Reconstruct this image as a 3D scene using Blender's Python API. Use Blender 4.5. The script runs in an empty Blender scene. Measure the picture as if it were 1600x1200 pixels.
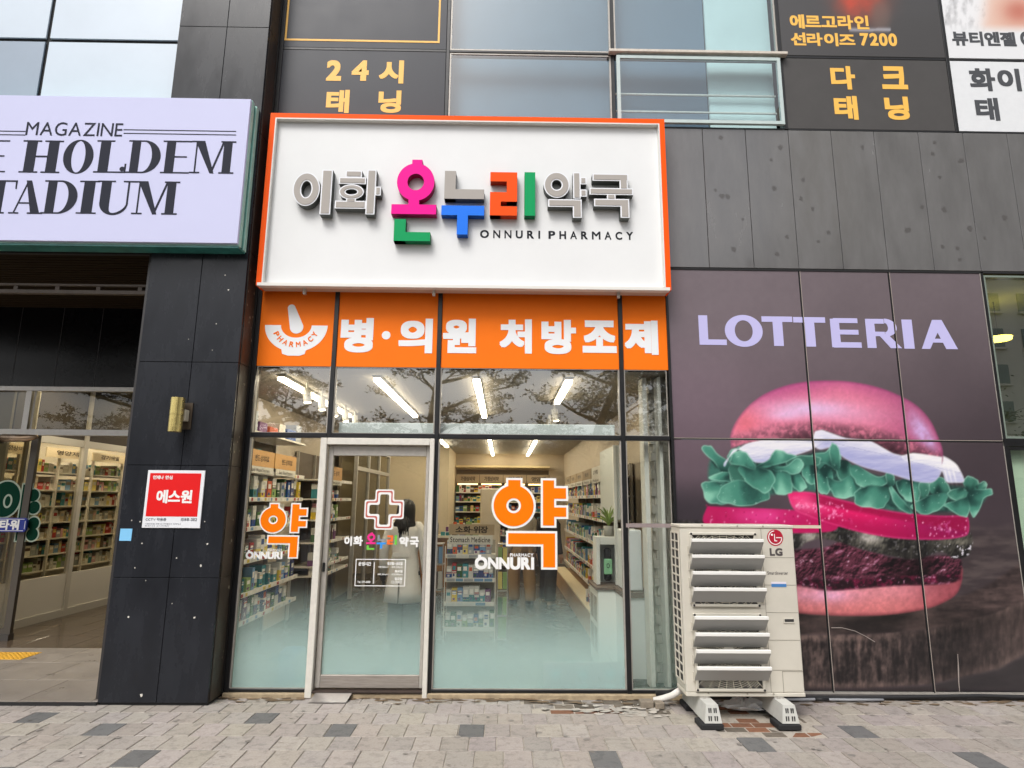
import bpy, bmesh, math, random
import numpy as np
from mathutils import Vector, Matrix
sc = bpy.context.scene
C = sc.collection
rad = math.radians
rng = random.Random(7)

# ------------------------------------------------------------------ camera
FPX = 968.5
_p, _r, _y = rad(10.605), rad(0.45), rad(0.753)
CAM = Vector((0, -5.85, 1.7))
_F = Vector((math.sin(_y)*math.cos(_p), math.cos(_y)*math.cos(_p), math.sin(_p)))
_r0 = Vector((math.cos(_y), -math.sin(_y), 0)); _u0 = _r0.cross(_F)
_R = math.cos(_r)*_r0 + math.sin(_r)*_u0
_U = -math.sin(_r)*_r0 + math.cos(_r)*_u0
cd = bpy.data.cameras.new('camera'); cam = bpy.data.objects.new('camera', cd); C.objects.link(cam)
m3 = Matrix((_R, _U, -_F)).transposed()
cam.matrix_world = Matrix.Translation(CAM) @ m3.to_4x4()
cd.sensor_width = 36; cd.lens = FPX*36/1600; cd.clip_start = .05; cd.clip_end = 3000
sc.camera = cam

def at(px, py, Y=None, Z=None, X=None):
    """where the line of sight through a point of the photograph meets a plane of the place"""
    d = _F + (px-800)/FPX*_R - (py-600)/FPX*_U
    if Y is not None: t = (Y-CAM.y)/d.y
    elif Z is not None: t = (Z-CAM.z)/d.z
    else: t = (X-CAM.x)/d.x
    return CAM + d*t
def box_at(x0, y0, x1, y1, Y):
    """photo rectangle -> X0, Z0, X1, Z1 on the plane y = Y"""
    mx, my = (x0+x1)/2, (y0+y1)/2
    return at(x0, my, Y).x, at(mx, y1, Y).z, at(x1, my, Y).x, at(mx, y0, Y).z

# ------------------------------------------------------------------ light
w = bpy.data.worlds.new('World'); sc.world = w; w.use_nodes = True
nt = w.node_tree
bg = nt.nodes['Background']
SUN_EL, SUN_AZ = rad(52), rad(205)
sky = nt.nodes.new('ShaderNodeTexSky'); sky.sky_type = 'NISHITA'; sky.sun_disc = False
sky.sun_elevation = SUN_EL; sky.sun_rotation = SUN_AZ
sky.air_density = 1.0; sky.dust_density = 4.0; sky.ozone_density = 1.0
hs = nt.nodes.new('ShaderNodeHueSaturation'); hs.inputs['Saturation'].default_value = .30
nt.links.new(sky.outputs[0], hs.inputs['Color']); nt.links.new(hs.outputs[0], bg.inputs[0])
bg.inputs[1].default_value = 0.15
sd = bpy.data.lights.new('sun', 'SUN'); sun = bpy.data.objects.new('sun', sd); C.objects.link(sun)
sd.energy = 1.4; sd.angle = rad(25); sd.color = (1, .97, .93)
sdir = Vector((math.sin(SUN_AZ)*math.cos(SUN_EL), math.cos(SUN_AZ)*math.cos(SUN_EL), math.sin(SUN_EL)))
sun.rotation_euler = sdir.to_track_quat('Z', 'Y').to_euler(); sun.location = (0, -20, 30)
sc.view_settings.view_transform = 'Standard'; sc.view_settings.look = 'None'
sc.view_settings.gamma = 1; sc.view_settings.exposure = 0.36
sc.render.engine = 'CYCLES'
sc.cycles.max_bounces = 10; sc.cycles.transparent_max_bounces = 24
sc.cycles.sample_clamp_indirect = 6; sc.cycles.caustics_reflective = False; sc.cycles.caustics_refractive = False
sc.cycles.use_denoising = True

# ------------------------------------------------------------------ materials
def lin(c): return tuple(((v/255)/12.92 if v/255 <= .04045 else ((v/255+.055)/1.055)**2.4) for v in c)
MATS = {}
def M(name, rgb, rough=.5, metal=0., var=0., scale=12., bump=0., bscale=60., spec=.5, coat=0., gain=1., stretch=None, rvar=0., trans=0.):
    """procedural principled material; rgb in display values"""
    if name in MATS: return MATS[name]
    m = bpy.data.materials.new(name); m.use_nodes = True; n = m.node_tree; N = n.nodes; L = n.links
    b = N['Principled BSDF']
    col = [min(.95, v*gain) for v in lin(rgb)]
    b.inputs['Base Color'].default_value = (*col, 1)
    b.inputs['Roughness'].default_value = rough; b.inputs['Metallic'].default_value = metal
    b.inputs['Specular IOR Level'].default_value = spec; b.inputs['Coat Weight'].default_value = coat
    tc = N.new('ShaderNodeTexCoord'); src = tc.outputs['Object']
    if stretch:
        mp = N.new('ShaderNodeMapping'); mp.inputs['Scale'].default_value = stretch; L.new(src, mp.inputs[0]); src = mp.outputs[0]
    if var or rvar:
        nz = N.new('ShaderNodeTexNoise'); nz.inputs['Scale'].default_value = scale; nz.inputs['Detail'].default_value = 6; nz.inputs['Roughness'].default_value = .65
        L.new(src, nz.inputs['Vector'])
        if var:
            mx = N.new('ShaderNodeMix'); mx.data_type = 'RGBA'
            mr = N.new('ShaderNodeMapRange'); mr.inputs[1].default_value = .3; mr.inputs[2].default_value = .7
            L.new(nz.outputs['Fac'], mr.inputs[0]); L.new(mr.outputs[0], mx.inputs[0])
            mx.inputs[6].default_value = (*[v*(1-var) for v in col], 1); mx.inputs[7].default_value = (*[min(.97, v*(1+var)) for v in col], 1)
            L.new(mx.outputs[2], b.inputs['Base Color'])
        if rvar:
            m2 = N.new('ShaderNodeMapRange'); m2.inputs[1].default_value = .3; m2.inputs[2].default_value = .7
            m2.inputs[3].default_value = max(.02, rough-rvar); m2.inputs[4].default_value = min(1, rough+rvar)
            L.new(nz.outputs['Fac'], m2.inputs[0]); L.new(m2.outputs[0], b.inputs['Roughness'])
    if bump:
        nb = N.new('ShaderNodeTexNoise'); nb.inputs['Scale'].default_value = bscale; nb.inputs['Detail'].default_value = 4
        L.new(src, nb.inputs['Vector'])
        bp = N.new('ShaderNodeBump'); bp.inputs['Strength'].default_value = bump; bp.inputs['Distance'].default_value = .01
        L.new(nb.outputs['Fac'], bp.inputs['Height']); L.new(bp.outputs[0], b.inputs['Normal'])
    MATS[name] = m
    return m
def EM(name, rgb, s):
    if name in MATS: return MATS[name]
    m = bpy.data.materials.new(name); m.use_nodes = True; N = m.node_tree.nodes
    b = N['Principled BSDF']; b.inputs['Base Color'].default_value = (*lin(rgb), 1)
    b.inputs['Emission Color'].default_value = (*lin(rgb), 1); b.inputs['Emission Strength'].default_value = s
    MATS[name] = m; return m
def GLASS(name, tint=(1, 1, 1), ior=1.6, rough=0., wav=.0):
    """clear sheet glass: what lies behind shows straight through, the street mirrors by angle"""
    if name in MATS: return MATS[name]
    m = bpy.data.materials.new(name); m.use_nodes = True; n = m.node_tree; N = n.nodes; L = n.links
    N.remove(N['Principled BSDF']); out = N['Material Output']
    tr = N.new('ShaderNodeBsdfTransparent'); tr.inputs[0].default_value = (*tint, 1)
    gl = N.new('ShaderNodeBsdfGlossy'); gl.inputs['Roughness'].default_value = rough
    fr = N.new('ShaderNodeFresnel'); fr.inputs[0].default_value = ior
    ge = N.new('ShaderNodeNewGeometry'); s = N.new('ShaderNodeMath'); s.operation = 'SUBTRACT'; s.inputs[0].default_value = 1
    L.new(ge.outputs['Backfacing'], s.inputs[1])
    mu = N.new('ShaderNodeMath'); mu.operation = 'MULTIPLY'; L.new(fr.outputs[0], mu.inputs[0]); L.new(s.outputs[0], mu.inputs[1])
    if wav:
        tc = N.new('ShaderNodeTexCoord'); nz = N.new('ShaderNodeTexNoise'); nz.inputs['Scale'].default_value = 1.3; nz.inputs['Detail'].default_value = 1
        L.new(tc.outputs['Object'], nz.inputs['Vector'])
        bp = N.new('ShaderNodeBump'); bp.inputs['Strength'].default_value = wav; bp.inputs['Distance'].default_value = .02
        L.new(nz.outputs['Fac'], bp.inputs['Height']); L.new(bp.outputs[0], gl.inputs['Normal'])
    mx = N.new('ShaderNodeMixShader'); L.new(mu.outputs[0], mx.inputs[0]); L.new(tr.outputs[0], mx.inputs[1]); L.new(gl.outputs[0], mx.inputs[2])
    L.new(mx.outputs[0], out.inputs[0]); MATS[name] = m; return m
def FILM(name, rgb, z0, z1, amax=1., gain=1.):
    """frosted film on glass whose printed density fades out with height z0 -> z1 (object z = world z)"""
    m = bpy.data.materials.new(name); m.use_nodes = True; n = m.node_tree; N = n.nodes; L = n.links
    N.remove(N['Principled BSDF']); out = N['Material Output']
    c = (*[v*gain for v in lin(rgb)], 1)
    tr = N.new('ShaderNodeBsdfTransparent'); di = N.new('ShaderNodeBsdfDiffuse'); tl = N.new('ShaderNodeBsdfTranslucent')
    di.inputs[0].default_value = c; tl.inputs[0].default_value = c
    m1 = N.new('ShaderNodeMixShader'); m1.inputs[0].default_value = .35; L.new(di.outputs[0], m1.inputs[1]); L.new(tl.outputs[0], m1.inputs[2])
    tc = N.new('ShaderNodeTexCoord'); sx = N.new('ShaderNodeSeparateXYZ'); L.new(tc.outputs['Object'], sx.inputs[0])
    mr = N.new('ShaderNodeMapRange'); mr.interpolation_type = 'SMOOTHSTEP'
    mr.inputs[1].default_value = z0; mr.inputs[2].default_value = z1; mr.inputs[3].default_value = amax; mr.inputs[4].default_value = 0
    L.new(sx.outputs['Z'], mr.inputs[0])
    # the film is a screen print of dots finer than the eye: opaque or clear at every point, denser lower down
    ve = N.new('ShaderNodeVectorMath'); ve.operation = 'SCALE'; ve.inputs['Scale'].default_value = 977.; L.new(tc.outputs['Object'], ve.inputs[0])
    wn = N.new('ShaderNodeTexWhiteNoise'); L.new(ve.outputs[0], wn.inputs['Vector'])
    lt = N.new('ShaderNodeMath'); lt.operation = 'LESS_THAN'; L.new(wn.outputs['Value'], lt.inputs[0]); L.new(mr.outputs[0], lt.inputs[1])
    m2 = N.new('ShaderNodeMixShader'); L.new(lt.outputs[0], m2.inputs[0]); L.new(tr.outputs[0], m2.inputs[1]); L.new(m1.outputs[0], m2.inputs[2])
    L.new(m2.outputs[0], out.inputs[0]); MATS[name] = m; return m
def VCOL(name, rough=.4, gain=1., noise=0., nscale=40., bump=0., spec=.5, coat=0., stain=0.):
    """material that takes its pigment from the mesh's own colour attribute"""
    m = bpy.data.materials.new(name); m.use_nodes = True; n = m.node_tree; N = n.nodes; L = n.links
    b = N['Principled BSDF']; b.inputs['Roughness'].default_value = rough; b.inputs['Specular IOR Level'].default_value = spec; b.inputs['Coat Weight'].default_value = coat
    a = N.new('ShaderNodeAttribute'); a.attribute_name = 'pigment'; src = a.outputs['Color']
    tc = N.new('ShaderNodeTexCoord')
    def mulby(src, sc_, lo, hi, a0=.3, a1=.7, det=6):
        nz = N.new('ShaderNodeTexNoise'); nz.inputs['Scale'].default_value = sc_; nz.inputs['Detail'].default_value = det; nz.inputs['Roughness'].default_value = .7
        L.new(tc.outputs['Object'], nz.inputs['Vector'])
        mr = N.new('ShaderNodeMapRange'); mr.inputs[1].default_value = a0; mr.inputs[2].default_value = a1; mr.inputs[3].default_value = lo; mr.inputs[4].default_value = hi
        L.new(nz.outputs['Fac'], mr.inputs[0])
        mx = N.new('ShaderNodeMix'); mx.data_type = 'RGBA'; mx.blend_type = 'MULTIPLY'; mx.inputs[0].default_value = 1
        L.new(src, mx.inputs[6]); L.new(mr.outputs[0], mx.inputs[7]); return mx.outputs[2]
    if noise: src = mulby(src, nscale, 1-noise, 1+noise)
    if stain:
        src = mulby(src, 1.7, 1-stain*.5, 1+stain*.25)
        src = mulby(src, 14, 1-stain, 1, .62, .50, 3)
    L.new(src, b.inputs['Base Color'])
    if bump:
        nb = N.new('ShaderNodeTexNoise'); nb.inputs['Scale'].default_value = 150; nb.inputs['Detail'].default_value = 5
        L.new(tc.outputs['Object'], nb.inputs['Vector'])
        bp = N.new('ShaderNodeBump'); bp.inputs['Strength'].default_value = bump; bp.inputs['Distance'].default_value = .005
        L.new(nb.outputs['Fac'], bp.inputs['Height']); L.new(bp.outputs[0], b.inputs['Normal'])
    MATS[name] = m; return m

# ------------------------------------------------------------------ mesh builder
class MB:
    def __init__(s): s.v = []; s.f = []; s.m = []; s.mats = []
    def mi(s, mat):
        if mat not in s.mats: s.mats.append(mat)
        return s.mats.index(mat)
    def face(s, pts, mat):
        i = len(s.v); s.v += [tuple(p) for p in pts]; s.f.append(tuple(range(i, i+len(pts)))); s.m.append(s.mi(mat))
    def box(s, x0, y0, z0, x1, y1, z1, mat, front=None, bev=0.):
        x0, x1 = min(x0, x1), max(x0, x1); y0, y1 = min(y0, y1), max(y0, y1); z0, z1 = min(z0, z1), max(z0, z1)
        if bev:
            b = min(bev, (x1-x0)*.45, (y1-y0)*.45, (z1-z0)*.45)
            P = []
            for X, sx in ((x0, 1), (x1, -1)):
                for Y, sy in ((y0, 1), (y1, -1)):
                    for Z, sz in ((z0, 1), (z1, -1)):
                        P.append([(X, Y+sy*b, Z+sz*b), (X+sx*b, Y, Z+sz*b), (X+sx*b, Y+sy*b, Z)])
            i = len(s.v)
            for tri in P: s.v += tri
            def q(c, a): return i+c*3+a
            k = s.mi(mat); F = []
            F += [(q(0,0),q(1,0),q(3,0),q(2,0)), (q(4,0),q(6,0),q(7,0),q(5,0)), (q(0,1),q(4,1),q(5,1),q(1,1)), (q(2,1),q(3,1),q(7,1),q(6,1)), (q(0,2),q(2,2),q(6,2),q(4,2)), (q(1,2),q(5,2),q(7,2),q(3,2))]
            for a, b2 in ((0,1),(2,3),(4,5),(6,7)): F.append((q(a,0),q(a,1),q(b2,1),q(b2,0)))
            for a, b2 in ((0,2),(1,3),(4,6),(5,7)): F.append((q(a,0),q(a,2),q(b2,2),q(b2,0)))
            for a, b2 in ((0,4),(1,5),(2,6),(3,7)): F.append((q(a,1),q(a,2),q(b2,2),q(b2,1)))
            for c in range(8): F.append((q(c,0),q(c,1),q(c,2)))
            s.f += F; s.m += [k]*len(F); return
        i = len(s.v)
        s.v += [(x0,y0,z0),(x1,y0,z0),(x1,y1,z0),(x0,y1,z0),(x0,y0,z1),(x1,y0,z1),(x1,y1,z1),(x0,y1,z1)]
        fs = [(0,3,2,1),(4,5,6,7),(0,1,5,4),(1,2,6,5),(2,3,7,6),(3,0,4,7)]
        k = s.mi(mat); kf = k if front is None else s.mi(front)
        for j, q in enumerate(fs):
            s.f.append(tuple(i+a for a in q)); s.m.append(kf if j == 2 else k)
    def prism(s, poly, y0, y1, mat, side=None):
        """polygon in x,z extruded along y (front at y0)"""
        n = len(poly); i = len(s.v)
        s.v += [(x, y0, z) for x, z in poly] + [(x, y1, z) for x, z in poly]
        k = s.mi(mat); ks = s.mi(side or mat)
        s.f.append(tuple(i+j for j in range(n))); s.m.append(k)
        s.f.append(tuple(i+n+j for j in reversed(range(n)))); s.m.append(ks)
        for j in range(n):
            s.f.append((i+j, i+n+j, i+n+(j+1) % n, i+(j+1) % n)); s.m.append(ks)
    def ring(s, cx, cz, ro, ri, y0, y1, mat, side=None, seg=48, a0=0., a1=2*math.pi):
        """flat ring (ellipse pair) extruded along y"""
        full = abs(a1-a0-2*math.pi) < 1e-6
        n = seg if full else seg+1; i = len(s.v)
        for Y in (y0, y1):
            for r in (ro, ri):
                for j in range(n):
                    a = a0+(a1-a0)*j/seg
                    s.v.append((cx+r[0]*math.cos(a), Y, cz+r[1]*math.sin(a)))
        k = s.mi(mat); ks = s.mi(side or mat)
        for j in range(seg):
            a, b = j, (j+1) % n
            s.f.append((i+a, i+n+a, i+n+b, i+b)); s.m.append(k)
            s.f.append((i+a, i+b, i+2*n+b, i+2*n+a)); s.m.append(ks)
            s.f.append((i+n+a, i+3*n+a, i+3*n+b, i+n+b)); s.m.append(ks)
        if not full:
            for j in (0, n-1):
                s.f.append((i+j, i+n+j, i+3*n+j, i+2*n+j)); s.m.append(ks)
    def tube(s, pts, r, mat, seg=10, cap=True):
        pts = [Vector(p) for p in pts]; n = len(pts); i = len(s.v)
        rs = r if isinstance(r, (list, tuple)) else [r]*n
        up = None
        for j, p in enumerate(pts):
            t = (pts[min(j+1, n-1)]-pts[max(j-1, 0)]).normalized()
            if up is None: up = Vector((0, 0, 1)) if abs(t.z) < .9 else Vector((1, 0, 0))
            a = t.cross(up).normalized(); b = a.cross(t).normalized(); up = b
            for q in range(seg):
                an = 2*math.pi*q/seg; s.v.append(tuple(p+(a*math.cos(an)+b*math.sin(an))*rs[j]))
        k = s.mi(mat)
        for j in range(n-1):
            for q in range(seg):
                q2 = (q+1) % seg
                s.f.append((i+j*seg+q, i+j*seg+q2, i+(j+1)*seg+q2, i+(j+1)*seg+q)); s.m.append(k)
        if cap:
            s.f.append(tuple(i+q for q in reversed(range(seg)))); s.m.append(k)
            s.f.append(tuple(i+(n-1)*seg+q for q in range(seg))); s.m.append(k)
    def loft(s, rings, mat, seg=20, cap=True):
        """rings: (cx,cy,cz,rx,ry) ellipses stacked"""
        i = len(s.v); n = len(rings); k = s.mi(mat)
        for (cx, cy, cz, rx, ry) in rings:
            for q in range(seg):
                a = 2*math.pi*q/seg; s.v.append((cx+rx*math.cos(a), cy+ry*math.sin(a), cz))
        for j in range(n-1):
            for q in range(seg):
                q2 = (q+1) % seg
                s.f.append((i+j*seg+q, i+j*seg+q2, i+(j+1)*seg+q2, i+(j+1)*seg+q)); s.m.append(k)
        if cap:
            s.f.append(tuple(i+q for q in reversed(range(seg)))); s.m.append(k)
            s.f.append(tuple(i+(n-1)*seg+q for q in range(seg))); s.m.append(k)
    def build(s, name, parent=None, smooth=False, origin=None):
        me = bpy.data.meshes.new(name)
        o3 = Vector(origin) if origin is not None else Vector((0, 0, 0))
        me.from_pydata([tuple(Vector(p)-o3) for p in s.v] if origin is not None else s.v, [], s.f)
        for m in s.mats: me.materials.append(m)
        me.polygons.foreach_set('material_index', s.m)
        if smooth: me.polygons.foreach_set('use_smooth', [True]*len(s.f))
        me.update()
        o = bpy.data.objects.new(name, me); C.objects.link(o)
        if origin is not None: o.location = o3
        if parent:
            o.parent = parent
            if parent.type == 'EMPTY': o.location = o3 - parent.location if origin is not None else -parent.location
        return o
def tag(o, label=None, cat=None, group=None, kind=None):
    if label: o['label'] = label
    if cat: o['category'] = cat
    if group: o['group'] = group
    if kind: o['kind'] = kind
    return o
def thing(name, label, cat, loc=(0, 0, 0), group=None):
    o = bpy.data.objects.new(name, None); C.objects.link(o); o.location = loc; o.empty_display_size = .1
    return tag(o, label, cat, group)
def copy_tree(o, parent=None):
    c = o.copy(); C.objects.link(c)
    if parent: c.parent = parent
    for ch in o.children: copy_tree(ch, c)
    return c

# ------------------------------------------------------------------ lettering
GLY = {}
def need(chars, off=0.):
    """outline every character once with Blender's own built-in font, as flat faces"""
    todo = [c for c in dict.fromkeys(chars) if c != ' ' and (c, off) not in GLY]
    if not todo: return
    objs = []
    for c in todo:
        cu = bpy.data.curves.new('glyph', 'FONT'); cu.body = c; cu.size = 1; cu.offset = off; cu.resolution_u = 5
        o = bpy.data.objects.new('glyph', cu); C.objects.link(o); objs.append((c, o, cu))
    dg = bpy.context.evaluated_depsgraph_get()
    for c, o, cu in objs:
        me = bpy.data.meshes.new_from_object(o.evaluated_get(dg))
        v = [(p.co.x, p.co.y) for p in me.vertices]; f = [tuple(p.vertices) for p in me.polygons]
        GLY[(c, off)] = (v, f); bpy.data.meshes.remove(me)
    for c, o, cu in objs: bpy.data.objects.remove(o); bpy.data.curves.remove(cu)
TEXTS = '가간감강고공구국금기나녹누니닝다대동드라료르를리메방밴병보부붕뷰비상선설소스습시신실심안약양언에엔열염영온요운워원월위의이인일있작장절정제젤조중즈진처치카크타태토통트티파피하해호화휴0123456789ABCDEFGHIJKLMNOPRSTUVWXYabcdefghiklmnoprstuvwy.:~-·&'
need(TEXTS, .016); need('MWNAVGZIEStomachdiceBuTrn· 시설보호를위해감카메라가녹화하고있습니다', 0.)
def text(mb, s, box, Y, mat, off=.016, bold=0., ndir=8, track=0., fit='both', frac=None, tx=None):
    """lay a line of text into box X0,Z0,X1,Z1 on the plane y = Y; bold thickens the strokes (in em)"""
    V = []; F = []; x = 0
    for ch in s:
        if ch == ' ': x += .32+track; continue
        v, f = GLY[(ch, 0. if ch in 'MWNAV' else off)]
        xs = [p[0] for p in v]; b = len(V)
        cjk = ord(ch) > 0x1100
        x0 = 0 if cjk else -min(xs)+.04
        V += [(p[0]+x+x0, p[1]) for p in v]; F += [tuple(b+i for i in q) for q in f]
        x += (max(xs)+min(xs) if cjk else max(xs)-min(xs)+.10)+track
    xa, xb = min(p[0] for p in V)-bold, max(p[0] for p in V)+bold; za, zb = min(p[1] for p in V)-bold, max(p[1] for p in V)+bold
    X0, Z0, X1, Z1 = box
    kx = (X1-X0)/(xb-xa); kz = (Z1-Z0)/(zb-za)
    if fit == 'h': kx = kz
    if fit == 'w': kz = kx
    if tx == 'right': X0 = X1-(xb-xa)*kx
    k = mb.mi(mat); st = 0
    offs = [(0, 0)]
    if bold: offs += [(bold*a, bold*b) for a, b in ((1, 1), (-1, 1), (1, -1), (-1, -1), (1, 0), (-1, 0), (0, 1), (0, -1))]
    for (ox, oz) in offs:
        i = len(mb.v)
        mb.v += [(X0+(p[0]-xa+ox)*kx, Y-st, Z0+(p[1]-za+oz)*kz) for p in V]
        mb.f += [tuple(i+a for a in q) for q in F]; mb.m += [k]*len(F); st += .00009
def strokes(mb, prims, X, Z, y0, y1, mat, side=None, e=0., st=.00015):
    """hand-drawn letter strokes: ('R',x0,z0,x1,z1), ('O',cx,cz,rx,rz,t), ('S',x0,z0,x1,z1,w); X(u), Z(v) map to the place; e thickens"""
    k = 0
    for p in prims:
        d = st*k; k += 1
        if p[0] == 'R':
            xa, xb = sorted((X(p[1]), X(p[3]))); za, zb = sorted((Z(p[2]), Z(p[4])))
            mb.prism([(xa-e, za-e), (xb+e, za-e), (xb+e, zb+e), (xa-e, zb+e)], y0-d, y1, mat, side)
        elif p[0] == 'O':
            cx, cz = X(p[1]), Z(p[2]); rx = abs(X(p[1]+p[3])-cx); rz = abs(Z(p[2]+p[4])-cz); t = abs(X(p[1]+p[5])-cx)
            tz = t if len(p) < 7 else abs(Z(p[2]+p[6])-cz)
            mb.ring(cx, cz, (rx+e, rz+e), (rx-t-e, rz-tz-e), y0-d, y1, mat, side)
        elif p[0] == 'S':
            a = Vector((X(p[1]), Z(p[2]))); b = Vector((X(p[3]), Z(p[4]))); wv = abs(X(p[5])-X(0))/2+e
            t = (b-a).normalized(); nn = Vector((-t.y, t.x))*wv; a = a-t*e; b = b+t*e
            mb.prism([tuple(a-nn), tuple(b-nn), tuple(b+nn), tuple(a+nn)], y0-d, y1, mat, side)
        elif p[0] == 'P':
            mb.prism([(X(q[0]), Z(q[1])) for q in p[1]], y0-d, y1, mat, side)
# ================================================================== setting: ground
MX = [-2.396, -1.640, -.632, 1.133, 1.600]           # pharmacy mullion lines
PX = [1.600, 2.940, 3.842, 4.782]                    # poster panel lines
Z_SILL, Z_TR, Z_BAN, Z_GR, Z_WIN, Z_UP = .047, 2.286, 2.947, 3.986, 5.534, 6.395
PIL_L, PIL_R, PIL_Y = -3.345, -2.435, -.265

road = MB(); ra = M('asphalt', (78, 78, 80), .9, var=.25, scale=30, bump=.4, bscale=200)
road.face([(-120, -120, -.16), (120, -120, -.16), (120, -8.6, -.16), (-120, -8.6, -.16)], ra)
tag(road.build('road'), kind='structure')
gb = MB(); gb.face([(-400, -400, -.3), (400, -400, -.3), (400, 400, -.3), (-400, 400, -.3)], M('earth', (105, 100, 92), .95, var=.2, scale=.5))
tag(gb.build('ground'), kind='structure')

def colour_mesh(mb_v, mb_f, cols, name, mat, parent=None):
    me = bpy.data.meshes.new(name); me.from_pydata(mb_v, [], mb_f); me.materials.append(mat)
    a = me.attributes.new('pigment', 'FLOAT_COLOR', 'FACE'); a.data.foreach_set('color', np.asarray(cols, 'f').ravel())
    me.update(); o = bpy.data.objects.new(name, me); C.objects.link(o)
    if parent: o.parent = parent; o.location = -parent.location if parent.type == 'EMPTY' else (0, 0, 0)
    return o
# pavers: rows follow the facade, each paver its own slightly uneven slab
pv, pf, pc = [], [], []
PW = .195
rows = [(-.05, -.19, at(706, 1099, Z=0).x), (-.19, -.42, at(644, 1113, Z=0).x), (-.42, -.667, at(619, 1132, Z=0).x), (-.667, -.925, at(714, 1153, Z=0).x),
        (-.925, -1.18, at(687, 1172, Z=0).x), (-1.18, -1.455, at(928, 1199, Z=0).x), (-1.455, -1.71, .03), (-1.71, -1.965, .11), (-1.965, -2.22, .05), (-2.22, -2.475, .12), (-2.475, -2.73, .0)]
darks = [((17+79)/2, 1124), ((128+192)/2, 1142), ((202+268)/2, 1183), (405, 1123), (531, 1142), (735, 1143), (950, 1187), (1179, 1166), (1335, 1147), (1528, 1188), (17, 1199)]
dpt = [at(a, b, Z=0) for a, b in darks]
def paver(x0, y0, x1, y1, col, z=None, g=.0028):
    z = rng.uniform(-.0018, .0018) if z is None else z
    x0 += g; x1 -= g; y0 += g; y1 -= g; c = .004; i = len(pv)
    t1, t2 = rng.uniform(-.0012, .0012), rng.uniform(-.0012, .0012)
    pv.extend([(x0, y0, z-.03), (x1, y0, z-.03), (x1, y1, z-.03), (x0, y1, z-.03), (x0, y0, z-c), (x1, y0, z-c), (x1, y1, z-c), (x0, y1, z-c),
               (x0+c, y0+c, z+t1), (x1-c, y0+c, z+t2), (x1-c, y1-c, z-t1), (x0+c, y1-c, z-t2)])
    F = [(8, 9, 10, 11)]
    for a in range(4):
        b = (a+1) % 4; F += [(a, b, 4+b, 4+a), (4+a, 4+b, 8+b, 8+a)]
    pf.extend([tuple(i+q for q in f) for f in F]); pc.extend([(*col, 1)]*len(F))
base = np.array(lin((167, 160, 153)))*.92
def pcol(): return tuple(base*rng.uniform(.88, 1.07)*np.array([1, rng.uniform(.97, 1.01), rng.uniform(.94, 1.02)]))
dark = np.array(lin((112, 112, 111)))*.88
patchA = (at(818, 1100, Z=0).x, 1.50, -.30, -.05)    # older small blocks by the sill
patchB = (at(840, 1110, Z=0).x, 1.40, -.42, -.21)
patchC = (1.62, 2.42, -.90, -.20)                    # brick footing below the outdoor unit
def inside(x, y, p): return p[0] < x < p[1] and p[2] < y < p[3]
for ya, yb, x0 in rows:
    k0 = int((-7-x0)/PW)-1
    for k in range(k0, k0+int(14.5/PW)+2):
        xa = x0+k*PW; xm, ym = xa+PW/2, (ya+yb)/2
        if any(inside(xm, ym, p) for p in (patchA, patchB, patchC)): continue
        if PIL_L < xm < PIL_R and ym > PIL_Y: continue
        if xm < PIL_L and ym > -.27: continue
        d = any(abs(q.x-xm) < PW*.5 and abs(q.y-ym) < abs(ya-yb)*.5 for q in dpt)
        paver(xa, yb, xa+PW, ya, tuple(dark*rng.uniform(.9, 1.1)) if d else pcol())
brick = np.array(lin((150, 104, 78)))*.75; grey = np.array(lin((128, 118, 105)))*.8; pale = np.array(lin((196, 190, 180)))*.9
def patch(p, w, h, cols, z):
    y = p[3]; r = 0
    while y-h > p[2]-.02:
        x = p[0]-(w/2 if r % 2 else 0)
        while x < p[1]:
            c = cols[rng.randrange(len(cols))]
            paver(max(x, p[0]), y-h, min(x+w, p[1]), y, tuple(c*rng.uniform(.75, 1.1)), z+rng.uniform(-.004, .003), .003) if min(x+w, p[1])-max(x, p[0]) > .03 else None
            x += w
        y -= h; r += 1
patch(patchA, .17, .115, [grey, grey*.8, grey*.65, base*.8], -.004)
patch(patchB, .20, .10, [brick, grey, brick*.8+pale*.2, pale], -.008)
patch(patchC, .17, .1, [brick, brick, grey, grey*.7], -.008)
m_pav = VCOL('paving_stone', .85, noise=.12, nscale=70, bump=.25, stain=.2)
for _ in range(150):                                   # trodden chewing gum and small dark stains
    x, y = rng.uniform(-4.5, 5), rng.uniform(-1.6, -.08)
    if any(inside(x, y, p) for p in (patchA, patchB, patchC)) or (x < PIL_R and y > PIL_Y-.03): continue
    r = rng.choice([.006, .009, .012, .016, .022]); n = 9; i = len(pv); k_ = rng.uniform(.35, .75) if r < .015 else rng.uniform(.6, .85)
    pv += [(x+r*1.25*rng.uniform(.7, 1.2)*math.cos(2*math.pi*j/n), y+r*rng.uniform(.7, 1.2)*math.sin(2*math.pi*j/n), .0042) for j in range(n)]
    pf.append(tuple(i+j for j in range(n))); pc.append((*(base*k_*(1 if rng.random() < .93 else 2)), 1))
for _ in range(260):                                   # grit and damp stains packed along the foot of the wall
    x, y = rng.uniform(-2.4, 5.2), -.05-abs(rng.gauss(0, .06)); r = rng.uniform(.008, .035); n = 9; i = len(pv)
    if .0 > y > -.3: pv += [(x+r*2*rng.uniform(.5, 1.2)*math.cos(2*math.pi*j/n), y+r*.7*rng.uniform(.5, 1.2)*math.sin(2*math.pi*j/n), .0044+_*3e-6) for j in range(n)]; pf.append(tuple(i+j for j in range(n))); pc.append((*(np.array(lin((128, 108, 84)))*rng.uniform(.5, 1.)), 1))
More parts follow.
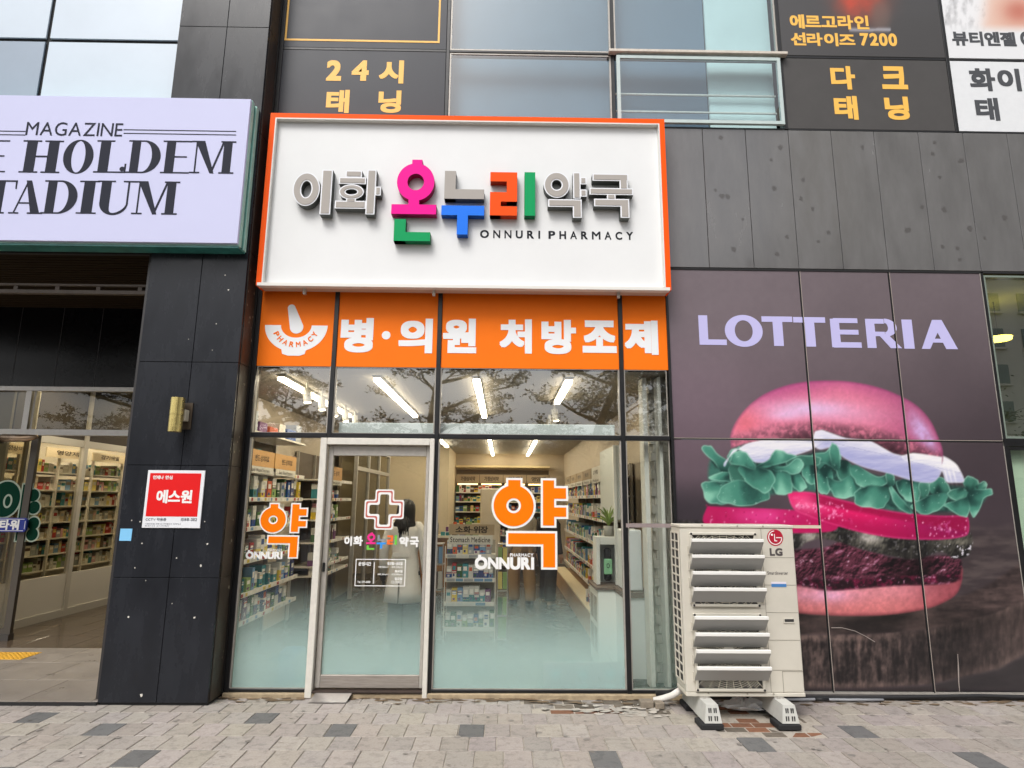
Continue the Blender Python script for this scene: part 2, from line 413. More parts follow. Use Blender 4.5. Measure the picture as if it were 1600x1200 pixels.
for _ in range(70):                                    # spilt mortar on the patched blocks
    x, y = rng.gauss(1.0, .28), rng.gauss(-.34, .07); r = rng.uniform(.006, .035); n = 9; i = len(pv)
    pv += [(x+r*1.5*rng.uniform(.5, 1.2)*math.cos(2*math.pi*j/n), y+r*rng.uniform(.5, 1.2)*math.sin(2*math.pi*j/n), .0052+_*3e-6) for j in range(n)]; pf.append(tuple(i+j for j in range(n))); pc.append((*(pale*rng.uniform(.75, 1.1)), 1))
# mortar bed and the rest of the pavement behind the viewer
i = len(pv); pv += [(-14, -8.5, -.008), (14, -8.5, -.008), (14, 6, -.008), (-14, 6, -.008), (-14, -8.5, -.17), (14, -8.5, -.17)]
pf += [(i, i+1, i+2, i+3), (i+4, i+5, i+1, i)]; pc += [(*(np.array(lin((176, 168, 156)))*.95), 1)]*2
pav = colour_mesh(pv, pf, pc, 'pavement', m_pav); tag(pav, kind='structure')
pm = MB(); fm = M('far_paving', (128, 118, 108), .85, var=.18, scale=6)
for r in range(12):
    y = -2.74-r*.48
    for k in range(60):
        x = -14+k*.47+(r % 2)*.2; pm.face([(x, y-.47, 0), (x+.46, y-.47, 0), (x+.46, y, 0), (x, y, 0)], fm)
o = pm.build('pavement_slabs'); tag(o, kind='structure')

# ================================================================== the building
B = thing('shopping_building', 'dark granite clad commercial block with shop windows on the ground floor', 'building', (0, 0, 0))
def part(mb, name, parent=None, smooth=False): return mb.build(name, parent or B, smooth)
gran = M('black_granite', (38, 40, 45), .26, var=.22, scale=5, spec=.26, rvar=.10, stretch=(1, 1, .35))
gran2 = M('grey_granite', (106, 105, 105), .16, var=.14, scale=4.0, spec=.75, rvar=.14, stretch=(1, 1, .3))
seam = M('joint_dark', (24, 24, 26), .8)
bronze = M('bronze_reveal', (74, 66, 58), .45, metal=.3, var=.35, scale=9, rvar=.15)
black = M('black_frame', (22, 22, 24), .4, rvar=.1, scale=30, var=.2)
alu = M('aluminium', (196, 192, 186), .38, metal=.55, var=.06, scale=20)
alud = M('aluminium_dull', (176, 171, 163), .45, metal=.2, var=.12, scale=14)
pale_metal = M('pale_metal', (222, 218, 208), .4, metal=.1, var=.08, scale=18)

# pillar
m = MB()
zs = [0.02, 1.02, 1.98, 2.92, 4.0, 5.25, 6.42, 7.6, 8.6]
g = .0022; xm = (PIL_L+PIL_R)/2+.03
for a, b in zip(zs, zs[1:]):
    for xa, xb in ((PIL_L, xm), (xm, PIL_R)):
        m.box(xa+g, PIL_Y, a+g, xb-g, PIL_Y+.03, b-g, gran, bev=.002)
m.box(PIL_L+.005, PIL_Y+.012, 0.0, PIL_R-.005, .05, 8.6, seam)
pillar = part(m, 'granite_pillar')
m = MB()
for a, b in zip(zs, zs[1:]): m.box(PIL_R-.02, PIL_Y+.033, a+g, PIL_R+.004, -.002, b-g, bronze, bev=.002)
part(m, 'side_reveal', pillar)
# old fixing marks on the pillar
m = MB(); fl = M('adhesive_rest', (214, 210, 200), .8, var=.2, scale=60)
def blob(mb, cx, cz, r, y, mat, n=9, thick=.003):
    mb.prism([(cx+r*rng.uniform(.55, 1.2)*math.cos(2*math.pi*j/n), cz+r*rng.uniform(.6, 1.4)*math.sin(2*math.pi*j/n)) for j in range(n)], y-thick, y, mat)
for px, py, r in ((222, 849, .014), (324, 850, .016), (314, 884, .018), (276, 872, .011), (211, 887, .011), (228, 907, .007), (304, 965, .017), (201, 964, .015), (269, 943, .007), (206, 813, .008), (219, 815, .011), (320, 815, .012), (352, 430, .012), (357, 453, .014), (338, 506, .009), (332, 547, .007), (295, 530, .006), (221, 1086, .022)):
    q = at(px, py, PIL_Y); blob(m, q.x, q.z, r*.55, PIL_Y, fl, 7)
part(m, 'adhesive_mark', pillar)
m = MB()
for j in range(34):
    z = rng.uniform(.1, 3.9); y = rng.uniform(PIL_Y+.06, -.03); r = rng.uniform(.008, .02)
    if z > 1.2 or j % 4 == 0:
        n = 8; i = len(m.v); pts = [(PIL_R+.0055, y+r*.8*math.cos(2*math.pi*k/n)*rng.uniform(.6, 1.2), z+r*math.sin(2*math.pi*k/n)*rng.uniform(.6, 1.3)) for k in range(n)]
        m.face(pts, M('lime_spot', (150, 142, 128), .85))
part(m, 'lime_mark', pillar)
m = MB(); m.box(PIL_R+.004, -.03, .03, MX[0]-.02, .05, 8.6, M('dark_channel', (38, 36, 34), .5, metal=.3))
part(m, 'steel_channel')

# granite band over the poster
m = MB(); gx = [1.6, 2.04, 2.49, 2.94, 3.39, 3.842, 4.31, 4.782, 5.25, 5.72, 6.2, 6.7]
for a, b in zip(gx, gx[1:]): m.box(a+.003, -.012, Z_GR+.012, b-.003, .02, Z_WIN-.012, gran2, bev=.002)
m.box(1.6, .004, Z_GR, 6.7, .06, Z_WIN, seam)
clad = part(m, 'granite_cladding')
m = MB(); sp = M('water_spot', (88, 86, 85), .3)
for j in range(34):
    x = rng.uniform(2.0, 5.2); z = rng.uniform(4.1, 5.45)
    if min(abs(x-q) for q in gx) > .05: blob(m, x, z, rng.uniform(.016, .034), -.0122, sp, 11, .0006)
part(m, 'water_spot', clad)
m = MB(); sl = M('plinth_stone', (168, 150, 122), .8, var=.25, scale=14, bump=.3)
m.box(MX[0]-.02, -.045, -.02, 1.62, .12, Z_SILL-.012, sl, bev=.006)
m.box(1.625, -.03, -.02, 6.7, .12, .036, M('plinth_dark', (70, 66, 64), .7, var=.3, scale=10), bev=.004)
part(m, 'plinth')

# curtain-wall frame of the shop (black bars)
fw = .021
def bar(name, *b6, mat=None, bev=.003, parent=None):
    q = MB(); q.box(*b6, mat or black, bev=bev); return part(q, name, parent)
def vbar(x, z0, z1, w=fw): bar('mullion', x-w, -.018, z0, x+w, .09, z1)
for x in MX[:1]: vbar(x, Z_SILL-.02, Z_UP+1.6)
for x in MX[1:4]: vbar(x, Z_TR-.02 if x == MX[1] else Z_SILL-.02, Z_GR+.2)
vbar(MX[4], Z_SILL-.02, Z_GR+1.5, .012)
for a, b in zip(MX, MX[1:]):
    bar('transom_bar', a+fw, -.014, Z_TR-.02, b-fw, .09, Z_TR+.02)
    if a != MX[1]: bar('sill_bar', a+fw, -.014, Z_SILL-.011, b-fw, .09, Z_SILL+.015)
for x in MX[1:4]:
    for s in (-1, 1): bar('glazing_gasket', x+s*(fw+.001), -.006, Z_TR+.03, x+s*(fw+.007), .02, Z_BAN, mat=alud, bev=0)
for x in (MX[0], MX[2], MX[3]):
    for s in (-1, 1):
        if (x == MX[0] and s < 0) or (x == MX[2] and s < 0): continue
        bar('glazing_gasket', x+s*(fw+.001), -.006, Z_SILL+.02, x+s*(fw+.009), .02, Z_TR-.03, mat=alud, bev=0)

shopglass = GLASS('shop_glass', (.975, .99, .98), 1.95, wav=.012); transglass = GLASS('transom_glass', (.95, .96, .95), 2.9, wav=.015)
film = FILM('frosted_film', (206, 238, 238), .24, 1.0, .90, .97)
filmt = FILM('frosted_film_thin', (196, 222, 214), .30, 1.5, .30, .9)
def window(x0, z0, x1, z1, name='window', glass=None, fr=None, fwid=.0, parent=None, filmmat=None, y=.004):
    f = MB(); ww = fwid or .012
    fm_ = fr or alud
    f.box(x0, y-.004, z0, x0+ww, y+.03, z1, fm_); f.box(x1-ww, y-.004, z0, x1, y+.03, z1, fm_)
    f.box(x0+ww, y-.004, z0, x1-ww, y+.03, z0+ww, fm_); f.box(x0+ww, y-.004, z1-ww, x1-ww, y+.03, z1, fm_)
    fo = part(f, name, parent)
    p = MB(); p.box(x0+ww, y+.004, z0+ww, x1-ww, y+.012, z1-ww, glass or shopglass); part(p, 'pane', fo)
    if filmmat:
        q = MB(); q.face([(x0+ww, y+.016, z0+ww), (x1-ww, y+.016, z0+ww), (x1-ww, y+.016, z1-ww), (x0+ww, y+.016, z1-ww)], filmmat); part(q, 'frosted_film', fo)
    return fo
GXs = list(zip(MX, MX[1:]))
for j, (a, b) in enumerate(GXs):
    window(a+fw+.009, Z_TR+.022, b-fw-.009, Z_BAN-.002, fwid=.004, glass=transglass)               # transom lights
    if j != 1: window(a+fw+.009, Z_SILL+.016, b-fw-.009, Z_TR-.022, fwid=.004, filmmat=film if j != 3 else filmt)
# header strip behind the transom lights
m = MB(); m.box(MX[1]+.06, .09, Z_TR+.02, MX[3]-.06, .16, Z_TR+.135, M('header_white', (240, 250, 246), .6), bev=.006)
part(m, 'header_casing')

# entrance door: pale frame, sliding leaf
DXL, DXR = -1.66, -.665
m = MB()
m.box(DXL-.042, -.055, .0, DXL+.018, .09, Z_TR-.028, pale_metal, bev=.004)
m.box(DXR-.02, -.055, .0, DXR+.022, .09, Z_TR-.028, pale_metal, bev=.004)
m.box(DXL+.019, -.055, Z_TR-.09, DXR-.021, .09, Z_TR-.028, pale_metal, bev=.004)
dframe = part(m, 'door_frame')
m = MB(); x0, x1 = DXL+.026, DXR-.028; zt = Z_TR-.094
m.box(x0, .0, .07, x0+.045, .045, zt, alud, bev=.003); m.box(x1-.028, .0, .07, x1, .045, zt, alud, bev=.003)
m.box(x0+.046, .0, zt-.095, x1-.029, .045, zt, alud, bev=.003); m.box(x0+.046, .0, .07, x1-.029, .045, .175, M('brushed_steel', (164, 156, 148), .35, metal=.4, var=.2, scale=6, stretch=(1, 1, 12)), bev=.003)
leaf = part(m, 'door')
p = MB(); p.box(x0+.045, .016, .175, x1-.028, .026, zt-.095, shopglass); part(p, 'pane', leaf)
q = MB(); q.face([(x0+.045, .03, .175), (x1-.028, .03, .175), (x1-.028, .03, zt-.095), (x0+.045, .03, zt-.095)], film); part(q, 'frosted_film', leaf)
m = MB(); m.box(x0+.008, -.012, 1.05, x0+.03, -.001, 1.13, black, bev=.003); part(m, 'handle', leaf)
m = MB(); m.box(DXL+.02, -.06, .045, DXR-.02, .1, .055, M('threshold_dark', (58, 46, 40), .7, var=.3)); part(m, 'threshold', dframe)

# orange banner panels across the shopfront head
orange = M('orange_film', (252, 118, 18), .5, var=.03, scale=3, gain=1.05, spec=.15)
BAN = thing('orange_fascia', 'orange pharmacy fascia band with white lettering under the big sign', 'shop sign', (-.4, 0, Z_BAN))
wht = M('white_vinyl', (236, 238, 240), .5)
for a, b in GXs:
    m = MB(); m.box(a+(fw if a != MX[0] else .02), -.004, Z_BAN, b-(fw if b != MX[4] else .012), .012, Z_GR-.02, orange, bev=.002); m.build('fascia_panel', BAN)
m = MB()
def bx(x0, y0, x1, y1, Y=0.): return box_at(x0, y0, x1, y1, Y)
YB = -.0065
for ch, b4 in (('병', (532.5, 497, 583.5, 551)), ('의', (623, 498, 676, 552)), ('원', (692, 498, 744.5, 552)), ('처', (780.5, 499, 831, 552.5)), ('방', (846, 500, 900, 553.5)), ('조', (910, 501, 963, 551.5)), ('제', (975.5, 501, 1028, 554.5))):
    text(m, ch, bx(*b4), YB, wht, bold=.034)
q = at(603.5, 524, 0); m.ring(q.x, q.z, (.042, .042), (.0005, .0005), YB, -.0042, wht, seg=32)
m.build('lettering', BAN)
# mortar and pestle emblem
m = MB()
cx, cz = at(463.5, 508, 0).x, at(463.5, 508.5, 0).z
K = (at(513, 508, 0).x-at(413, 508, 0).x)/100
outer = [(50*math.cos(a), -52*math.sin(a)*.86) for a in np.linspace(math.pi, 0, 30)]
pts_o = [(cx+u*K, cz+v*K) for u, v in outer]; inner = [(cx+25*math.cos(a)*K, cz-21*math.sin(a)*K) for a in np.linspace(0, math.pi, 24)]
mo = wht
n = 30
for j in range(n-1):                                   # bowl as a curved band
    a0, a1 = math.pi*(1-j/(n-1)), math.pi*(1-(j+1)/(n-1))
    P = [(cx+49*math.cos(a0)*K, cz-43*math.sin(a0)*K), (cx+49*math.cos(a1)*K, cz-43*math.sin(a1)*K), (cx+24*math.cos(a1)*K, cz-20*math.sin(a1)*K), (cx+24*math.cos(a0)*K, cz-20*math.sin(a0)*K)]
    m.prism(P, YB+.0005, -.0042, mo)
m.prism([(cx-21*K, cz-37*K), (cx+18*K, cz-37*K), (cx+16*K, cz-46*K), (cx+8*K, cz-49*K), (cx-10*K, cz-49*K), (cx-19*K, cz-46*K)], YB, -.0042, mo)
# pestle: tapered rounded rod
a = Vector((cx-9.5*K, cz+28*K)); b = Vector((cx+.5*K, cz-3*K)); t = (b-a).normalized(); nn = Vector((-t.y, t.x))
pp = []
for k in range(13): an = math.pi*k/12; pp.append(tuple(a+nn*math.cos(an)*6*K-t*math.sin(an)*6*K))
for k in range(13): an = math.pi*k/12; pp.append(tuple(b-nn*math.cos(an)*10.5*K+t*math.sin(an)*10.5*K))
m.prism(pp, YB-.0004, -.0042, mo)
m.build('mortar_emblem', BAN)
m = MB()
for j, ch in enumerate('PHARMACY'):
    an = math.pi*(1+.155+.69*j/7); rr = 33.5; ux, uz = cx+rr*math.cos(an)*1.0*K, cz+rr*math.sin(an)*.93*K
    t2 = MB(); s_ = 8.6*K; wv = .0
    text(t2, ch, (-s_*.42, -s_*.5, s_*.42, s_*.5), 0, orange, bold=.02)
    ro = an+math.pi/2
    i = len(m.v); kk = m.mi(orange)
    m.v += [(ux+p[0]*math.cos(ro)-p[2]*math.sin(ro), YB-.0012+p[1], uz+p[0]*math.sin(ro)+p[2]*math.cos(ro)) for p in t2.v]
    m.f += [tuple(i+q for q in f) for f in t2.f]; m.m += [kk]*len(t2.f)
m.build('emblem_lettering', BAN)

# ================================================================== the big sign
SY0, SY1 = -.215, -.03
S = thing('pharmacy_sign', 'large white pharmacy sign box framed in orange with colourful raised letters', 'shop sign', (-.39, SY1, 3.69))
X0, X1, Z0s, Z1s = -2.362, 1.590, 3.682, 5.492
sw = M('sign_white', (230, 231, 231), .55, var=.03, scale=1.2, spec=.2)
of = M('sign_orange', (250, 86, 10), .5, gain=1.1, spec=.12)
ret = M('sign_lip', (226, 224, 218), .5)
m = MB(); m.box(X0+.03, SY0+.055, Z0s+.03, X1-.03, SY1, Z1s-.03, sw); m.build('face_panel', S)
m = MB(); fwid = .052
m.prism([(X0, Z0s), (X0+fwid, Z0s+.03), (X0+fwid, Z1s-fwid), (X0, Z1s)], SY0, SY1-.004, of)
m.prism([(X1, Z0s), (X1, Z1s), (X1-fwid, Z1s-fwid), (X1-fwid, Z0s+.03)], SY0, SY1-.004, of)
m.prism([(X0, Z1s), (X0+fwid, Z1s-fwid), (X1-fwid, Z1s-fwid), (X1, Z1s)], SY0, SY1-.004, of)
fo = m.build('frame', S)
m = MB(); l = .012
m.box(X0+fwid, SY0-.002, Z0s+.03, X0+fwid+l, SY0+.056, Z1s-fwid, ret); m.box(X1-fwid-l, SY0-.002, Z0s+.03, X1-fwid, SY0+.056, Z1s-fwid, ret)
m.box(X0+fwid+l, SY0-.002, Z1s-fwid-l, X1-fwid-l, SY0+.056, Z1s-fwid, ret)
m.box(X0+.012, SY0-.003, Z0s-.002, X1-.012, SY0+.07, Z0s+.028, ret)
m.box(X0+.02, SY0+.071, Z0s+.002, X1-.02, SY1-.01, Z0s+.024, M('sign_underside', (196, 176, 160), .6))
m.build('frame_lip', fo)
for px in (476, 678, 966):
    x = at(px, 457, -.12).x; m = MB(); m.box(x-.014, -.14, Z0s-.055, x+.014, -.10, Z0s+.002, alu, bev=.004); m.box(x-.006, -.15, Z0s-.045, x+.006, -.139, Z0s-.02, alud); m.build('hanger_bracket', S)
YF = SY0+.055; YL = YF-.085
def PXm(u): return at(u, 310, YL).x
def PZm(v): return at(720, v, YL).z
def Zat(cxp): return (lambda v: at(cxp, v, YL).z)
def letter(prims, col, cxp, side, outline=None, name='letter'):
    m = MB(); X = lambda u: at(u, 312, YL).x; Zf = Zat(cxp)
    if outline:
        strokes(m, prims, X, Zf, YL, YF+.002, outline, side)
        strokes(m, prims, X, Zf, YL-.004, YL-.0005, col, col, e=-.0125)
    else: strokes(m, prims, X, Zf, YL, YF+.002, col, side)
    return m.build(name, S)
def cm(n, c, gn=1.): return M(n, c, .5, gain=gn, spec=.12)
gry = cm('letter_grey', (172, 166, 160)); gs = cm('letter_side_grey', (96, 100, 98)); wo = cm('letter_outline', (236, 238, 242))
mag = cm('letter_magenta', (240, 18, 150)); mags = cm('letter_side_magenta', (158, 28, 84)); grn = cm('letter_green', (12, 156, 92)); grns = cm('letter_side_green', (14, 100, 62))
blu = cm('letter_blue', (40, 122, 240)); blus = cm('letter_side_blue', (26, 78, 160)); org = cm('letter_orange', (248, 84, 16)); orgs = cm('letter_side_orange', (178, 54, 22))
def o2(x, y, k=2.858, ox=400, oy=0): return ox+x/k, oy+y/k
def Rr(x0, y0, x1, y1, ox=400): return ('R', ox+x0/2.858, y0/2.858, ox+x1/2.858, y1/2.858)
def Oo(cx, cy, rx, ry, t, ox=400, tz=None): return ('O', ox+cx/2.858, cy/2.858, rx/2.858, ry/2.858, t/2.858, (tz or t)/2.858)
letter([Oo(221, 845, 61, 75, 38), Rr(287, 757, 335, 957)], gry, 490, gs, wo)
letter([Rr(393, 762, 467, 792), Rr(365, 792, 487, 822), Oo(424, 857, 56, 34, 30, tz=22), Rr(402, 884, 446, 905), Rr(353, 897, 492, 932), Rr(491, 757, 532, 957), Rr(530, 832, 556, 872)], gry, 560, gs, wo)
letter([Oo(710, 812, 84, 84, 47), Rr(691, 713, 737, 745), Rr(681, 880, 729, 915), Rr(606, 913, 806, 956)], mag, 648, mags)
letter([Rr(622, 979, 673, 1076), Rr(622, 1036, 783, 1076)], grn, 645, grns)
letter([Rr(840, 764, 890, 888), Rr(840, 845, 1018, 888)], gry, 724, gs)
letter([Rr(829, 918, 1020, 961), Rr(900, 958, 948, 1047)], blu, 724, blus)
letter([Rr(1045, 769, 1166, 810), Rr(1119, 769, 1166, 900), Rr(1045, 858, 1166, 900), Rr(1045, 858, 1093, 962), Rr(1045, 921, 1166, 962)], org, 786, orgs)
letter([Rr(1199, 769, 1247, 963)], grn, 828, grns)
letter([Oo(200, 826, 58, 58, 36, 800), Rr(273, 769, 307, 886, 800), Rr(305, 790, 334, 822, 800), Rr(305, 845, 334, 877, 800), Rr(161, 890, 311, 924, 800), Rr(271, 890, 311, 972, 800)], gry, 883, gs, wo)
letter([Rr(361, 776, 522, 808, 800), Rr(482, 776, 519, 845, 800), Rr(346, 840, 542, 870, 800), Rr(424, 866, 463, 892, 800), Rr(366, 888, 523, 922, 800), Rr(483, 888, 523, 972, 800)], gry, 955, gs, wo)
m = MB(); dk = M('sign_dark_text', (40, 42, 48), .6, spec=.1)
for wd, xa, xb in (('ONNURI', 750, 844), ('PHARMACY', 857, 989)):
    n = len(wd)
    ws = [1.15 if c in 'OM' else .24 if c == 'I' else .9 for c in wd]; tot = sum(ws)+.55*(n-1); u = xa; k = (xb-xa)/tot
    for c, ww in zip(wd, ws):
        text(m, c, (at(u, 367, YF).x, at(870, 373.5, YF).z, at(u+ww*k, 367, YF).x, at(870, 361, YF).z), YF-.001, dk, bold=.018); u += (ww+.55)*k
m.build('lettering', S)

# ================================================================== vinyl decals on the shop glass
vo = M('decal_orange', (255, 122, 4), .6, gain=1.05, spec=.1); vw = M('decal_white', (240, 240, 238), .5)
def yak(box, label):
    """round-hatted letter decal in orange with white edge"""
    T = thing('window_decal', label, 'window sign', (at((box[0]+box[2])/2, box[3], 0).x, -.002, at((box[0]+box[2])/2, box[3], 0).z))
    x0, z0, x1, z1 = box_at(*box, 0); kx, kz = (x1-x0)/312, (z1-z0)/375
    X = lambda u: x0+(u-281)*kx; Z = lambda v: z1-(v-252)*kz
    P = [('O', 371, 368, 82, 84, 53-1), ('R', 348, 262, 398, 300), ('R', 491, 262, 537, 448), ('R', 535, 294, 586, 338), ('R', 535, 374, 586, 412), ('R', 350, 480, 540, 524), ('R', 492, 480, 540, 616)]
    e = 9*kx
    m = MB(); strokes(m, P, X, Z, -.0022, .0035, vw, e=e, st=.0001); wb = m.build('white_edge', T)
    m = MB(); strokes(m, P, X, Z, -.0042, -.0031, vo, st=.0001); m.build('orange_letter', T)
    return T
def onn(T, box, box2):
    m = MB(); b = box_at(*box, 0)
    text(m, 'ONNURI', (b[0], b[1], b[2], b[1]+(b[3]-b[1])*.86), -.001, vw, bold=.036, ndir=10)
    wO = (b[2]-b[0])/6*.95
    m.box(b[0]+wO*.33, -.0012, b[1]+(b[3]-b[1])*.80, b[0]+wO*.66, -.001, b[3], vw)
    text(m, 'PHARMACY', box_at(*box2, 0), -.001, vw, bold=.012); m.build('lettering', T)
T1 = yak((767.8, 746.6, 887.4, 890.5), 'large orange round-hatted letter decal with white edge on the wide pane'); onn(T1, (742, 867, 834.5, 890), (797, 864.5, 833.5, 870))
T2 = yak((404, 785.5, 479, 873), 'small orange round-hatted letter decal with white edge on the narrow pane by the pillar'); onn(T2, (384, 859.5, 441.5, 873.5), (418, 857.5, 441, 861))
# door decals
YD = .0145
T = thing('cross_decal', 'white and red outlined cross decal on the entrance door', 'window sign', (at(600, 824, YD).x, YD, at(600, 824, YD).z))
m = MB(); cr = M('decal_red', (190, 96, 84), .5)
def cross_pts(cx, cz, R_, a, rr):
    L = [(-a, R_), (a, R_), (a, a), (R_, a), (R_, -a), (a, -a), (a, -R_), (-a, -R_), (-a, -a), (-R_, -a), (-R_, a), (-a, a)]
    out = []
    for j, p in enumerate(L):
        p0 = Vector(L[j-1]); p1 = Vector(p); p2 = Vector(L[(j+1) % 12])
        d0 = (p0-p1).normalized(); d2 = (p2-p1).normalized()
        for k in range(5):
            t = k/4; q = (p1+d0*rr)*(1-t)**2+p1*2*t*(1-t)+(p1+d2*rr)*t*t; out.append((cx+q.x, cz+q.y))
    return out
q = at(600.3, 796, YD); k = 1/151.
def band(o_, i_, y, mat):
    n = len(o_)
    for j in range(n): m.face([(o_[j][0], y, o_[j][1]), (o_[(j+1) % n][0], y, o_[(j+1) % n][1]), (i_[(j+1) % n][0], y, i_[(j+1) % n][1]), (i_[j][0], y, i_[j][1])], mat)
A = [cross_pts(q.x, q.z, r*k, a*k, .02) for r, a in ((27.5, 13), (25.6, 11.1), (23.6, 9.1), (20.8, 6.3))]
band(A[0], A[1], YD, vw); band(A[1], A[2], YD-.0002, cr); band(A[2], A[3], YD, vw)
m.build('outline', T)
T = thing('name_decal', 'white and rainbow shop name decal across the entrance door', 'window sign', (at(595, 862, YD).x, YD, at(595, 862, YD).z))
m = MB()
X = lambda u: at(u, 846, YD).x; Zf = lambda v: at(595, v, YD).z
for ch, b4 in (('이', (538, 838, 550, 853)), ('화', (552, 837.5, 567, 853)), ('약', (624, 838.5, 638.5, 854)), ('국', (640, 838.5, 654.5, 855))): text(m, ch, box_at(*b4, YD), YD, vw, bold=.03)
def dcol(n, c): return M(n, c, .5)
sc_ = lambda L, ox, oy, k: [(('R', ox+p[1]*k, oy+p[2]*k, ox+p[3]*k, oy+p[4]*k) if p[0] == 'R' else ('O', ox+p[1]*k, oy+p[2]*k, p[3]*k, p[4]*k, p[5]*k)) for p in L]
base_on = dict(mag=[('O', 648.4, 284, 29.4, 29.4, 16), ('R', 642, 249, 658, 262), ('R', 638.6, 308, 655, 321), ('R', 612, 319.5, 682, 334.5)], g=[('R', 617.6, 343, 635, 376), ('R', 617.6, 362, 674, 376)],
               gr=[('R', 694, 267, 711.5, 311), ('R', 694, 295.7, 756, 311)], b=[('R', 690, 321, 757, 336), ('R', 715, 335, 732, 366)], o=[('R', 765.6, 269, 808, 283.5), ('R', 791.5, 269, 808, 315), ('R', 765.6, 300, 808, 315), ('R', 765.6, 300, 782.5, 336.6), ('R', 765.6, 322, 808, 336.6)], g2=[('R', 819.5, 269, 836.5, 337)])
kk = 48.0/224; ox, oy = 572-612*kk, 832-249*kk
for key, col in (('mag', (236, 40, 140)), ('g', (110, 200, 70)), ('gr', (140, 146, 150)), ('b', (50, 150, 235)), ('o', (244, 110, 40)), ('g2', (110, 200, 70))):
    strokes(m, sc_(base_on[key], ox, oy, kk), X, Zf, YD-.0004, YD, dcol('decal_'+key, col), st=.00005)
m.build('lettering', T)
T = thing('hours_decal', 'white outlined opening hours notice on the entrance door', 'window sign', (at(594, 916, YD).x, YD, at(594, 916, YD).z))
m = MB(); b = box_at(555, 873.5, 633.5, 916, YD); e = .007
m.box(b[0], YD-.001, b[1], b[2], YD, b[1]+e, vw); m.box(b[0], YD-.001, b[3]-e, b[2], YD, b[3], vw); m.box(b[0], YD-.001, b[1]+e, b[0]+e, YD, b[3]-e, vw); m.box(b[2]-e, YD-.001, b[1]+e, b[2], YD, b[3]-e, vw)
c = box_at(583.5, 878.5, 584.8, 912, YD); m.box(c[0], YD-.001, c[1], c[2], YD, c[3], vw); m.build('border', T)
m = MB()
for s_, b4, bo in (('운영시간', (560, 878, 580, 884), .02), ('월요일~금요일', (605, 878, 629, 883), .02), ('08:30am - 08:20pm', (591, 884.5, 629, 888), 0), ('토요일', (617, 890.5, 629, 894.5), .02), ('08:30am - 02:00pm', (590, 896, 629, 899.5), 0), ('일요일', (616.5, 902, 628.5, 906.5), .02), ('CLOSED', (611, 907.5, 628, 911.5), .0), ('Tel. 697-6000', (558.5, 907.5, 578.5, 911), .012)):
    text(m, s_.replace('-', '~') if 0 else s_, box_at(*b4, YD), YD, vw, bold=bo)
m.build('lettering', T)
# ================================================================== upper windows
coated = GLASS('coated_glass', (.90, .96, .97), 2.3)
wf = M('window_white', (188, 202, 200), .45, var=.05)
backing = M('upper_blind', (112, 132, 150), .8, var=.06, scale=2)
paleb = M('upper_blind_pale', (222, 240, 238), .8, var=.05, scale=2)
UX = [-2.398, -.632, 1.124, 2.927, 4.735, 6.6]
m = MB()
for x in UX: bar('mullion', x-.018, -.012, Z_WIN, x+.018, .09, 8.6)
for a, b in zip(UX, UX[1:]):
    bar('transom_bar', a+.019, -.008, Z_UP-.014, b-.019, .09, Z_UP+.014); bar('sill_bar', a+.019, -.008, Z_WIN-.01, b-.019, .09, Z_WIN+.012)
for a, b in zip(UX[1:3], UX[2:4]):
    window(a+.02, Z_UP+.016, b-.02, 8.5, fwid=.016, glass=coated)
window(UX[1]+.02, Z_WIN+.014, UX[2]-.02, Z_UP-.016, fwid=.016, glass=coated)
# the top-hung white window standing slightly open
fo = window(UX[2]+.03, Z_WIN+.03, UX[3]-.03, Z_UP-.05, name='awning_window', fwid=.036, glass=coated, fr=wf, y=-.05)
m = MB(); m.box(UX[2]-.05, -.075, Z_UP-.022, UX[3]+.05, -.012, Z_UP+.012, M('rain_ledge', (206, 196, 184), .5, var=.15, scale=20), bev=.004); part(m, 'rain_ledge')
for py in (148, 175):
    z = at(1080, py, .1).z; bar('safety_rail', UX[2]+.03, .10, z-.010, UX[3]-.03, .12, z+.010, mat=pale_metal)
m = MB(); xs = at(1107, 150, .16).x
bar('window_blind', UX[1]+.02, .2, Z_WIN-.2, xs, .23, 8.59, mat=backing, bev=0); bar('window_blind', xs+.005, .16, Z_WIN-.2, UX[3]-.02, .19, 8.59, mat=paleb, bev=0)
m = MB(); dkroom = M('dark_room', (40, 42, 46), .9)
m.box(-2.45, .8, Z_GR, 6.8, .85, 8.9, dkroom); m.box(-2.45, .05, 8.6, 6.8, .85, 8.65, dkroom); m.box(-2.45, .1, Z_WIN-.25, 6.8, .8, Z_WIN-.2, dkroom)
part(m, 'upper_room')

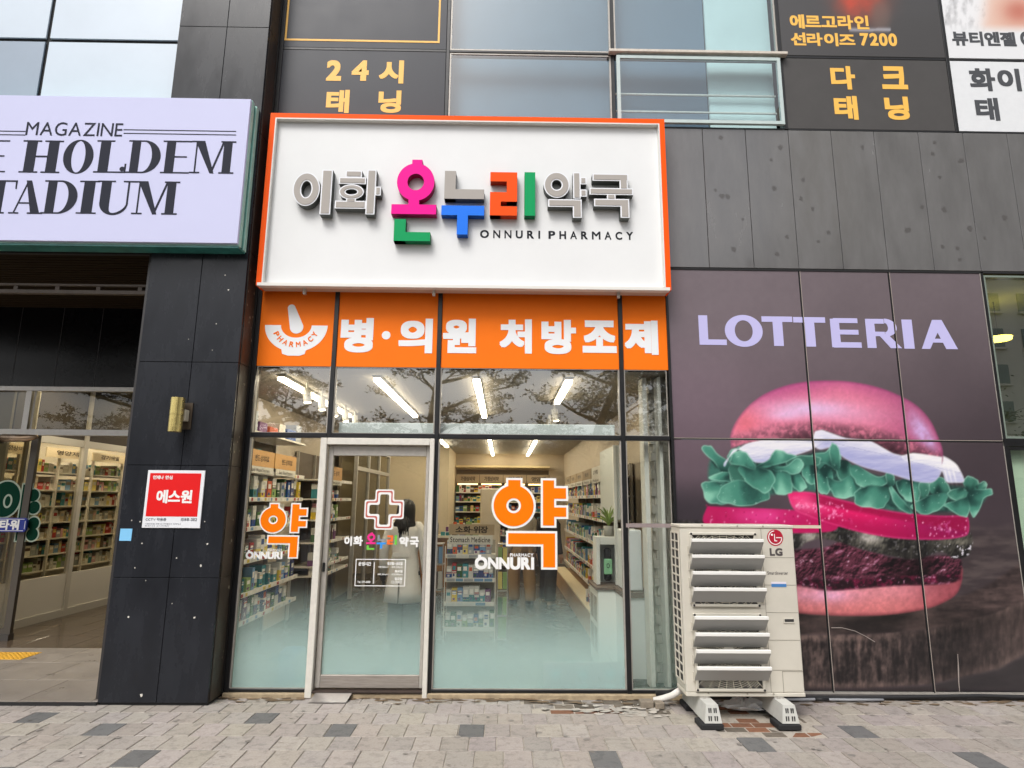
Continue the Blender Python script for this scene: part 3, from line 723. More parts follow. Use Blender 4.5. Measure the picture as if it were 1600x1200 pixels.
# printed panels in the upper windows
def poster_panel(x0, z0, x1, z1, mat, label, texts, y=-.006, extra=None):
    T = thing('window_poster', label, 'poster', ((x0+x1)/2, 0, z0))
    m = MB(); m.box(x0, y, z0, x1, .02, z1, mat, bev=.002); m.build('printed_panel', T)
    m = MB()
    for s_, b4, mt, bo in texts: text(m, s_, box_at(*b4, 0), y-.0018, mt, bold=bo, ndir=10)
    if texts: m.build('lettering', T)
    if extra: extra(T)
    return T
pd = M('poster_charcoal', (60, 62, 68), .4, spec=.25, var=.06, scale=3, rvar=.05); pd2 = M('poster_grey', (78, 76, 75), .45, spec=.25, var=.08, scale=3)
gold = M('poster_gold', (246, 190, 84), .5); pw = M('poster_white', (224, 226, 228), .4, var=.03); dg = M('poster_dark_text', (70, 72, 76), .5)
e = .021
poster_panel(UX[0]+e, Z_WIN+.013, UX[1]-e, Z_UP-.016, pd, 'charcoal window poster with yellow text reading 24 above the orange sign', [('2', (510.5, 95, 534, 127), gold, .03), ('4', (550, 95, 576.5, 127), gold, .03), ('시', (592.5, 95, 631, 131), gold, .026), ('태', (510, 141, 546, 177), gold, .026), ('닝', (591.5, 142, 627, 177), gold, .026)])
def frame_gold(T):
    m = MB(); q0 = box_at(450, -60, 689, 66, 0)
    for a, b_, c_, d_ in ((q0[0], q0[1], q0[2], q0[1]+.022), (q0[0], q0[1]+.022, q0[0]+.02, 8.3), (q0[2]-.02, q0[1]+.022, q0[2], 8.3)): m.box(a, -.009, b_, c_, -.0065, d_, gold)
    m.build('gold_border', T)
poster_panel(UX[0]+e, Z_UP+.016, UX[1]-e, 8.5, pd, 'charcoal window poster with a thin gold border at the top', [], extra=frame_gold)
poster_panel(UX[3]+e, Z_WIN+.013, UX[4]-e, Z_UP-.016, pd2, 'grey window poster with four large yellow letters above the granite wall', [('다', (1297.5, 104, 1335.5, 140.5), gold, .027), ('크', (1376.5, 104.5, 1416.5, 140), gold, .027), ('태', (1303, 150.5, 1339.5, 187.5), gold, .027), ('닝', (1382, 151.5, 1419.5, 188), gold, .027)])
poster_panel(UX[4]+e, Z_WIN+.013, UX[5]-e, Z_UP-.016, pw, 'white window poster with dark letters above the granite wall', [('화', (1514, 107.5, 1554, 143), dg, .026), ('이', (1558, 108, 1593.5, 143), dg, .026), ('트', (1598, 108, 1634, 144), dg, .026), ('태', (1523.5, 153.5, 1560, 189), dg, .026)])
def grid_print(name, x0, z0, x1, z1, y, fn, mat, parent, step):
    """flat printed sheet: pigment per grid point from fn(photo px, photo py)"""
    nx = max(2, int((x1-x0)/step)); nz = max(2, int((z1-z0)/step))
    xs = np.linspace(x0, x1, nx); zs_ = np.linspace(z0, z1, nz); XX, ZZ = np.meshgrid(xs, zs_)
    Fv, Rv, Uv, Cv = (np.array(v) for v in (_F, _R, _U, CAM))
    d = np.stack([XX-Cv[0], np.full_like(XX, 0-Cv[1]), ZZ-Cv[2]], -1)
    ww = d@Fv; pxs = 800+FPX*(d@Rv)/ww; pys = 600-FPX*(d@Uv)/ww
    col = fn(pxs, pys)
    me = bpy.data.meshes.new(name); n = nx*nz
    me.vertices.add(n); co = np.stack([XX, np.full_like(XX, y), ZZ], -1).astype('f'); me.vertices.foreach_set('co', co.ravel())
    idx = np.arange(n).reshape(nz, nx); q = np.stack([idx[:-1, :-1], idx[:-1, 1:], idx[1:, 1:], idx[1:, :-1]], -1).reshape(-1, 4)
    me.loops.add(q.size); me.loops.foreach_set('vertex_index', q.ravel().astype('i'))
    me.polygons.add(len(q)); me.polygons.foreach_set('loop_start', np.arange(0, q.size, 4, dtype='i'))
    me.update(calc_edges=True)
    a = me.attributes.new('pigment', 'FLOAT_COLOR', 'POINT'); a.data.foreach_set('color', np.concatenate([col, np.ones((*col.shape[:2], 1))], -1).astype('f').ravel())
    me.materials.append(mat); o = bpy.data.objects.new(name, me); C.objects.link(o)
    if parent: o.parent = parent; o.location = -parent.location if parent.type == 'EMPTY' else (0, 0, 0)
    return o
def S2L(c): c = np.asarray(c, float)/255; return np.where(c <= .04045, c/12.92, ((c+.055)/1.055)**2.4)
nr = np.random.default_rng(5)
def vnoise(shape, cell, octv=4, pers=.55, sx=1.):
    out = np.zeros(shape); amp = 1; tot = 0
    for o_ in range(octv):
        c = max(1.0, cell/2**o_); h, w_ = int(shape[0]/c)+3, int(shape[1]/(c*sx))+3; g_ = nr.random((h, w_))
        yy = np.arange(shape[0])/c; xx = np.arange(shape[1])/(c*sx); y0 = yy.astype(int); x0 = xx.astype(int); fy = (yy-y0)[:, None]; fx = (xx-x0)[None]
        fy = fy*fy*(3-2*fy); fx = fx*fx*(3-2*fx)
        v = g_[y0][:, x0]*(1-fy)*(1-fx)+g_[y0+1][:, x0]*fy*(1-fx)+g_[y0][:, x0+1]*(1-fy)*fx+g_[y0+1][:, x0+1]*fy*fx
        out += v*amp; tot += amp; amp *= pers
    return out/tot
mprint = VCOL('printed_film', .32, noise=.03, nscale=200, coat=.1)
# two photo prints over the letter panels
def figure_print(T):
    H, W = 200, 300; im = np.zeros((H, W, 3)); yy, xx = np.mgrid[0:H, 0:W]; px = xx+1215.; py = yy-110.
    im[:] = (70, 68, 68)
    n1 = vnoise((H, W), 22)
    red = np.exp(-(((px-1345)/42)**2+((py+5)/38)**2)**1.5)*(.4+.9*n1)
    im += red[..., None]*(np.array([200, 70, 45])-im)*.95
    leg = np.exp(-(((px-1375)/16)**2+((py-25)/26)**2)**2); im += leg[..., None]*(np.array([112, 92, 84])-im)*.7
    wl = np.exp(-((py-(47+.0*px))/3.)**2)*((px > 1325) & (px < 1390)); im += (wl*.7)[..., None]*(np.array([190, 190, 200])-im)
    im = S2L(np.clip(im, 0, 255))
    def fn(a, b): return im[np.clip((b+110).astype(int), 0, H-1), np.clip((a-1215).astype(int), 0, W-1)]
    grid_print('photo_print', UX[3]+e+.002, Z_UP+.02, UX[4]-e-.002, 8.4, -.0093, fn, mprint, T, .016)
poster_panel(UX[3]+e, Z_UP+.016, UX[4]-e, 8.5, pd2, 'dark window poster with a red photo and two yellow text lines', [('에르고라인', (1233.5, 24.5, 1356.5, 46.5), gold, .022), ('선라이즈', (1235, 52.5, 1335, 73), gold, .022), ('7200', (1343, 53, 1400.5, 73), gold, .022)], y=-.0085, extra=figure_print)
def skin_print(T):
    H, W = 200, 400; im = np.zeros((H, W, 3)); yy, xx = np.mgrid[0:H, 0:W]; px = xx+1460.; py = yy-110.
    n1 = vnoise((H, W), 18, sx=.35)
    im[:] = np.array([232, 232, 234]); im -= (np.clip(n1-.45, 0, 1)*160*(px < 1538))[..., None]
    sk = 1/(1+np.exp(-(px-(1540-.12*(py)))/5)); skc = np.array([226, 190, 172]) - (np.exp(-(((px-1590)/26)**2+((py-18)/20)**2)))[..., None]*np.array([30, 70, 70])
    im = im*(1-sk[..., None])+skc*sk[..., None]
    fade = np.clip((py-38)/14, 0, 1)[..., None]; im = im*(1-fade)+np.array([228, 229, 231])*fade
    im = S2L(np.clip(im, 0, 255))
    def fn(a, b): return im[np.clip((b+110).astype(int), 0, H-1), np.clip((a-1460).astype(int), 0, W-1)]
    grid_print('photo_print', UX[4]+e+.002, Z_UP+.02, UX[5]-e, 8.4, -.0093, fn, mprint, T, .016)
poster_panel(UX[4]+e, Z_UP+.016, UX[5]-e, 8.5, pw, 'white window poster with a skin toned photo over dark letters', [('뷰티엔젤', (1486.5, 50.5, 1586, 73), dg, .026), ('C', (1593, 50, 1612, 73), dg, .022)], y=-.0085, extra=skin_print)

# ================================================================== burger poster
XA, YA, SC = 1036., 410., 1.25                        # raster origin and samples per photo px
W_, H_ = int(580*SC), int(700*SC)
gy, gx_ = np.mgrid[0:H_, 0:W_]; PXr = gx_/SC+XA; PYr = gy/SC+YA
img = np.zeros((H_, W_, 3))
def poly_mask(pts, soft=1.):
    pts = np.array(pts, float); x0, y0 = pts.min(0)-4; x1, y1 = pts.max(0)+4
    c0, c1 = max(0, int((x0-XA)*SC)), min(W_, int((x1-XA)*SC)+1); r0, r1 = max(0, int((y0-YA)*SC)), min(H_, int((y1-YA)*SC)+1)
    X = PXr[r0:r1, c0:c1]; Y = PYr[r0:r1, c0:c1]
    ins = np.zeros(X.shape, bool); dist = np.full(X.shape, 1e9)
    for (ax, ay), (bx_, by) in zip(pts, np.roll(pts, -1, 0)):
        cnd = (ay > Y) != (by > Y)
        with np.errstate(divide='ignore', invalid='ignore'): ins ^= cnd & (X < (bx_-ax)*(Y-ay)/((by-ay) if by != ay else 1e-9)+ax)
        vx, vy = bx_-ax, by-ay; t = np.clip(((X-ax)*vx+(Y-ay)*vy)/(vx*vx+vy*vy+1e-9), 0, 1)
        dist = np.minimum(dist, np.hypot(X-ax-t*vx, Y-ay-t*vy))
    sd_ = np.where(ins, dist, -dist); out = np.zeros((H_, W_)); out[r0:r1, c0:c1] = np.clip(sd_/soft*.5+.5, 0, 1)
    dd = np.full((H_, W_), -99.); dd[r0:r1, c0:c1] = sd_
    return out, dd
def smooth(pts, n=6):
    """closed Catmull-Rom"""
    P = np.array(pts, float); out = []
    for i in range(len(P)):
        a, b, c, d = P[i-1], P[i], P[(i+1) % len(P)], P[(i+2) % len(P)]
        for t in np.linspace(0, 1, n, endpoint=False): out.append(.5*((2*b)+(-a+c)*t+(2*a-5*b+4*c-d)*t*t+(-a+3*b-3*c+d)*t**3))
    return np.array(out)
def lay(mask, col):
    global img
    img = img*(1-mask[..., None])+np.asarray(col, float)*mask[..., None] if np.ndim(col) == 1 else img*(1-mask[..., None])+col*mask[..., None]
def mixc(a, b, t): t = np.clip(t, 0, 1)[..., None]; return np.asarray(a, float)*(1-t)+np.asarray(b, float)*t
def G(cx, cy, sx, sy, ang=0): c, s = math.cos(ang), math.sin(ang); u = (PXr-cx)*c+(PYr-cy)*s; v = -(PXr-cx)*s+(PYr-cy)*c; return np.exp(-(u/sx)**2-(v/sy)**2)
def sst(a, b, x): t = np.clip((x-a)/(b-a), 0, 1); return t*t*(3-2*t)
N1 = vnoise((H_, W_), 90); N2 = vnoise((H_, W_), 26); N3 = vnoise((H_, W_), 9); N4 = vnoise((H_, W_), 16, sx=4.); N5 = vnoise((H_, W_), 5, 3)
def relief(h, k, ky=1., kx=.5): a_, b_ = np.gradient(h); return np.clip(.5+k*(ky*a_+kx*b_), 0, 1)
# backdrop
img[:] = mixc((110, 99, 104), (86, 73, 80), sst(430, 760, PYr))
img = img*(1-.25*G(1560, 760, 140, 220)[..., None])+np.array([92, 70, 86])*(.35*G(1070, 640, 150, 120)[..., None])*.6+img*0
t = sst(735, 800, PYr-(PXr-1050)*-.0)*sst(1330, 1050, PXr); img = mixc(img, (52, 46, 52), t*.9) if False else img*(1-(t*.9)[..., None])+np.array([52, 46, 52])*(t*.9)[..., None]
img *= (1+.10*(N1-.5)+.05*(N3-.5))[..., None]
# table behind the burger
edge = 792+.0*PXr
tb = sst(800, 850, PYr)*sst(1440, 1520, PXr); img = img*(1-(tb*.85)[..., None])+(mixc((58, 50, 52), (86, 76, 74), sst(.35, .7, N4))*(tb*.85)[..., None])
# wooden board
bt, _ = poly_mask(smooth([(1030, 955), (1100, 950), (1250, 952), (1400, 950), (1520, 925), (1600, 880), (1640, 900), (1610, 935), (1540, 963), (1450, 984), (1350, 992), (1250, 992), (1150, 988), (1030, 980)]), 3)
lay(bt, mixc((40, 33, 34), (112, 92, 88), .3+1.5*(N4-.45)+.35*(N3-.5)))
bf, dbf = poly_mask([(1030, 980), (1150, 988), (1250, 992), (1350, 992), (1450, 984), (1540, 963), (1620, 930), (1620, 1010), (1560, 1045), (1450, 1070), (1350, 1076), (1250, 1076), (1030, 1066)], 2)
Nv = vnoise((H_, W_), 30, sx=.22)
shade = .35+.65*sst(1560, 1250, PXr)
lay(bf, mixc((26, 22, 24), (122, 102, 96), (.30+1.5*(Nv-.45)+.8*(N3-.5)+.5*sst(14, 2, dbf))*shade+.35*sst(1480, 1590, PXr)))
bl, _ = poly_mask([(1030, 1067), (1250, 1077), (1350, 1077), (1450, 1071), (1560, 1046), (1640, 1005), (1640, 1120), (1030, 1120)], 3)
lay(bl, mixc((40, 37, 40), (58, 52, 54), N4))
pk, _ = poly_mask([(1240, 1072), (1480, 1074), (1480, 1120), (1240, 1120)], 3); lay(pk*.6, mixc((44, 36, 38), (70, 56, 56), (np.sin(PXr*1.3)*.5+.5)*.5))
img *= (1-.35*G(1370, 968, 200, 22))[..., None]
# lower bun
bb, dbb = poly_mask(smooth([(1040, 880), (1150, 890), (1245, 905), (1294, 912), (1335, 912), (1400, 905), (1470, 900), (1500, 884), (1503, 903), (1496, 925), (1480, 938), (1447, 951), (1391, 960), (1335, 962), (1294, 961), (1248, 958), (1150, 950), (1060, 930)]), 1.6)
lay(bb, mixc(mixc((214, 134, 144), (204, 116, 118), sst(918, 955, PYr)), (128, 52, 62), sst(1380, 1500, PXr)*.75+.15*sst(945, 965, PYr)))
lay(bb*np.clip(G(1290, 930, 45, 12)*.8*(.5+N2), 0, 1), (222, 160, 190)); img = np.where(bb[..., None] > .5, img*(1+.22*(N3-.5)+.16*(N5-.5))[..., None], img)
lay(bb*sst(6, 0, dbb)*.5, (110, 46, 56))
# patty
pt, dpt_ = poly_mask(smooth([(1040, 850), (1130, 860), (1200, 858), (1240, 859), (1290, 855), (1317, 845), (1344, 857), (1371, 864), (1402, 872), (1470, 868), (1499, 872), (1502, 890), (1493, 908), (1460, 914), (1400, 915), (1335, 920), (1294, 922), (1245, 914), (1150, 905), (1040, 890)]), 2)
rough = .5*N2+.3*N3+.3*N5-.05
RL = relief(vnoise((H_, W_), 34, 5, .56), 9); pc_ = mixc(mixc((26, 12, 20), (98, 48, 64), sst(.25, .6, RL)), (158, 98, 122), sst(.6, .85, RL)); pc_ = pc_*(1-.5*sst(1360, 1420, PXr)*sst(1480, 1440, PXr))[..., None]
lay(pt, pc_)
RG = 1-np.abs(2*vnoise((H_, W_), 20, 4)-1)*2.2; hl = sst(.62, .86, RL*.78+N3*.12+.10*G(1250, 875, 60, 30)+.05*G(1320, 885, 30, 25)+.1*G(1485, 900, 25, 22)-.10*G(1420, 890, 40, 30)); lay(pt*hl*.8, mixc((150, 84, 116), (232, 220, 236), sst(.45, .7, N2)))
sd2, _ = poly_mask(smooth([(1040, 890), (1245, 902), (1300, 905), (1400, 902), (1490, 898), (1492, 908), (1400, 914), (1294, 922), (1245, 915), (1040, 896)]), 3); lay(sd2*.85, mixc((26, 10, 18), (110, 20, 56), sst(.45, .75, N3)))
lay(sd2*sst(.70, .82, N5)*.7, (210, 150, 180))
# pickles
pkm, dpk = poly_mask(smooth([(1040, 815), (1180, 818), (1240, 822), (1290, 812), (1340, 826), (1402, 838), (1450, 842), (1485, 840), (1515, 833), (1519, 850), (1512, 868), (1490, 873), (1470, 862), (1430, 874), (1390, 868), (1345, 858), (1290, 842), (1262, 846), (1240, 858), (1180, 850), (1040, 846)]), 2)
RP = relief(vnoise((H_, W_), 40, 4, .5, .6), 10); lay(pkm, mixc((26, 25, 25), (132, 128, 114), sst(.3, .8, RP*.7+N2*.3)*(.35+.75*G(1370, 845, 36, 16)+.9*G(1255, 840, 40, 16)+.7*G(1495, 850, 22, 16))))
lay(pkm*np.clip(G(1363, 842, 14, 9)+G(1262, 838, 12, 10)+G(1350, 836, 10, 8), 0, 1)*.7*(.4+N3), (196, 190, 182)); lay(pkm*sst(.64, .74, N5)*.7*(.3+sst(1440, 1500, PXr)), (230, 226, 236))
# tomato slices
t1, dt1 = poly_mask(smooth([(1105, 791), (1107, 791), (1150, 793), (1240, 797), (1300, 808), (1300, 830), (1200, 832), (1105, 822)]), 1.5)
lay(t1, mixc((176, 14, 78), (222, 60, 136), .2+.8*G(1190, 806, 40, 14)+.3*(N2-.5)))
t2_, dt2 = poly_mask(smooth([(1231, 770), (1240, 767), (1270, 770), (1326, 784), (1380, 796), (1425, 803), (1470, 806), (1505, 806), (1513, 812), (1513, 832), (1505, 838), (1481, 842), (1447, 843), (1402, 841), (1357, 834), (1324, 826), (1290, 816), (1262, 806), (1240, 795)]), 1.5)
lay(t2_, mixc(mixc((220, 22, 96), (246, 92, 148), .9*G(1262, 790, 28, 18)+.10), (138, 20, 82), sst(1330, 1500, PXr)))
t2c = None; lay(t2_*sst(.3, 1., (PYr-np.interp(PXr, [1231, 1326, 1425, 1513], [768, 785, 803, 808]))/36)*.55, (150, 8, 66)); lay(t2_*sst(9, 2, PYr-(775+(PXr-1240)*.19))*sst(1250, 1290, PXr)*.8, (150, 12, 64)); lay(t2_*sst(3.5, .5, dt2)*.35, (255, 110, 170)); lay(t2_*np.clip(sst(.58, .74, N3)*G(1290, 796, 55, 12, .18), 0, 1)*.7, (255, 170, 210)); lay(t2_*np.clip(sst(.5, .7, N3)*G(1482, 822, 22, 14), 0, 1)*.6, (230, 130, 190))
for tm, region in ((t1, (1110, 1290, 797, 818)), (t2_, (1240, 1330, 785, 815)), (t2_, (1450, 1510, 812, 838)), (t2_, (1280, 1500, 800, 838))):
    for _ in range(34):
        x, y = nr.uniform(region[0], region[1]), nr.uniform(region[2], region[3]); s = nr.uniform(.5, 1.5)
        r0, c0 = max(0, int((y-7-YA)*SC)), max(0, int((x-7-XA)*SC)); w_ = (slice(r0, r0+int(14*SC)), slice(c0, c0+int(14*SC)))
        g1 = (tm[w_]*np.exp(-((PXr[w_]-x)/s)**2-((PYr[w_]-y)/(s*1.3))**2)*.75)[..., None]; img[w_] = img[w_]*(1-g1)+np.array((255, 190, 220) if nr.random() < .65 else (150, 0, 60))*g1
# lettuce: overlapping ruffles, pale rim and dark fold
base_l, _ = poly_mask(smooth([(1112, 715), (1140, 725), (1180, 722), (1240, 715), (1290, 705), (1330, 730), (1390, 748), (1440, 757), (1500, 760), (1540, 770), (1520, 795), (1440, 800), (1380, 795), (1330, 778), (1280, 768), (1240, 768), (1190, 775), (1130, 780), (1108, 755)]), 3)
lay(base_l, mixc((28, 52, 50), (60, 110, 98), sst(.4, .7, N2)))
def ruffle(pts, dirv, lo=(44, 96, 84), hi=(112, 192, 162), wob=1.2, rim=1.0, dim=1.0):
    global img, PXr, PYr, N2, N3, N5, H_, W_, XA, YA
    P = np.array(pts, float); full = (img, PXr, PYr, N2, N3, N5, H_, W_, XA, YA)
    c0, r0 = max(0, int((P[:, 0].min()-12-XA)*SC)), max(0, int((P[:, 1].min()-12-YA)*SC)); c1, r1 = min(W_, int((P[:, 0].max()+12-XA)*SC)), min(H_, int((P[:, 1].max()+12-YA)*SC))
    w_ = (slice(r0, r1), slice(c0, c1)); img = full[0][w_]; PXr, PYr, N2, N3, N5 = (q[w_] for q in full[1:6]); H_, W_ = img.shape[:2]; XA, YA = XA+c0/SC, YA+r0/SC
    ruffle_(pts, dirv, lo, hi, wob, rim, dim); out = img
    img, PXr, PYr, N2, N3, N5, H_, W_, XA, YA = full; img[w_] = out
def ruffle_(pts, dirv, lo, hi, wob, rim, dim):
    P = smooth(pts, 8); ph = nr.uniform(0, 6.28); n = len(P); ctr = P.mean(0)
    ang = np.linspace(0, 2*np.pi, n, endpoint=False)
    P = ctr+(P-ctr)*(1+.03*wob*np.sin(ang*5+ph)[:, None]+.02*wob*np.sin(ang*9+2*ph)[:, None])
    mk, dd = poly_mask(P, 1.2); L_ = max(np.ptp(P[:, 0]), np.ptp(P[:, 1]))
    u = ((PXr-ctr[0])*dirv[0]+(PYr-ctr[1])*dirv[1])/L_
    v_ = (-(PXr-ctr[0])*dirv[1]+(PYr-ctr[1])*dirv[0])/L_
    t_ = .50+1.15*u+np.sin(v_*8+ph*2)*.20+.10*np.sin(v_*17+4*u+ph)+.30*(N2-.5)+.14*(N3-.5)
    cc = mixc(mixc((24, 58, 54), (70, 134, 116), sst(.0, .55, t_)), (132, 194, 170), sst(.55, 1.05, t_))*dim
    lay(mk, cc); lay(mk*sst(2.0*rim, .3, dd)*.65*sst(-.35, .1, u), (176, 222, 202)); lay(mk*sst(.80, .84, N5)*.4, (200, 236, 220))
    lay(mk*sst(-.1, -.55, u)*.45, (22, 46, 44))
K = ruffle
K([(1098, 697), (1110, 697), (1122, 710), (1138, 722), (1142, 745), (1130, 742), (1116, 722), (1100, 708)], (-.5, -.6))
K([(1108, 748), (1120, 740), (1142, 738), (1150, 752), (1130, 752)], (-.8, .2))
K([(1097, 757), (1110, 752), (1140, 758), (1150, 780), (1125, 788), (1104, 782)], (-.8, .2))
K([(1136, 712), (1152, 700), (1172, 705), (1182, 730), (1168, 735), (1148, 730)], (0, -.8))
K([(1150, 705), (1155, 698), (1160, 706), (1156, 714)], (0, -.5))
K([(1140, 728), (1160, 726), (1166, 750), (1152, 760), (1141, 748)], (0, .6), dim=.8)
K([(1182, 728), (1200, 718), (1212, 702), (1226, 706), (1246, 714), (1225, 722), (1200, 730)], (.2, -.8))
K([(1270, 710), (1290, 706), (1303, 694), (1312, 700), (1315, 730), (1306, 735), (1290, 724), (1272, 722)], (.3, -.6))
K([(1232, 718), (1252, 712), (1278, 714), (1280, 726), (1250, 732), (1230, 730)], (0, -.4), dim=.85)
K([(1255, 730), (1275, 728), (1280, 750), (1268, 757), (1255, 745)], (-.2, .8), lo=(36, 70, 66), hi=(80, 150, 130))
K([(1285, 728), (1300, 735), (1297, 765), (1285, 772), (1272, 755)], (0, .9), lo=(36, 60, 60), hi=(84, 150, 132))
K([(1206, 730), (1230, 735), (1238, 760), (1232, 772), (1212, 770), (1204, 750)], (-.1, .8), lo=(36, 72, 66), hi=(88, 160, 138))
K([(1236, 735), (1250, 742), (1260, 760), (1250, 768), (1238, 758)], (.3, .8), lo=(36, 60, 58), hi=(80, 140, 124))
K([(1124, 766), (1150, 750), (1180, 756), (1202, 770), (1196, 782), (1170, 790), (1140, 788), (1122, 780)], (-.1, .5))
K([(1154, 730), (1172, 727), (1206, 737), (1208, 758), (1196, 770), (1178, 762), (1162, 748)], (.1, .7))
K([(1204, 730), (1228, 728), (1245, 716), (1254, 722), (1252, 736), (1238, 741), (1225, 736), (1210, 736)], (.5, .3))
K([(1306, 724), (1325, 720), (1332, 740), (1325, 756), (1312, 750)], (.1, .7), dim=.85)
K([(1293, 745), (1310, 752), (1330, 742), (1345, 752), (1342, 768), (1326, 778), (1305, 776), (1296, 762)], (-.1, .9), lo=(34, 70, 64), hi=(104, 178, 152))
K([(1328, 728), (1340, 728), (1372, 745), (1392, 738), (1386, 755), (1360, 762), (1342, 758), (1332, 745)], (.1, .7))
K([(1336, 770), (1352, 760), (1388, 762), (1384, 790), (1366, 794), (1338, 788)], (-.4, .6), lo=(30, 58, 56), hi=(96, 160, 138))
K([(1390, 757), (1402, 772), (1418, 790), (1426, 802), (1410, 798), (1394, 780)], (-.6, .3), lo=(40, 80, 72), hi=(96, 156, 136))
K([(1384, 740), (1394, 738), (1398, 755), (1388, 760)], (0, -.6), dim=.9)
K([(1400, 752), (1424, 750), (1438, 756), (1436, 780), (1424, 784), (1410, 776)], (-.3, .7), lo=(34, 76, 68), hi=(88, 152, 132))
K([(1436, 755), (1450, 750), (1452, 768), (1444, 785), (1438, 775)], (0, -.7), dim=.85)
K([(1452, 755), (1464, 744), (1478, 752), (1484, 768), (1470, 778), (1455, 770)], (.1, -.7), dim=.9)
K([(1424, 790), (1448, 776), (1476, 770), (1478, 785), (1460, 800), (1440, 803)], (-.1, .8), lo=(34, 66, 62), hi=(88, 140, 122))
K([(1480, 770), (1505, 762), (1510, 775), (1496, 784)], (-.5, .5), dim=.9)
K([(1476, 788), (1500, 780), (1520, 775), (1514, 800), (1506, 808), (1484, 796)], (0, .7), lo=(34, 66, 60), hi=(84, 140, 120))
K([(1505, 752), (1514, 744), (1528, 752), (1530, 770), (1512, 768)], (.3, -.7), dim=.85)
K([(1524, 760), (1538, 752), (1542, 760), (1534, 770)], (.7, -.3), dim=.85)
K([(1515, 768), (1545, 764), (1551, 772), (1538, 778), (1532, 792), (1522, 808), (1514, 792)], (.6, .3), lo=(34, 64, 60), hi=(86, 140, 122))
# white onion
on = [([(1133, 728), (1134, 720), (1165, 694), (1200, 686), (1222, 684), (1270, 689), (1272, 700), (1240, 712), (1210, 720), (1180, 722), (1160, 705), (1145, 704)], (232, 230, 236), (176, 178, 214)),
      ([(1268, 690), (1272, 676), (1282, 671), (1320, 684), (1358, 688), (1395, 708), (1430, 716), (1470, 728), (1460, 752), (1430, 752), (1390, 740), (1350, 730), (1320, 716), (1300, 700), (1280, 702)], (226, 224, 236), (166, 168, 212)),
      ([(1410, 712), (1425, 708), (1465, 710), (1490, 722), (1500, 735), (1506, 752), (1492, 754), (1478, 752), (1470, 735), (1440, 724), (1415, 720)], (240, 238, 240), (190, 190, 220))]
for pts, c1, c2 in on:
    mk, dd = poly_mask(smooth(pts), 1.4); yl = sst(0, 1, (PYr-np.interp(PXr, [1130, 1270, 1290, 1500], [708, 690, 676, 726]))/26)
    lay(mk, mixc(c1, c2, yl+.5*(N4-.5)+.5*(relief(N4, 9)-.5))); lay(mk*sst(.04, .0, np.abs(yl-.5))*.5, (140, 142, 186)); lay(mk*sst(2.2, .2, dd)*.4, (250, 250, 252))
for x in (1478, 1484, 1491): lay(np.clip(G(x, 742, 1.6, 12, -.25), 0, 1)*.6, (250, 248, 244))
K([(1140, 722), (1150, 706), (1166, 708), (1178, 724), (1180, 734), (1160, 728)], (0, -.6))
K([(1186, 729), (1202, 717), (1212, 703), (1230, 708), (1243, 714), (1220, 724)], (.2, -.8))
K([(1296, 702), (1301, 693), (1310, 700), (1313, 728), (1304, 734), (1298, 720)], (.2, -.6))
# top bun
tbm, dtb = poly_mask(np.vstack([smooth([(1142, 694), (1144, 672), (1160, 645), (1185, 622), (1215, 607), (1250, 598), (1290, 595), (1330, 597), (1370, 605), (1402, 617), (1432, 634), (1453, 657), (1466, 684), (1473, 708), (1468, 730), (1440, 745), (1300, 740), (1180, 725), (1150, 712)], 6)]), 1.6)
cut = [(1142, 700), (1160, 694), (1200, 685), (1268, 688), (1273, 674), (1284, 671), (1322, 684), (1360, 688), (1396, 708), (1412, 711), (1426, 707), (1472, 714), (1472, 760), (1142, 760)]
cm_, _ = poly_mask(cut, 1.4); tbm = tbm*(1-cm_)
ycv = np.interp(PXr, [1140, 1200, 1270, 1340, 1400, 1440, 1475], [676, 660, 655, 660, 672, 690, 705])
under = sst(-3, 14, PYr-ycv+6*(N3-.5))
body = mixc((226, 126, 154), (178, 78, 130), sst(.0, 1., (626-PYr+.22*np.abs(PXr-1310))/50)); body = mixc(body, (158, 76, 116), sst(1330, 1440, PXr)*.75)
body = mixc(body, (222, 108, 124), .8*G(1165, 662, 22, 30))
body = mixc(body, (226, 184, 222), np.clip(.95*G(1262, 638, 62, 13)+.5*G(1225, 650, 25, 8)+.3*G(1330, 650, 60, 14), 0, 1)*(.85+.25*N2)); body = mixc(body, (198, 160, 208), .95*np.clip(G(1434, 668, 12, 26, -.45)+G(1452, 690, 9, 22, -.4), 0, 1)*(.5+.8*N3))
body = mixc(body, mixc((112, 66, 82), (196, 112, 134), sst(.36, .7, N3*.6+N5*.4)+.5*sst(1260, 1160, PXr)), under*.9)
body = body*(1-.5*sst(12, 34, PYr-ycv)*sst(1160, 1260, PXr))[..., None]
body = body*(1+.07*(N3-.5)+.10*(N5-.5))[..., None]
lay(tbm, body); lay(tbm*sst(5, 0, dtb)*.35, (120, 40, 90))
img = np.clip(img, 0, 255)
LINIMG = S2L(img)
def burger(a, b):
    u = np.clip((a-XA)*SC, 0, W_-1.01); v = np.clip((b-YA)*SC, 0, H_-1.01); u0 = u.astype(int); v0 = v.astype(int); fu = (u-u0)[..., None]; fv = (v-v0)[..., None]
    return (LINIMG[v0, u0]*(1-fu)*(1-fv)+LINIMG[v0, u0+1]*fu*(1-fv)+LINIMG[v0+1, u0]*(1-fu)*fv+LINIMG[v0+1, u0+1]*fu*fv)
lay(pt*np.clip(sst(.70, .84, RL)*sst(.42, .62, N3)*(G(1262, 878, 34, 22)+.8*G(1325, 872, 26, 24)+.9*G(1484, 893, 20, 22)+.35*G(1400, 893, 60, 20)), 0, 1)*.85, (240, 224, 238))
img = np.clip(img, 0, 255); LINIMG = S2L(img)
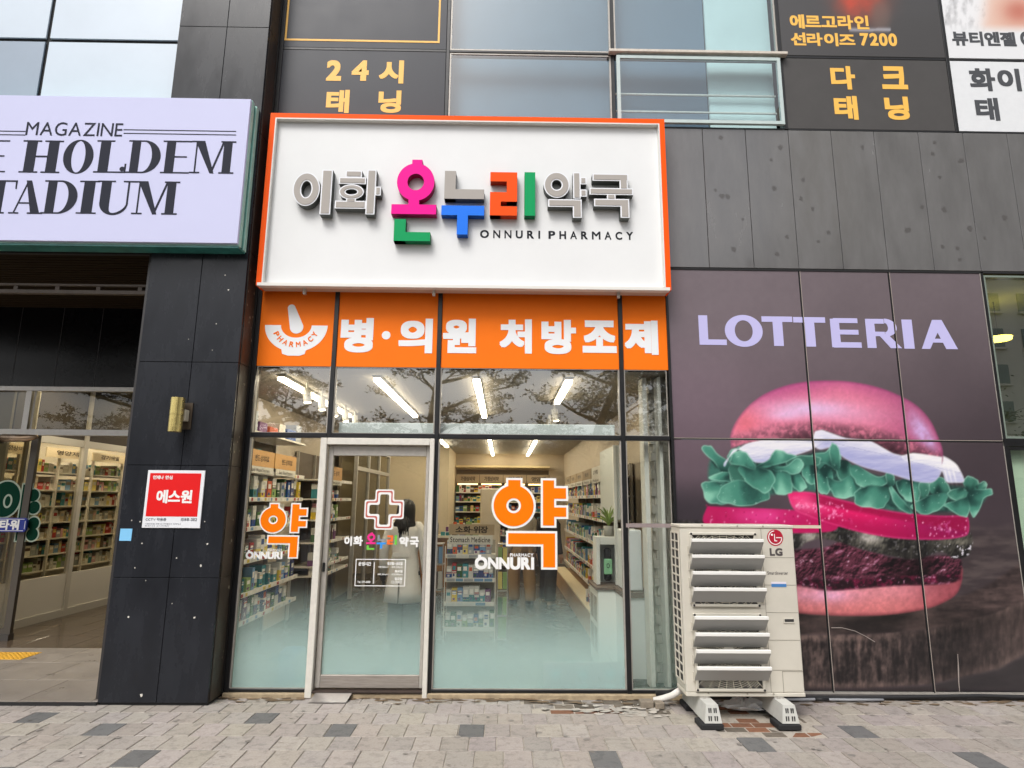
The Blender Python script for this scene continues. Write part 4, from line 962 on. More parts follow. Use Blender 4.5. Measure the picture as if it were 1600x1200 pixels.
BP = thing('burger_poster', 'huge dark poster of a burger on a board filling six glass panels', 'poster', (3.19, 0, .05))
for a, b in zip(PX, PX[1:]):
    for z0, z1 in ((.05, Z_TR), (Z_TR, Z_GR)):
        xa, xb, za, zb = a+.010, b-.010, z0+.010, z1-.010
        m = MB(); m.box(xa, .0, za, xb, .02, zb, M('poster_back', (60, 55, 58), .5)); bk = m.build('glass_panel', BP)
        g_ = grid_print('printed_film', xa, za, xb, zb, -.0012, burger, mprint, bk, .0078)
m = MB(); lav = M('poster_lavender', (192, 188, 232), .55, spec=.15)
def lot(P, dy=0.):
    strokes(m, P, lambda u: at(u, 518+dy, 0).x, lambda v: at(1291, v, 0).z, -.0034, -.0018, lav, st=.00012)
lot([('R', 1092, 495, 1106, 541), ('R', 1092, 532.5, 1134.5, 541)])
lot([('O', 1162, 518.5, 29.5, 25, 15.5, 8.5)])
lot([('R', 1191, 495.5, 1239, 504), ('R', 1208, 495.5, 1223, 541.5)]); lot([('R', 1240.5, 496, 1290.5, 504.5), ('R', 1258, 496, 1273, 542)])
lot([('R', 1298, 498, 1312, 542.5), ('R', 1303, 497, 1341, 504.5), ('R', 1303, 515, 1341, 522.5), ('R', 1301, 534.5, 1344, 543)])
lot([('R', 1353, 497.5, 1367, 543), ('R', 1353, 497.5, 1382, 505), ('R', 1360, 517.5, 1382, 524.5), ('P', [(1371, 521), (1386, 521), (1406.5, 543), (1389, 543)])])
bx0 = at(1382, 511, 0); m.ring(bx0.x, at(1291, 511, 0).z, (.118, .092), (.032, .046), -.0037, -.0018, lav, seg=24, a0=-math.pi/2, a1=math.pi/2)
lot([('R', 1410, 498, 1426, 543.5)])
lot([('P', [(1437, 543.5), (1450, 543.5), (1470, 508), (1470, 498), (1458, 498)]), ('P', [(1458, 498), (1473, 498), (1493, 543.5), (1475, 543.5), (1459.5, 506)]), ('R', 1450, 527.5, 1478, 533.5)])
m.build('lettering', BP)
m = MB(); sf = M('scuff_pale', (150, 140, 134), .6)
m.tube([tuple(at(u, v, -.004)) for u, v in ((1299, 981), (1316, 981), (1336, 986), (1352, 994), (1367, 1003))], .0035, sf, 6); m.build('scuff', BP)
m = MB(); m.tube([tuple(at(u, v, -.004)) for u, v in ((1496.5, 1022), (1497.5, 1045), (1498, 1066), (1499.5, 1083))], [.002, .006, .005, .003], sf, 6); m.build('scuff', BP)
m = MB(); jn = M('joint_light', (176, 164, 154), .45)
for x in PX[1:3]:
    m.box(x-.005, -.006, .05, x+.005, .03, Z_GR, seam); m.box(x+.0052, -.005, .05, x+.0105, .03, Z_GR, jn)
m.box(PX[3]-.012, -.008, .05, PX[3]+.014, .05, Z_GR, black); m.box(PX[3]-.018, -.006, .05, PX[3]-.0125, .03, Z_GR, alud)
for a, b in zip(PX, PX[1:]):
    m.box(a+.012, -.006, Z_TR-.006, b-.014, .03, Z_TR+.003, seam); m.box(a+.012, -.005, Z_TR+.0032, b-.014, .03, Z_TR+.0075, jn)
m.box(1.612, -.008, Z_GR-.012, 6.7, .03, Z_GR+.008, seam); m.box(1.6, -.005, .036, 4.78, .03, .055, alud)
part(m, 'panel_joint')
# restaurant window beyond the poster
window(PX[3]+.016, Z_TR+.03, 6.6, Z_GR-.03, fwid=.02, glass=GLASS('grey_green_glass', (.86, .92, .87), 4.6), fr=M('green_edge', (120, 132, 122), .5))
window(PX[3]+.016, .06, 6.6, Z_TR-.05, fwid=.03, glass=GLASS('grey_green_glass2', (.90, .95, .91), 2.0), fr=black)
m = MB(); m.box(PX[3]-.02, -.006, Z_TR-.045, 6.6, .08, Z_TR+.028, black, bev=.003); part(m, 'restaurant_frame')
m = MB(); rw = M('restaurant_wall', (170, 178, 164), .8, var=.1, scale=3)
m.box(4.4, 2.2, 0, 7.6, 2.25, 4.2, rw); m.box(4.4, .1, 3.95, 7.6, 2.2, 4.0, rw); m.box(4.75, .1, .02, 4.79, 2.2, 4.2, rw); m.box(7.0, .1, .02, 7.04, 2.2, 4.2, rw); m.box(4.8, .1, 0, 7, 2.2, .03, rw); m.box(4.82, .10, .03, 6.9, .12, 2.22, M('sage_blind', (214, 226, 210), .8)); part(m, 'restaurant_room')
q = at(1553, 529, .8); T = thing('pendant_lamp', 'yellow lit disc lamp seen through the window beside the burger poster', 'lamp', (q.x, .8, q.z))
m = MB(); m.loft([(q.x+.05, .8, q.z-.02, .12, .12), (q.x+.05, .8, q.z+.012, .13, .13)], EM('lamp_yellow', (255, 214, 90), 9), 24); m.build('lamp_shade', T)
m = MB(); m.tube([(q.x+.05, .8, q.z+.012), (q.x+.05, .8, 3.95)], .004, black); m.build('cord', T)

# cables along the foot of the wall
m = MB(); m.tube([(2.0, -.10, .03), (2.6, -.07, .028), (3.0, -.075, .024), (3.5, -.06, .03), (4.2, -.07, .045), (4.8, -.06, .03), (6, -.06, .03)], .016, M('black_rubber', (30, 30, 32), .6)); tag(m.build('black_cable', smooth=True), 'thick black cable lying along the foot of the burger poster', 'cable')
m = MB(); m.tube([(2.2, -.13, .022), (2.55, -.115, .022), (2.72, -.11, .024), (3.02, -.115, .022), (3.32, -.105, .02)], .011, M('grey_conduit', (150, 152, 156), .5)); m.tube([(2.72, -.11, .024), (2.84, -.112, .024)], .0125, M('black_tape', (26, 26, 28), .5)); tag(m.build('grey_conduit', smooth=True), 'grey conduit with a black taped joint on the paving beside the cable', 'pipe')

# ================================================================== left bay: pale spandrel panels and magazine sign
m = MB(); sp1 = M('spandrel_pale', (196, 208, 220), .35, spec=.5, var=.03, scale=2); sp2 = M('spandrel_grey', (146, 160, 176), .35, var=.04, scale=2)
PY_ = -.17
x2 = at(74, 64, PY_).x; xr = PIL_L-.01; z2 = at(170, 64, PY_).z
for b6, mt in (((x2+.02, PY_, z2+.02, xr, PY_+.02, 8.6), sp1), ((x2+.02, PY_, 5.2, xr, PY_+.02, z2-.02), sp1), ((x2-1.3, PY_, z2+.02, x2-.02, PY_+.02, 8.6), sp1), ((x2-1.3, PY_, 5.2, x2-.02, PY_+.02, z2-.02), sp2), ((x2-2.8, PY_, 5.2, x2-1.34, PY_+.02, 8.6), sp2)): bar('spandrel_panel', *b6, mat=mt)
bar('spandrel_backing', -8, PY_+.022, 4.05, xr, PY_+.1, 8.6, mat=seam)
GY = -.45
MG = thing('magazine_sign', 'lavender magazine sign box with dark serif letters and a green glass rim', 'shop sign', (-4, -.26, 4.0))
gx0, gx1, gz0, gz1 = -7.2, -2.466, 4.0, 5.478
m = MB(); m.box(gx0, GY, gz0, gx1, GY+.03, gz1, M('sign_lavender', (202, 204, 234), .5, var=.015, scale=1.5, spec=.15), bev=.003); m.build('face_panel', MG)
m = MB(); gg = M('green_rim', (172, 218, 206), .25, var=.12, scale=8); gd = M('green_under', (60, 130, 124), .35, var=.35, scale=10)
m.box(gx0, GY+.031, gz0-.012, gx1+.004, GY+.085, gz1+.01, gg, bev=.004); m.box(gx0, GY+.086, gz0+.0, gx1-.004, GY+.125, gz1, gd); m.box(gx0, GY+.126, gz0-.015, gx1+.008, PIL_Y+.002, gz1+.012, gg, bev=.004)
m.box(gx0, GY+.032, gz0-.03, gx1-.002, PIL_Y-.002, gz0-.0135, gd); m.build('rim', MG)
m = MB(); ink = M('sign_ink', (48, 50, 60), .6, spec=.08)
YG = GY-.0025
text(m, 'MAGAZINE', box_at(41, 191.5, 192, 212.5, GY), YG, ink, off=0.)
for x0, x1 in ((0-300, 40), (193, 369)):
    for dy in (204.7, 210.3):
        a = at(x0, dy, GY); b = at(x1, dy+.7, GY); m.box(a.x, YG, b.z-.004, b.x, GY, b.z+.004, ink)
def didone(ch):
    th, tn = .245, .045; P = []
    def st(x, w=th, a=0, b=1): P.append(('R', x, a, x+w, b))
    def se(x, y, w=.44): P.append(('R', x, y, x+w, y+.04))
    if ch == 'H': st(.1); st(.62); se(0, 0); se(0, .96); se(.52, 0); se(.52, .96); P.append(('R', .34, .48, .63, .525)); W = .97
    if ch == 'O': P.append(('O', .47, .5, .47, .51, .255, .035)); W = .94
    if ch == 'L': st(.1); se(0, .96); P.append(('R', 0, 0, .78, .04)); P.append(('R', .745, 0, .785, .28)); P.append(('O', .70, .12, .065, .07, .064)); W = .8
    if ch == 'D':
        st(.1); P.append(('R', 0, 0, .5, .04)); P.append(('R', 0, .96, .5, 1)); P.append(('D', .45, .5, .5, .5, .25, .04)); W = .95
    if ch == 'E': st(.1); P.append(('R', 0, 0, .78, .04)); P.append(('R', 0, .96, .78, 1)); P.append(('R', .34, .485, .68, .525)); W = .8
    if ch == 'M': P += [('R', .13, 0, .175, 1), ('P', [(.1, 1), (.38, 1), (.72, 0), (.6, 0)]), ('P', [(.60, 0), (.66, 0), (.98, 1), (.92, 1)])]; st(.95); se(0, 0, .3); se(0, .96, .3); se(.86, 0); se(.86, .96, .44); W = 1.3
    if ch == 'T': st(.33); P.append(('R', 0, .955, .9, 1)); se(.22, 0); P += [('P', [(0, 1), (.05, 1), (.03, .74), (0, .74)]), ('P', [(.85, 1), (.9, 1), (.9, .74), (.87, .74)])]; W = .9
    if ch == 'A': P += [('P', [(.12, 0), (.165, 0), (.5, 1), (.45, 1)]), ('P', [(.4, 1), (.56, 1), (.93, 0), (.66, 0)]), ('R', .24, .3, .72, .34)]; se(0, 0, .3); se(.56, 0, .46); W = 1.0
    if ch == 'I': st(.1); se(0, 0); se(0, .96); W = .44
    if ch == 'U': st(.1, th, .3, 1); P += [('R', .76, .3, .805, 1), ('U', .455, .34, .355, .36, .25, .05)]; se(0, .96); se(.64, .96, .3); W = .95
    return P, W
def serif(ch, px0, py0, px1, py1):
    P, W = didone(ch); b = box_at(px0, py0, px1, py1, GY); kx, kz = (b[2]-b[0])/W, b[3]-b[1]; k = 0
    for p in P:
        y = YG-.00012*k; k += 1
        X = lambda u: b[0]+u*kx
        Z = lambda v: b[1]+v*kz
        if p[0] == 'R': m.prism([(X(p[1]), Z(p[2])), (X(p[3]), Z(p[2])), (X(p[3]), Z(p[4])), (X(p[1]), Z(p[4]))], y, GY, ink)
        elif p[0] == 'P': m.prism([(X(u), Z(v)) for u, v in p[1]], y, GY, ink)
        elif p[0] == 'O': m.ring(X(p[1]), Z(p[2]), (p[3]*kx, p[4]*kz), ((p[3]-p[5])*kx, (p[4]-(p[6] if len(p) > 6 else p[5]))*kz), y, GY, ink)
        elif p[0] == 'D': m.ring(X(p[1]), Z(p[2]), (p[3]*kx, p[4]*kz), ((p[3]-p[5])*kx, (p[4]-p[6])*kz), y, GY, ink, a0=-math.pi/2, a1=math.pi/2)
        elif p[0] == 'U':
            n = 24
            for j in range(n):
                a0, a1 = math.pi+math.pi*j/n, math.pi+math.pi*(j+1)/n
                q = []
                for a in (a0, a1): q.append((X(p[1])+p[3]*kx*math.cos(a), Z(p[2])+p[4]*kz*math.sin(a)))
                for a in (a1, a0):
                    t = (1+math.cos(a))/2; th_ = .245*(1-t)+.045*t
                    q.append((X(p[1])+p[3]*kx*math.cos(a)-(th_*kx if 0 else 0)-(0 if t > .5 else -0)+((-math.cos(a))*th_*kx), Z(p[2])+(p[4]-(.06+.0*t))*kz*math.sin(a)))
                m.prism(q, y, GY, ink)
for ch, b4 in (('E', (-28, 219, 13, 269)), ('H', (33, 219.5, 97, 270)), ('O', (99, 219, 146, 271)), ('L', (149, 219.5, 200, 270)), ('D', (199, 219.5, 251, 270.5)), ('E', (253, 220, 299, 271)), ('M', (298, 220.5, 367, 271)),
               ('T', (-28, 281.5, 24, 333.5)), ('A', (17, 282, 69, 334)), ('D', (67, 282, 121, 334)), ('I', (122, 282.5, 153, 334)), ('U', (150, 282.5, 210, 335)), ('M', (208, 283.5, 279, 335))):
    serif(ch, *b4)
m.build('lettering', MG)

# ================================================================== small things on the pillar
T = thing('wall_lamp', 'brass cylinder wall lamp fixed to the dark pillar', 'wall lamp', (at(283, 650, -.33).x, PIL_Y, 2.42))
lx = at(277, 650, -.36).x; z0, z1 = at(277, 675, -.36).z, at(277, 622, -.36).z
brass = M('polished_brass', (232, 208, 134), .26, metal=.8, var=.25, scale=25, rvar=.12, stretch=(1, 1, .2))
m = MB(); n = 28; R_ = .056; cyy = -.375
m.loft([(lx, cyy, z0, R_, R_), (lx, cyy, (z0+z1)/2-.002, R_, R_)], brass, n); m.loft([(lx, cyy, (z0+z1)/2+.001, R_+.0008, R_+.0008), (lx, cyy, z1, R_+.0008, R_+.0008)], brass, n); m.build('lamp_body', T)
m = MB(); m.box(lx-.02, -.345, 2.37, lx+.062, PIL_Y-.012, 2.47, M('cream_bracket', (222, 214, 190), .5), bev=.004); m.box(lx-.03, PIL_Y-.012, 2.30, lx+.085, PIL_Y, 2.54, M('lamp_plate', (70, 58, 44), .5)); m.build('bracket', T)
T = thing('security_sign', 'red and white security notice fixed to the dark pillar', 'sign', (at(272, 825, PIL_Y).x, PIL_Y, at(272, 825, PIL_Y).z))
b = box_at(227.5, 735, 317.5, 825, PIL_Y); m = MB(); m.box(b[0], PIL_Y-.012, b[1], b[2], PIL_Y, b[3], M('notice_white', (232, 234, 238), .4), bev=.002); m.build('plate', T)
r4 = box_at(232.5, 739.5, 312.5, 807, PIL_Y); m = MB(); m.box(r4[0], PIL_Y-.0135, r4[1], r4[2], PIL_Y-.0125, r4[3], M('notice_red', (226, 12, 14), .4)); m.build('red_field', T)
m = MB(); nb = M('notice_text', (52, 58, 74), .5); Yn = PIL_Y-.0142
text(m, '에스원', box_at(245.8, 765.5, 301.5, 786.5, PIL_Y), Yn, vw, bold=.022); text(m, '언제나 안심', box_at(240.5, 743, 271, 749, PIL_Y), Yn, vw, bold=.02)
text(m, 'CCTV 작동중', box_at(228.8, 809.2, 261, 814, PIL_Y), Yn+.001, nb); text(m, '1588-3112', box_at(284, 809.5, 309, 814, PIL_Y), Yn+.001, nb)
text(m, '시설보호를 위해 감시카메라가 녹화하고', box_at(228, 817.5, 284, 819.6, PIL_Y), Yn+.001, nb, off=0.); text(m, '있습니다 감시카메라', box_at(228, 820.6, 265, 822.6, PIL_Y), Yn+.001, nb, off=0.)
m.build('lettering', T)
b = box_at(187.5, 826, 206, 845, PIL_Y); m = MB(); m.box(b[0], PIL_Y-.003, b[1], b[2], PIL_Y, b[3], M('sticker_blue', (132, 200, 242), .4)); tag(m.build('sticker'), 'small pale blue square sticker on the pillar beside the red notice', 'sticker')
# ================================================================== outdoor unit of the air conditioner
AX0, AX1, AY0, AY1, AZ0, AZ1 = 1.468, 2.412, -.60, -.335, .185, 1.512
cas = M('ac_casing', (206, 201, 188), .45, var=.05, scale=3, bump=.02)
casd = M('ac_seam', (150, 144, 132), .6); blackin = M('ac_inside', (52, 51, 50), .7); wire = M('ac_wire', (196, 190, 172), .5)
AC = thing('outdoor_unit', 'cream two fan air conditioner outdoor unit with white louvres in front of the burger poster', 'air conditioner', (1.94, -.47, 0))
m = MB()
m.box(AX0, AY0, AZ0+.03, AX1, AY1, AZ1-.028, cas, bev=.006)
m.box(AX0-.004, AY0-.006, AZ1-.027, AX1+.006, AY1+.004, AZ1, cas, bev=.006)
m.box(AX0-.002, AY0-.004, AZ0, AX1+.004, AY1, AZ0+.029, cas, bev=.004)
body = m.build('casing', AC)
def ax(px, py=960): return at(px, py, AY0).x
def azz(py, px=1150): return at(px, py, AY0).z
xv = ax(1193, 900)
m = MB()
m.box(xv, AY0-.0015, AZ0+.03, xv+.004, AY0+.001, AZ1-.03, casd)
for py in (871, 914, 957, 1000, 1047): m.box(xv+.004, AY0-.0015, azz(py, 1220)-.003, AX1-.008, AY0+.001, azz(py, 1220)+.001, casd)
m.box(AX1-.17, AY0-.0025, AZ0+.03, AX1-.166, AY0+.001, AZ0+.19, casd); m.box(AX1-.166, AY0-.0025, AZ0+.186, AX1-.004, AY0+.001, AZ0+.19, casd)
m.build('panel_seam', body)
m = MB()
for px, py in ((1097, 821), (1152, 822), (1192, 822.5), (1107, 1083), (1168, 1084), (1209, 1084.5)):
    q = at(px, py, AY0-.007); m.ring(q.x, q.z, (.007, .007), (.0004, .0004), AY0-.0085, AY0-.004, casd, seg=12)
m.build('screw', body)
# side lattice
m = MB(); m.box(AX0-.0025, AY0+.03, AZ0+.09, AX0-.0015, AY1-.012, AZ1-.07, blackin); m.build('coil_opening', body)
m = MB(); ya, yb = AY0+.028, AY1-.01
for k in range(3): y = ya+(yb-ya)*k/2; m.box(AX0-.011, y-.006, AZ0+.085, AX0-.003, y+.006, AZ1-.065, cas)
for k in range(18): z = AZ0+.09+(AZ1-.07-AZ0-.09)*k/17; m.box(AX0-.010, ya, z-.006, AX0-.003, yb, z+.006, cas)
m.build('side_grille', body)
fx0, fx1 = ax(1083, 900), ax(1184, 900)
fx1 = xv-.045; fx0 = AX0+.075
zz = [(azz(948), azz(832)), (azz(1080), azz(958))]
for z0, z1 in zz:
    m = MB(); cz, cx = (z0+z1)/2, (fx0+fx1)/2; hw, hh = (fx1-fx0)/2, (z1-z0)/2
    m.box(fx0+.01, AY0-.001, z0+.01, fx1-.01, AY0-.0005, z1-.01, blackin)
    for a, b, c, d in ((fx0, z0, fx1, z0+.022), (fx0, z1-.022, fx1, z1), (fx0, z0+.023, fx0+.022, z1-.023), (fx1-.022, z0+.023, fx1, z1-.023)): m.box(a, AY0-.022, b, c, AY0-.002, d, cas, bev=.004)
    fo = m.build('fan_guard', body)
    m = MB()
    for k in range(1, 26):
        r = k*.0145
        n = 40; pts = [(cx+r*math.cos(2*math.pi*j/n), AY0-.012, cz+r*math.sin(2*math.pi*j/n)) for j in range(n+1)]
        seg = []
        for p in pts:
            if abs(p[0]-cx) < hw-.02 and abs(p[2]-cz) < hh-.02: seg.append(p)
            else:
                if len(seg) > 1: m.tube(seg, .0022, wire, 5, False)
                seg = []
        if len(seg) > 1: m.tube(seg, .0022, wire, 5, False)
    for j in range(28):
        a = 2*math.pi*j/28+.1; R2 = min((hw-.02)/max(abs(math.cos(a)), 1e-3), (hh-.02)/max(abs(math.sin(a)), 1e-3))
        m.tube([(cx+.03*math.cos(a), AY0-.009, cz+.03*math.sin(a)), (cx+R2*math.cos(a), AY0-.009, cz+R2*math.sin(a))], .0028, wire, 5, False)
    m.ring(cx, cz, (.05, .05), (.001, .001), AY0-.018, AY0-.008, cas, seg=24)
    m.build('wire_guard', fo)
    m = MB()
    for px_ in (fx0+.012, fx1-.012):
        for pz in (z0+.012, z1-.012): m.ring(px_, pz, (.009, .009), (.0004, .0004), AY0-.0245, AY0-.021, black, seg=12)
    m.build('corner_bolt', fo)
# slanted louvre blades
lw = M('louvre_white', (236, 235, 230), .4)
lg = M('louvre_shaded', (172, 172, 170), .5)  # blade faces: shade on the white louvres is put into this grey
for py in (842, 867, 893, 918.5, 963, 989, 1015.5, 1042):
    zt = at(1138, py, -.71).z; zb = zt-.122; x0, x1 = fx0-.012, fx1+.02
    m = MB(); ti = .004
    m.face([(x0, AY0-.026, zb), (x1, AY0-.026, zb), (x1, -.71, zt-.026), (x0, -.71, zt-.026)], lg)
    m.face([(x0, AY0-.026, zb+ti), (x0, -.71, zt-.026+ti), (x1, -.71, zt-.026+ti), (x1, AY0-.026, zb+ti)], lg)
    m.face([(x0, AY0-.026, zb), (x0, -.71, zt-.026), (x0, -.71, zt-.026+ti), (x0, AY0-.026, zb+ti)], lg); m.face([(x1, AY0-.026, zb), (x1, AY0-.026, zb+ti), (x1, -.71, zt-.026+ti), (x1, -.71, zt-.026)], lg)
    m.box(x0, -.716, zt-.026, x1, -.690, zt, lw, bev=.003)
    m.box(x0-.004, AY0-.03, zb-.01, x0-.0005, AY0-.002, zb+.06, cas); m.box(x1+.0005, AY0-.03, zb-.01, x1+.004, AY0-.002, zb+.06, cas)
    m.build('louvre', AC)
# badge
q = at(1211, 840, AY0); m = MB(); lr = M('badge_red', (178, 24, 52), .4)
R0 = (at(1224, 840, AY0).x-at(1199, 840, AY0).x)/2
m.ring(q.x, q.z, (R0, R0), (.0004, .0004), AY0-.002, AY0-.0005, lr, seg=40)
m.ring(q.x, q.z, (R0*.86, R0*.86), (R0*.76, R0*.76), AY0-.0026, AY0-.0021, vw, seg=36, a0=math.radians(95), a1=math.radians(360))
m.box(q.x+R0*.1, AY0-.0026, q.z-R0*.05, q.x+R0*.84, AY0-.0021, q.z+R0*.05, vw)
m.box(q.x-R0*.12, AY0-.0026, q.z-R0*.44, q.x-R0*.02, AY0-.0021, q.z+R0*.44, vw); m.box(q.x-.02*R0, AY0-.0026, q.z-R0*.44, q.x+R0*.22, AY0-.0021, q.z-R0*.34, vw)
m.ring(q.x-R0*.38, q.z+R0*.34, (R0*.13, R0*.13), (.0003, .0003), AY0-.0026, AY0-.0021, vw, seg=16)
m.build('badge', AC)
m = MB(); lt = M('ac_text', (84, 78, 78), .5)
text(m, 'LG', box_at(1202.5, 856.5, 1222.5, 868.5, AY0), AY0-.0016, lt, bold=.03); text(m, 'SmartInverter', box_at(1199, 892.6, 1231, 898, AY0), AY0-.0016, lt); m.build('lettering', AC)
b = box_at(1205, 909, 1228.5, 917, AY0); m = MB(); m.box(b[0], AY0-.0024, b[1], b[2], AY0-.0005, b[3], M('label_pale', (226, 220, 230), .4)); m.box(b[0], AY0-.0029, b[1], b[2], AY0-.0024, b[1]+(b[3]-b[1])*.6, M('label_blue', (72, 130, 190), .4)); m.build('sticker', AC)
b = box_at(1224, 965.5, 1241.5, 974, AY0); m = MB(); m.box(b[0], AY0-.006, b[1], b[2], AY0-.0005, b[3], cas, bev=.002); m.box(b[0]+.008, AY0-.0066, b[1]+.012, b[2]-.008, AY0-.0058, b[3]-.008, blackin); m.build('grip', AC)
# feet with rubber pads
ft = M('foot_grey', (196, 196, 190), .6, var=.06, scale=20)
for cx in (at(1115, 1122, -.78).x, at(1236, 1122, -.78).x):
    m = MB(); ya, yb = -.775, -.16; z0, z1 = .045, .172; wb_, wt = .066, .046
    i = len(m.v)
    P = [(cx-wb_, ya, z0), (cx+wb_, ya, z0), (cx+wb_, yb, z0), (cx-wb_, yb, z0), (cx-wt, ya+.02, z1), (cx+wt, ya+.02, z1), (cx+wt, yb, z1), (cx-wt, yb, z1)]
    m.v += P; k = m.mi(ft)
    for q in ((0, 3, 2, 1), (4, 5, 6, 7), (0, 1, 5, 4), (1, 2, 6, 5), (2, 3, 7, 6), (3, 0, 4, 7)): m.f.append(tuple(i+a for a in q)); m.m.append(k)
    fo = m.build('foot', AC)
    m = MB()
    for zc in (.078, .132):
        for dx in (-.034, -.016, .016, .034):
            t = (zc-z0)/(z1-z0); yy = ya+.02*t-.0015
            m.box(cx+dx*(1-.3*t)-.0045, yy-.002, zc-.017, cx+dx*(1-.3*t)+.0045, yy+.004, zc+.017, blackin)
    m.build('slot', fo)
    m = MB(); m.box(cx-.10, ya-.012, .0, cx+.075, ya+.16, .040, M('rubber', (32, 32, 34), .8), bev=.006); m.box(cx-.09, yb-.2, .0, cx+.08, yb, .042, M('rubber', (32, 32, 34), .8), bev=.006); m.build('rubber_pad', fo)
    m = MB(); m.box(cx-.045, AY0+.0, .172, cx+.03, AY0+.05, .186, alu); m.ring(cx-.01, .178, (.012, .012), (.0004, .0004), AY0-.012, AY0-.0, alud, seg=6); m.build('clamp', fo)
# flat restraint bar behind it
m = MB(); by = -.05; zb = at(1000, 821, by).z; xa, xb = at(978, 820, by).x, at(1282, 823, -.325).x
m.box(xa, by-.006, zb-.018, 1.8, by+.002, zb+.018, M('bar_grey', (156, 142, 140), .5, metal=.2, var=.1))
m.box(1.76, AY1+.002, at(1260, 823, -.32).z-.013, xb, AY1+.012, at(1260, 823, -.32).z+.013, M('bar_cream', (212, 200, 180), .5))
m.box(1.78, AY1+.013, zb-.012, 1.8, by-.007, zb+.012, M('bar_grey', (156, 142, 140), .5))
tag(m.build('restraint_bar'), 'flat metal bar running from the shop window to behind the cream outdoor unit', 'bar')
# pipes at the left foot of the unit
m = MB(); m.tube([(1.5, -.33, .16), (1.44, -.28, .10), (1.38, -.22, .06), (1.30, -.20, .035)], .026, M('pipe_wrap', (220, 216, 210), .7, var=.1, scale=40), 12); m.tube([(1.53, -.30, .20), (1.50, -.22, .12), (1.44, -.12, .07), (1.36, -.06, .05)], .024, M('black_rubber', (30, 30, 32), .6), 12)
tag(m.build('wrapped_pipe', smooth=True), 'white wrapped pipe and black hose bending down beside the outdoor unit', 'pipe')
for (px, py, s, h), lb in zip(((1010, 1101, .10, .055), (1030, 1102.5, .068, .05)), ('larger loose grey paving block by the sill beside the outdoor unit', 'smaller loose paving block by the sill, nearer the outdoor unit')):
    q = at(px, py, Z=.02); m = MB(); m.box(q.x-s*.55, q.y-.04, 0, q.x+s*.55, q.y+.05, h, M('loose_block', (132, 122, 108), .9, var=.2, scale=20, bump=.4), bev=.006); tag(m.build('loose_paver'), lb, 'paving block')
# crumpled plastic bag under the unit
m = MB(); bagm = M('plastic_bag', (214, 216, 218), .35, var=.05); n = 26; v0 = len(m.v)
q0 = at(1168, 1108, Z=.03)
for j in range(9):
    for k in range(n):
        a = 2*math.pi*k/n; r = .15*math.sin(math.pi*(j+.6)/9.4)*(1+.5*rng.uniform(-1, 1)*.55)
        m.v.append((q0.x+1.25*r*math.cos(a), q0.y+.6*r*math.sin(a)+.05, .006+.10*j/8*rng.uniform(.7, 1.1)))
for j in range(8):
    for k in range(n): m.f.append((v0+j*n+k, v0+j*n+(k+1) % n, v0+(j+1)*n+(k+1) % n, v0+(j+1)*n+k)); m.m.append(m.mi(bagm))
tag(m.build('plastic_bag'), 'crumpled white plastic bag lying under the outdoor unit', 'litter')
# steel ramp plate by the door
m = MB(); q = box_at(0, 0, 1, 1, 0); a, b_, c, d = (at(494, 1083, Z=.012), at(556, 1075, Z=.05), at(548, 1085, Z=.012), at(510, 1073, Z=.05))
m.face([(a.x, -.19, .008), (c.x+.01, -.19, .008), (b_.x, -.05, .05), (a.x+.03, -.05, .05)], M('plate_steel', (158, 152, 148), .35, metal=.6, var=.1)); m.face([(a.x, -.19, .002), (a.x+.03, -.05, .044), (b_.x, -.05, .044), (c.x+.01, -.19, .002)], M('plate_steel', (158, 152, 148), .35))
tag(m.build('threshold_plate'), 'bent grey steel ramp plate lying at the foot of the entrance door', 'plate')

# ================================================================== shop interior
IXL, IXR, IYB, ICZ = -3.05, 1.66, 11.2, 2.93
wallc = M('shop_wall', (196, 183, 164), .8, var=.04, scale=1.5); ceilm = M('shop_ceiling', (168, 162, 152), .8)
marble = M('shop_floor_stone', (62, 61, 60), .25, spec=.35, var=.5, scale=1.6, rvar=.08, stretch=(1, .5, 1))
m = MB(); m.face([(IXL, .13, .03), (IXR, .13, .03), (IXR, IYB, .03), (IXL, IYB, .03)], marble); part(m, 'shop_floor')
m = MB(); m.face([(IXL, .02, ICZ), (IXL, IYB, ICZ), (IXR, IYB, ICZ), (IXR, .02, ICZ)], ceilm)
m.box(IXL, .02, ICZ+.01, IXR, IYB, ICZ+.06, dkroom); part(m, 'shop_ceiling')
m = MB(); m.box(IXL-.08, .05, 0, IXL, IYB, ICZ+.05, wallc); m.box(IXR, .12, 0, IXR+.06, IYB, ICZ+.05, wallc); m.box(IXL, IYB, 0, IXR, IYB+.08, ICZ+.05, wallc)
m.box(IXL, 8.9, .03, -1.28, IYB-.001, ICZ, M('cream_wall', (222, 206, 176), .75, var=.03)); m.box(-2.44, .055, 0, -2.40, .10, ICZ, wallc); m.box(IXL, .05, 0, -2.44, .08, ICZ, wallc)
part(m, 'shop_wall')
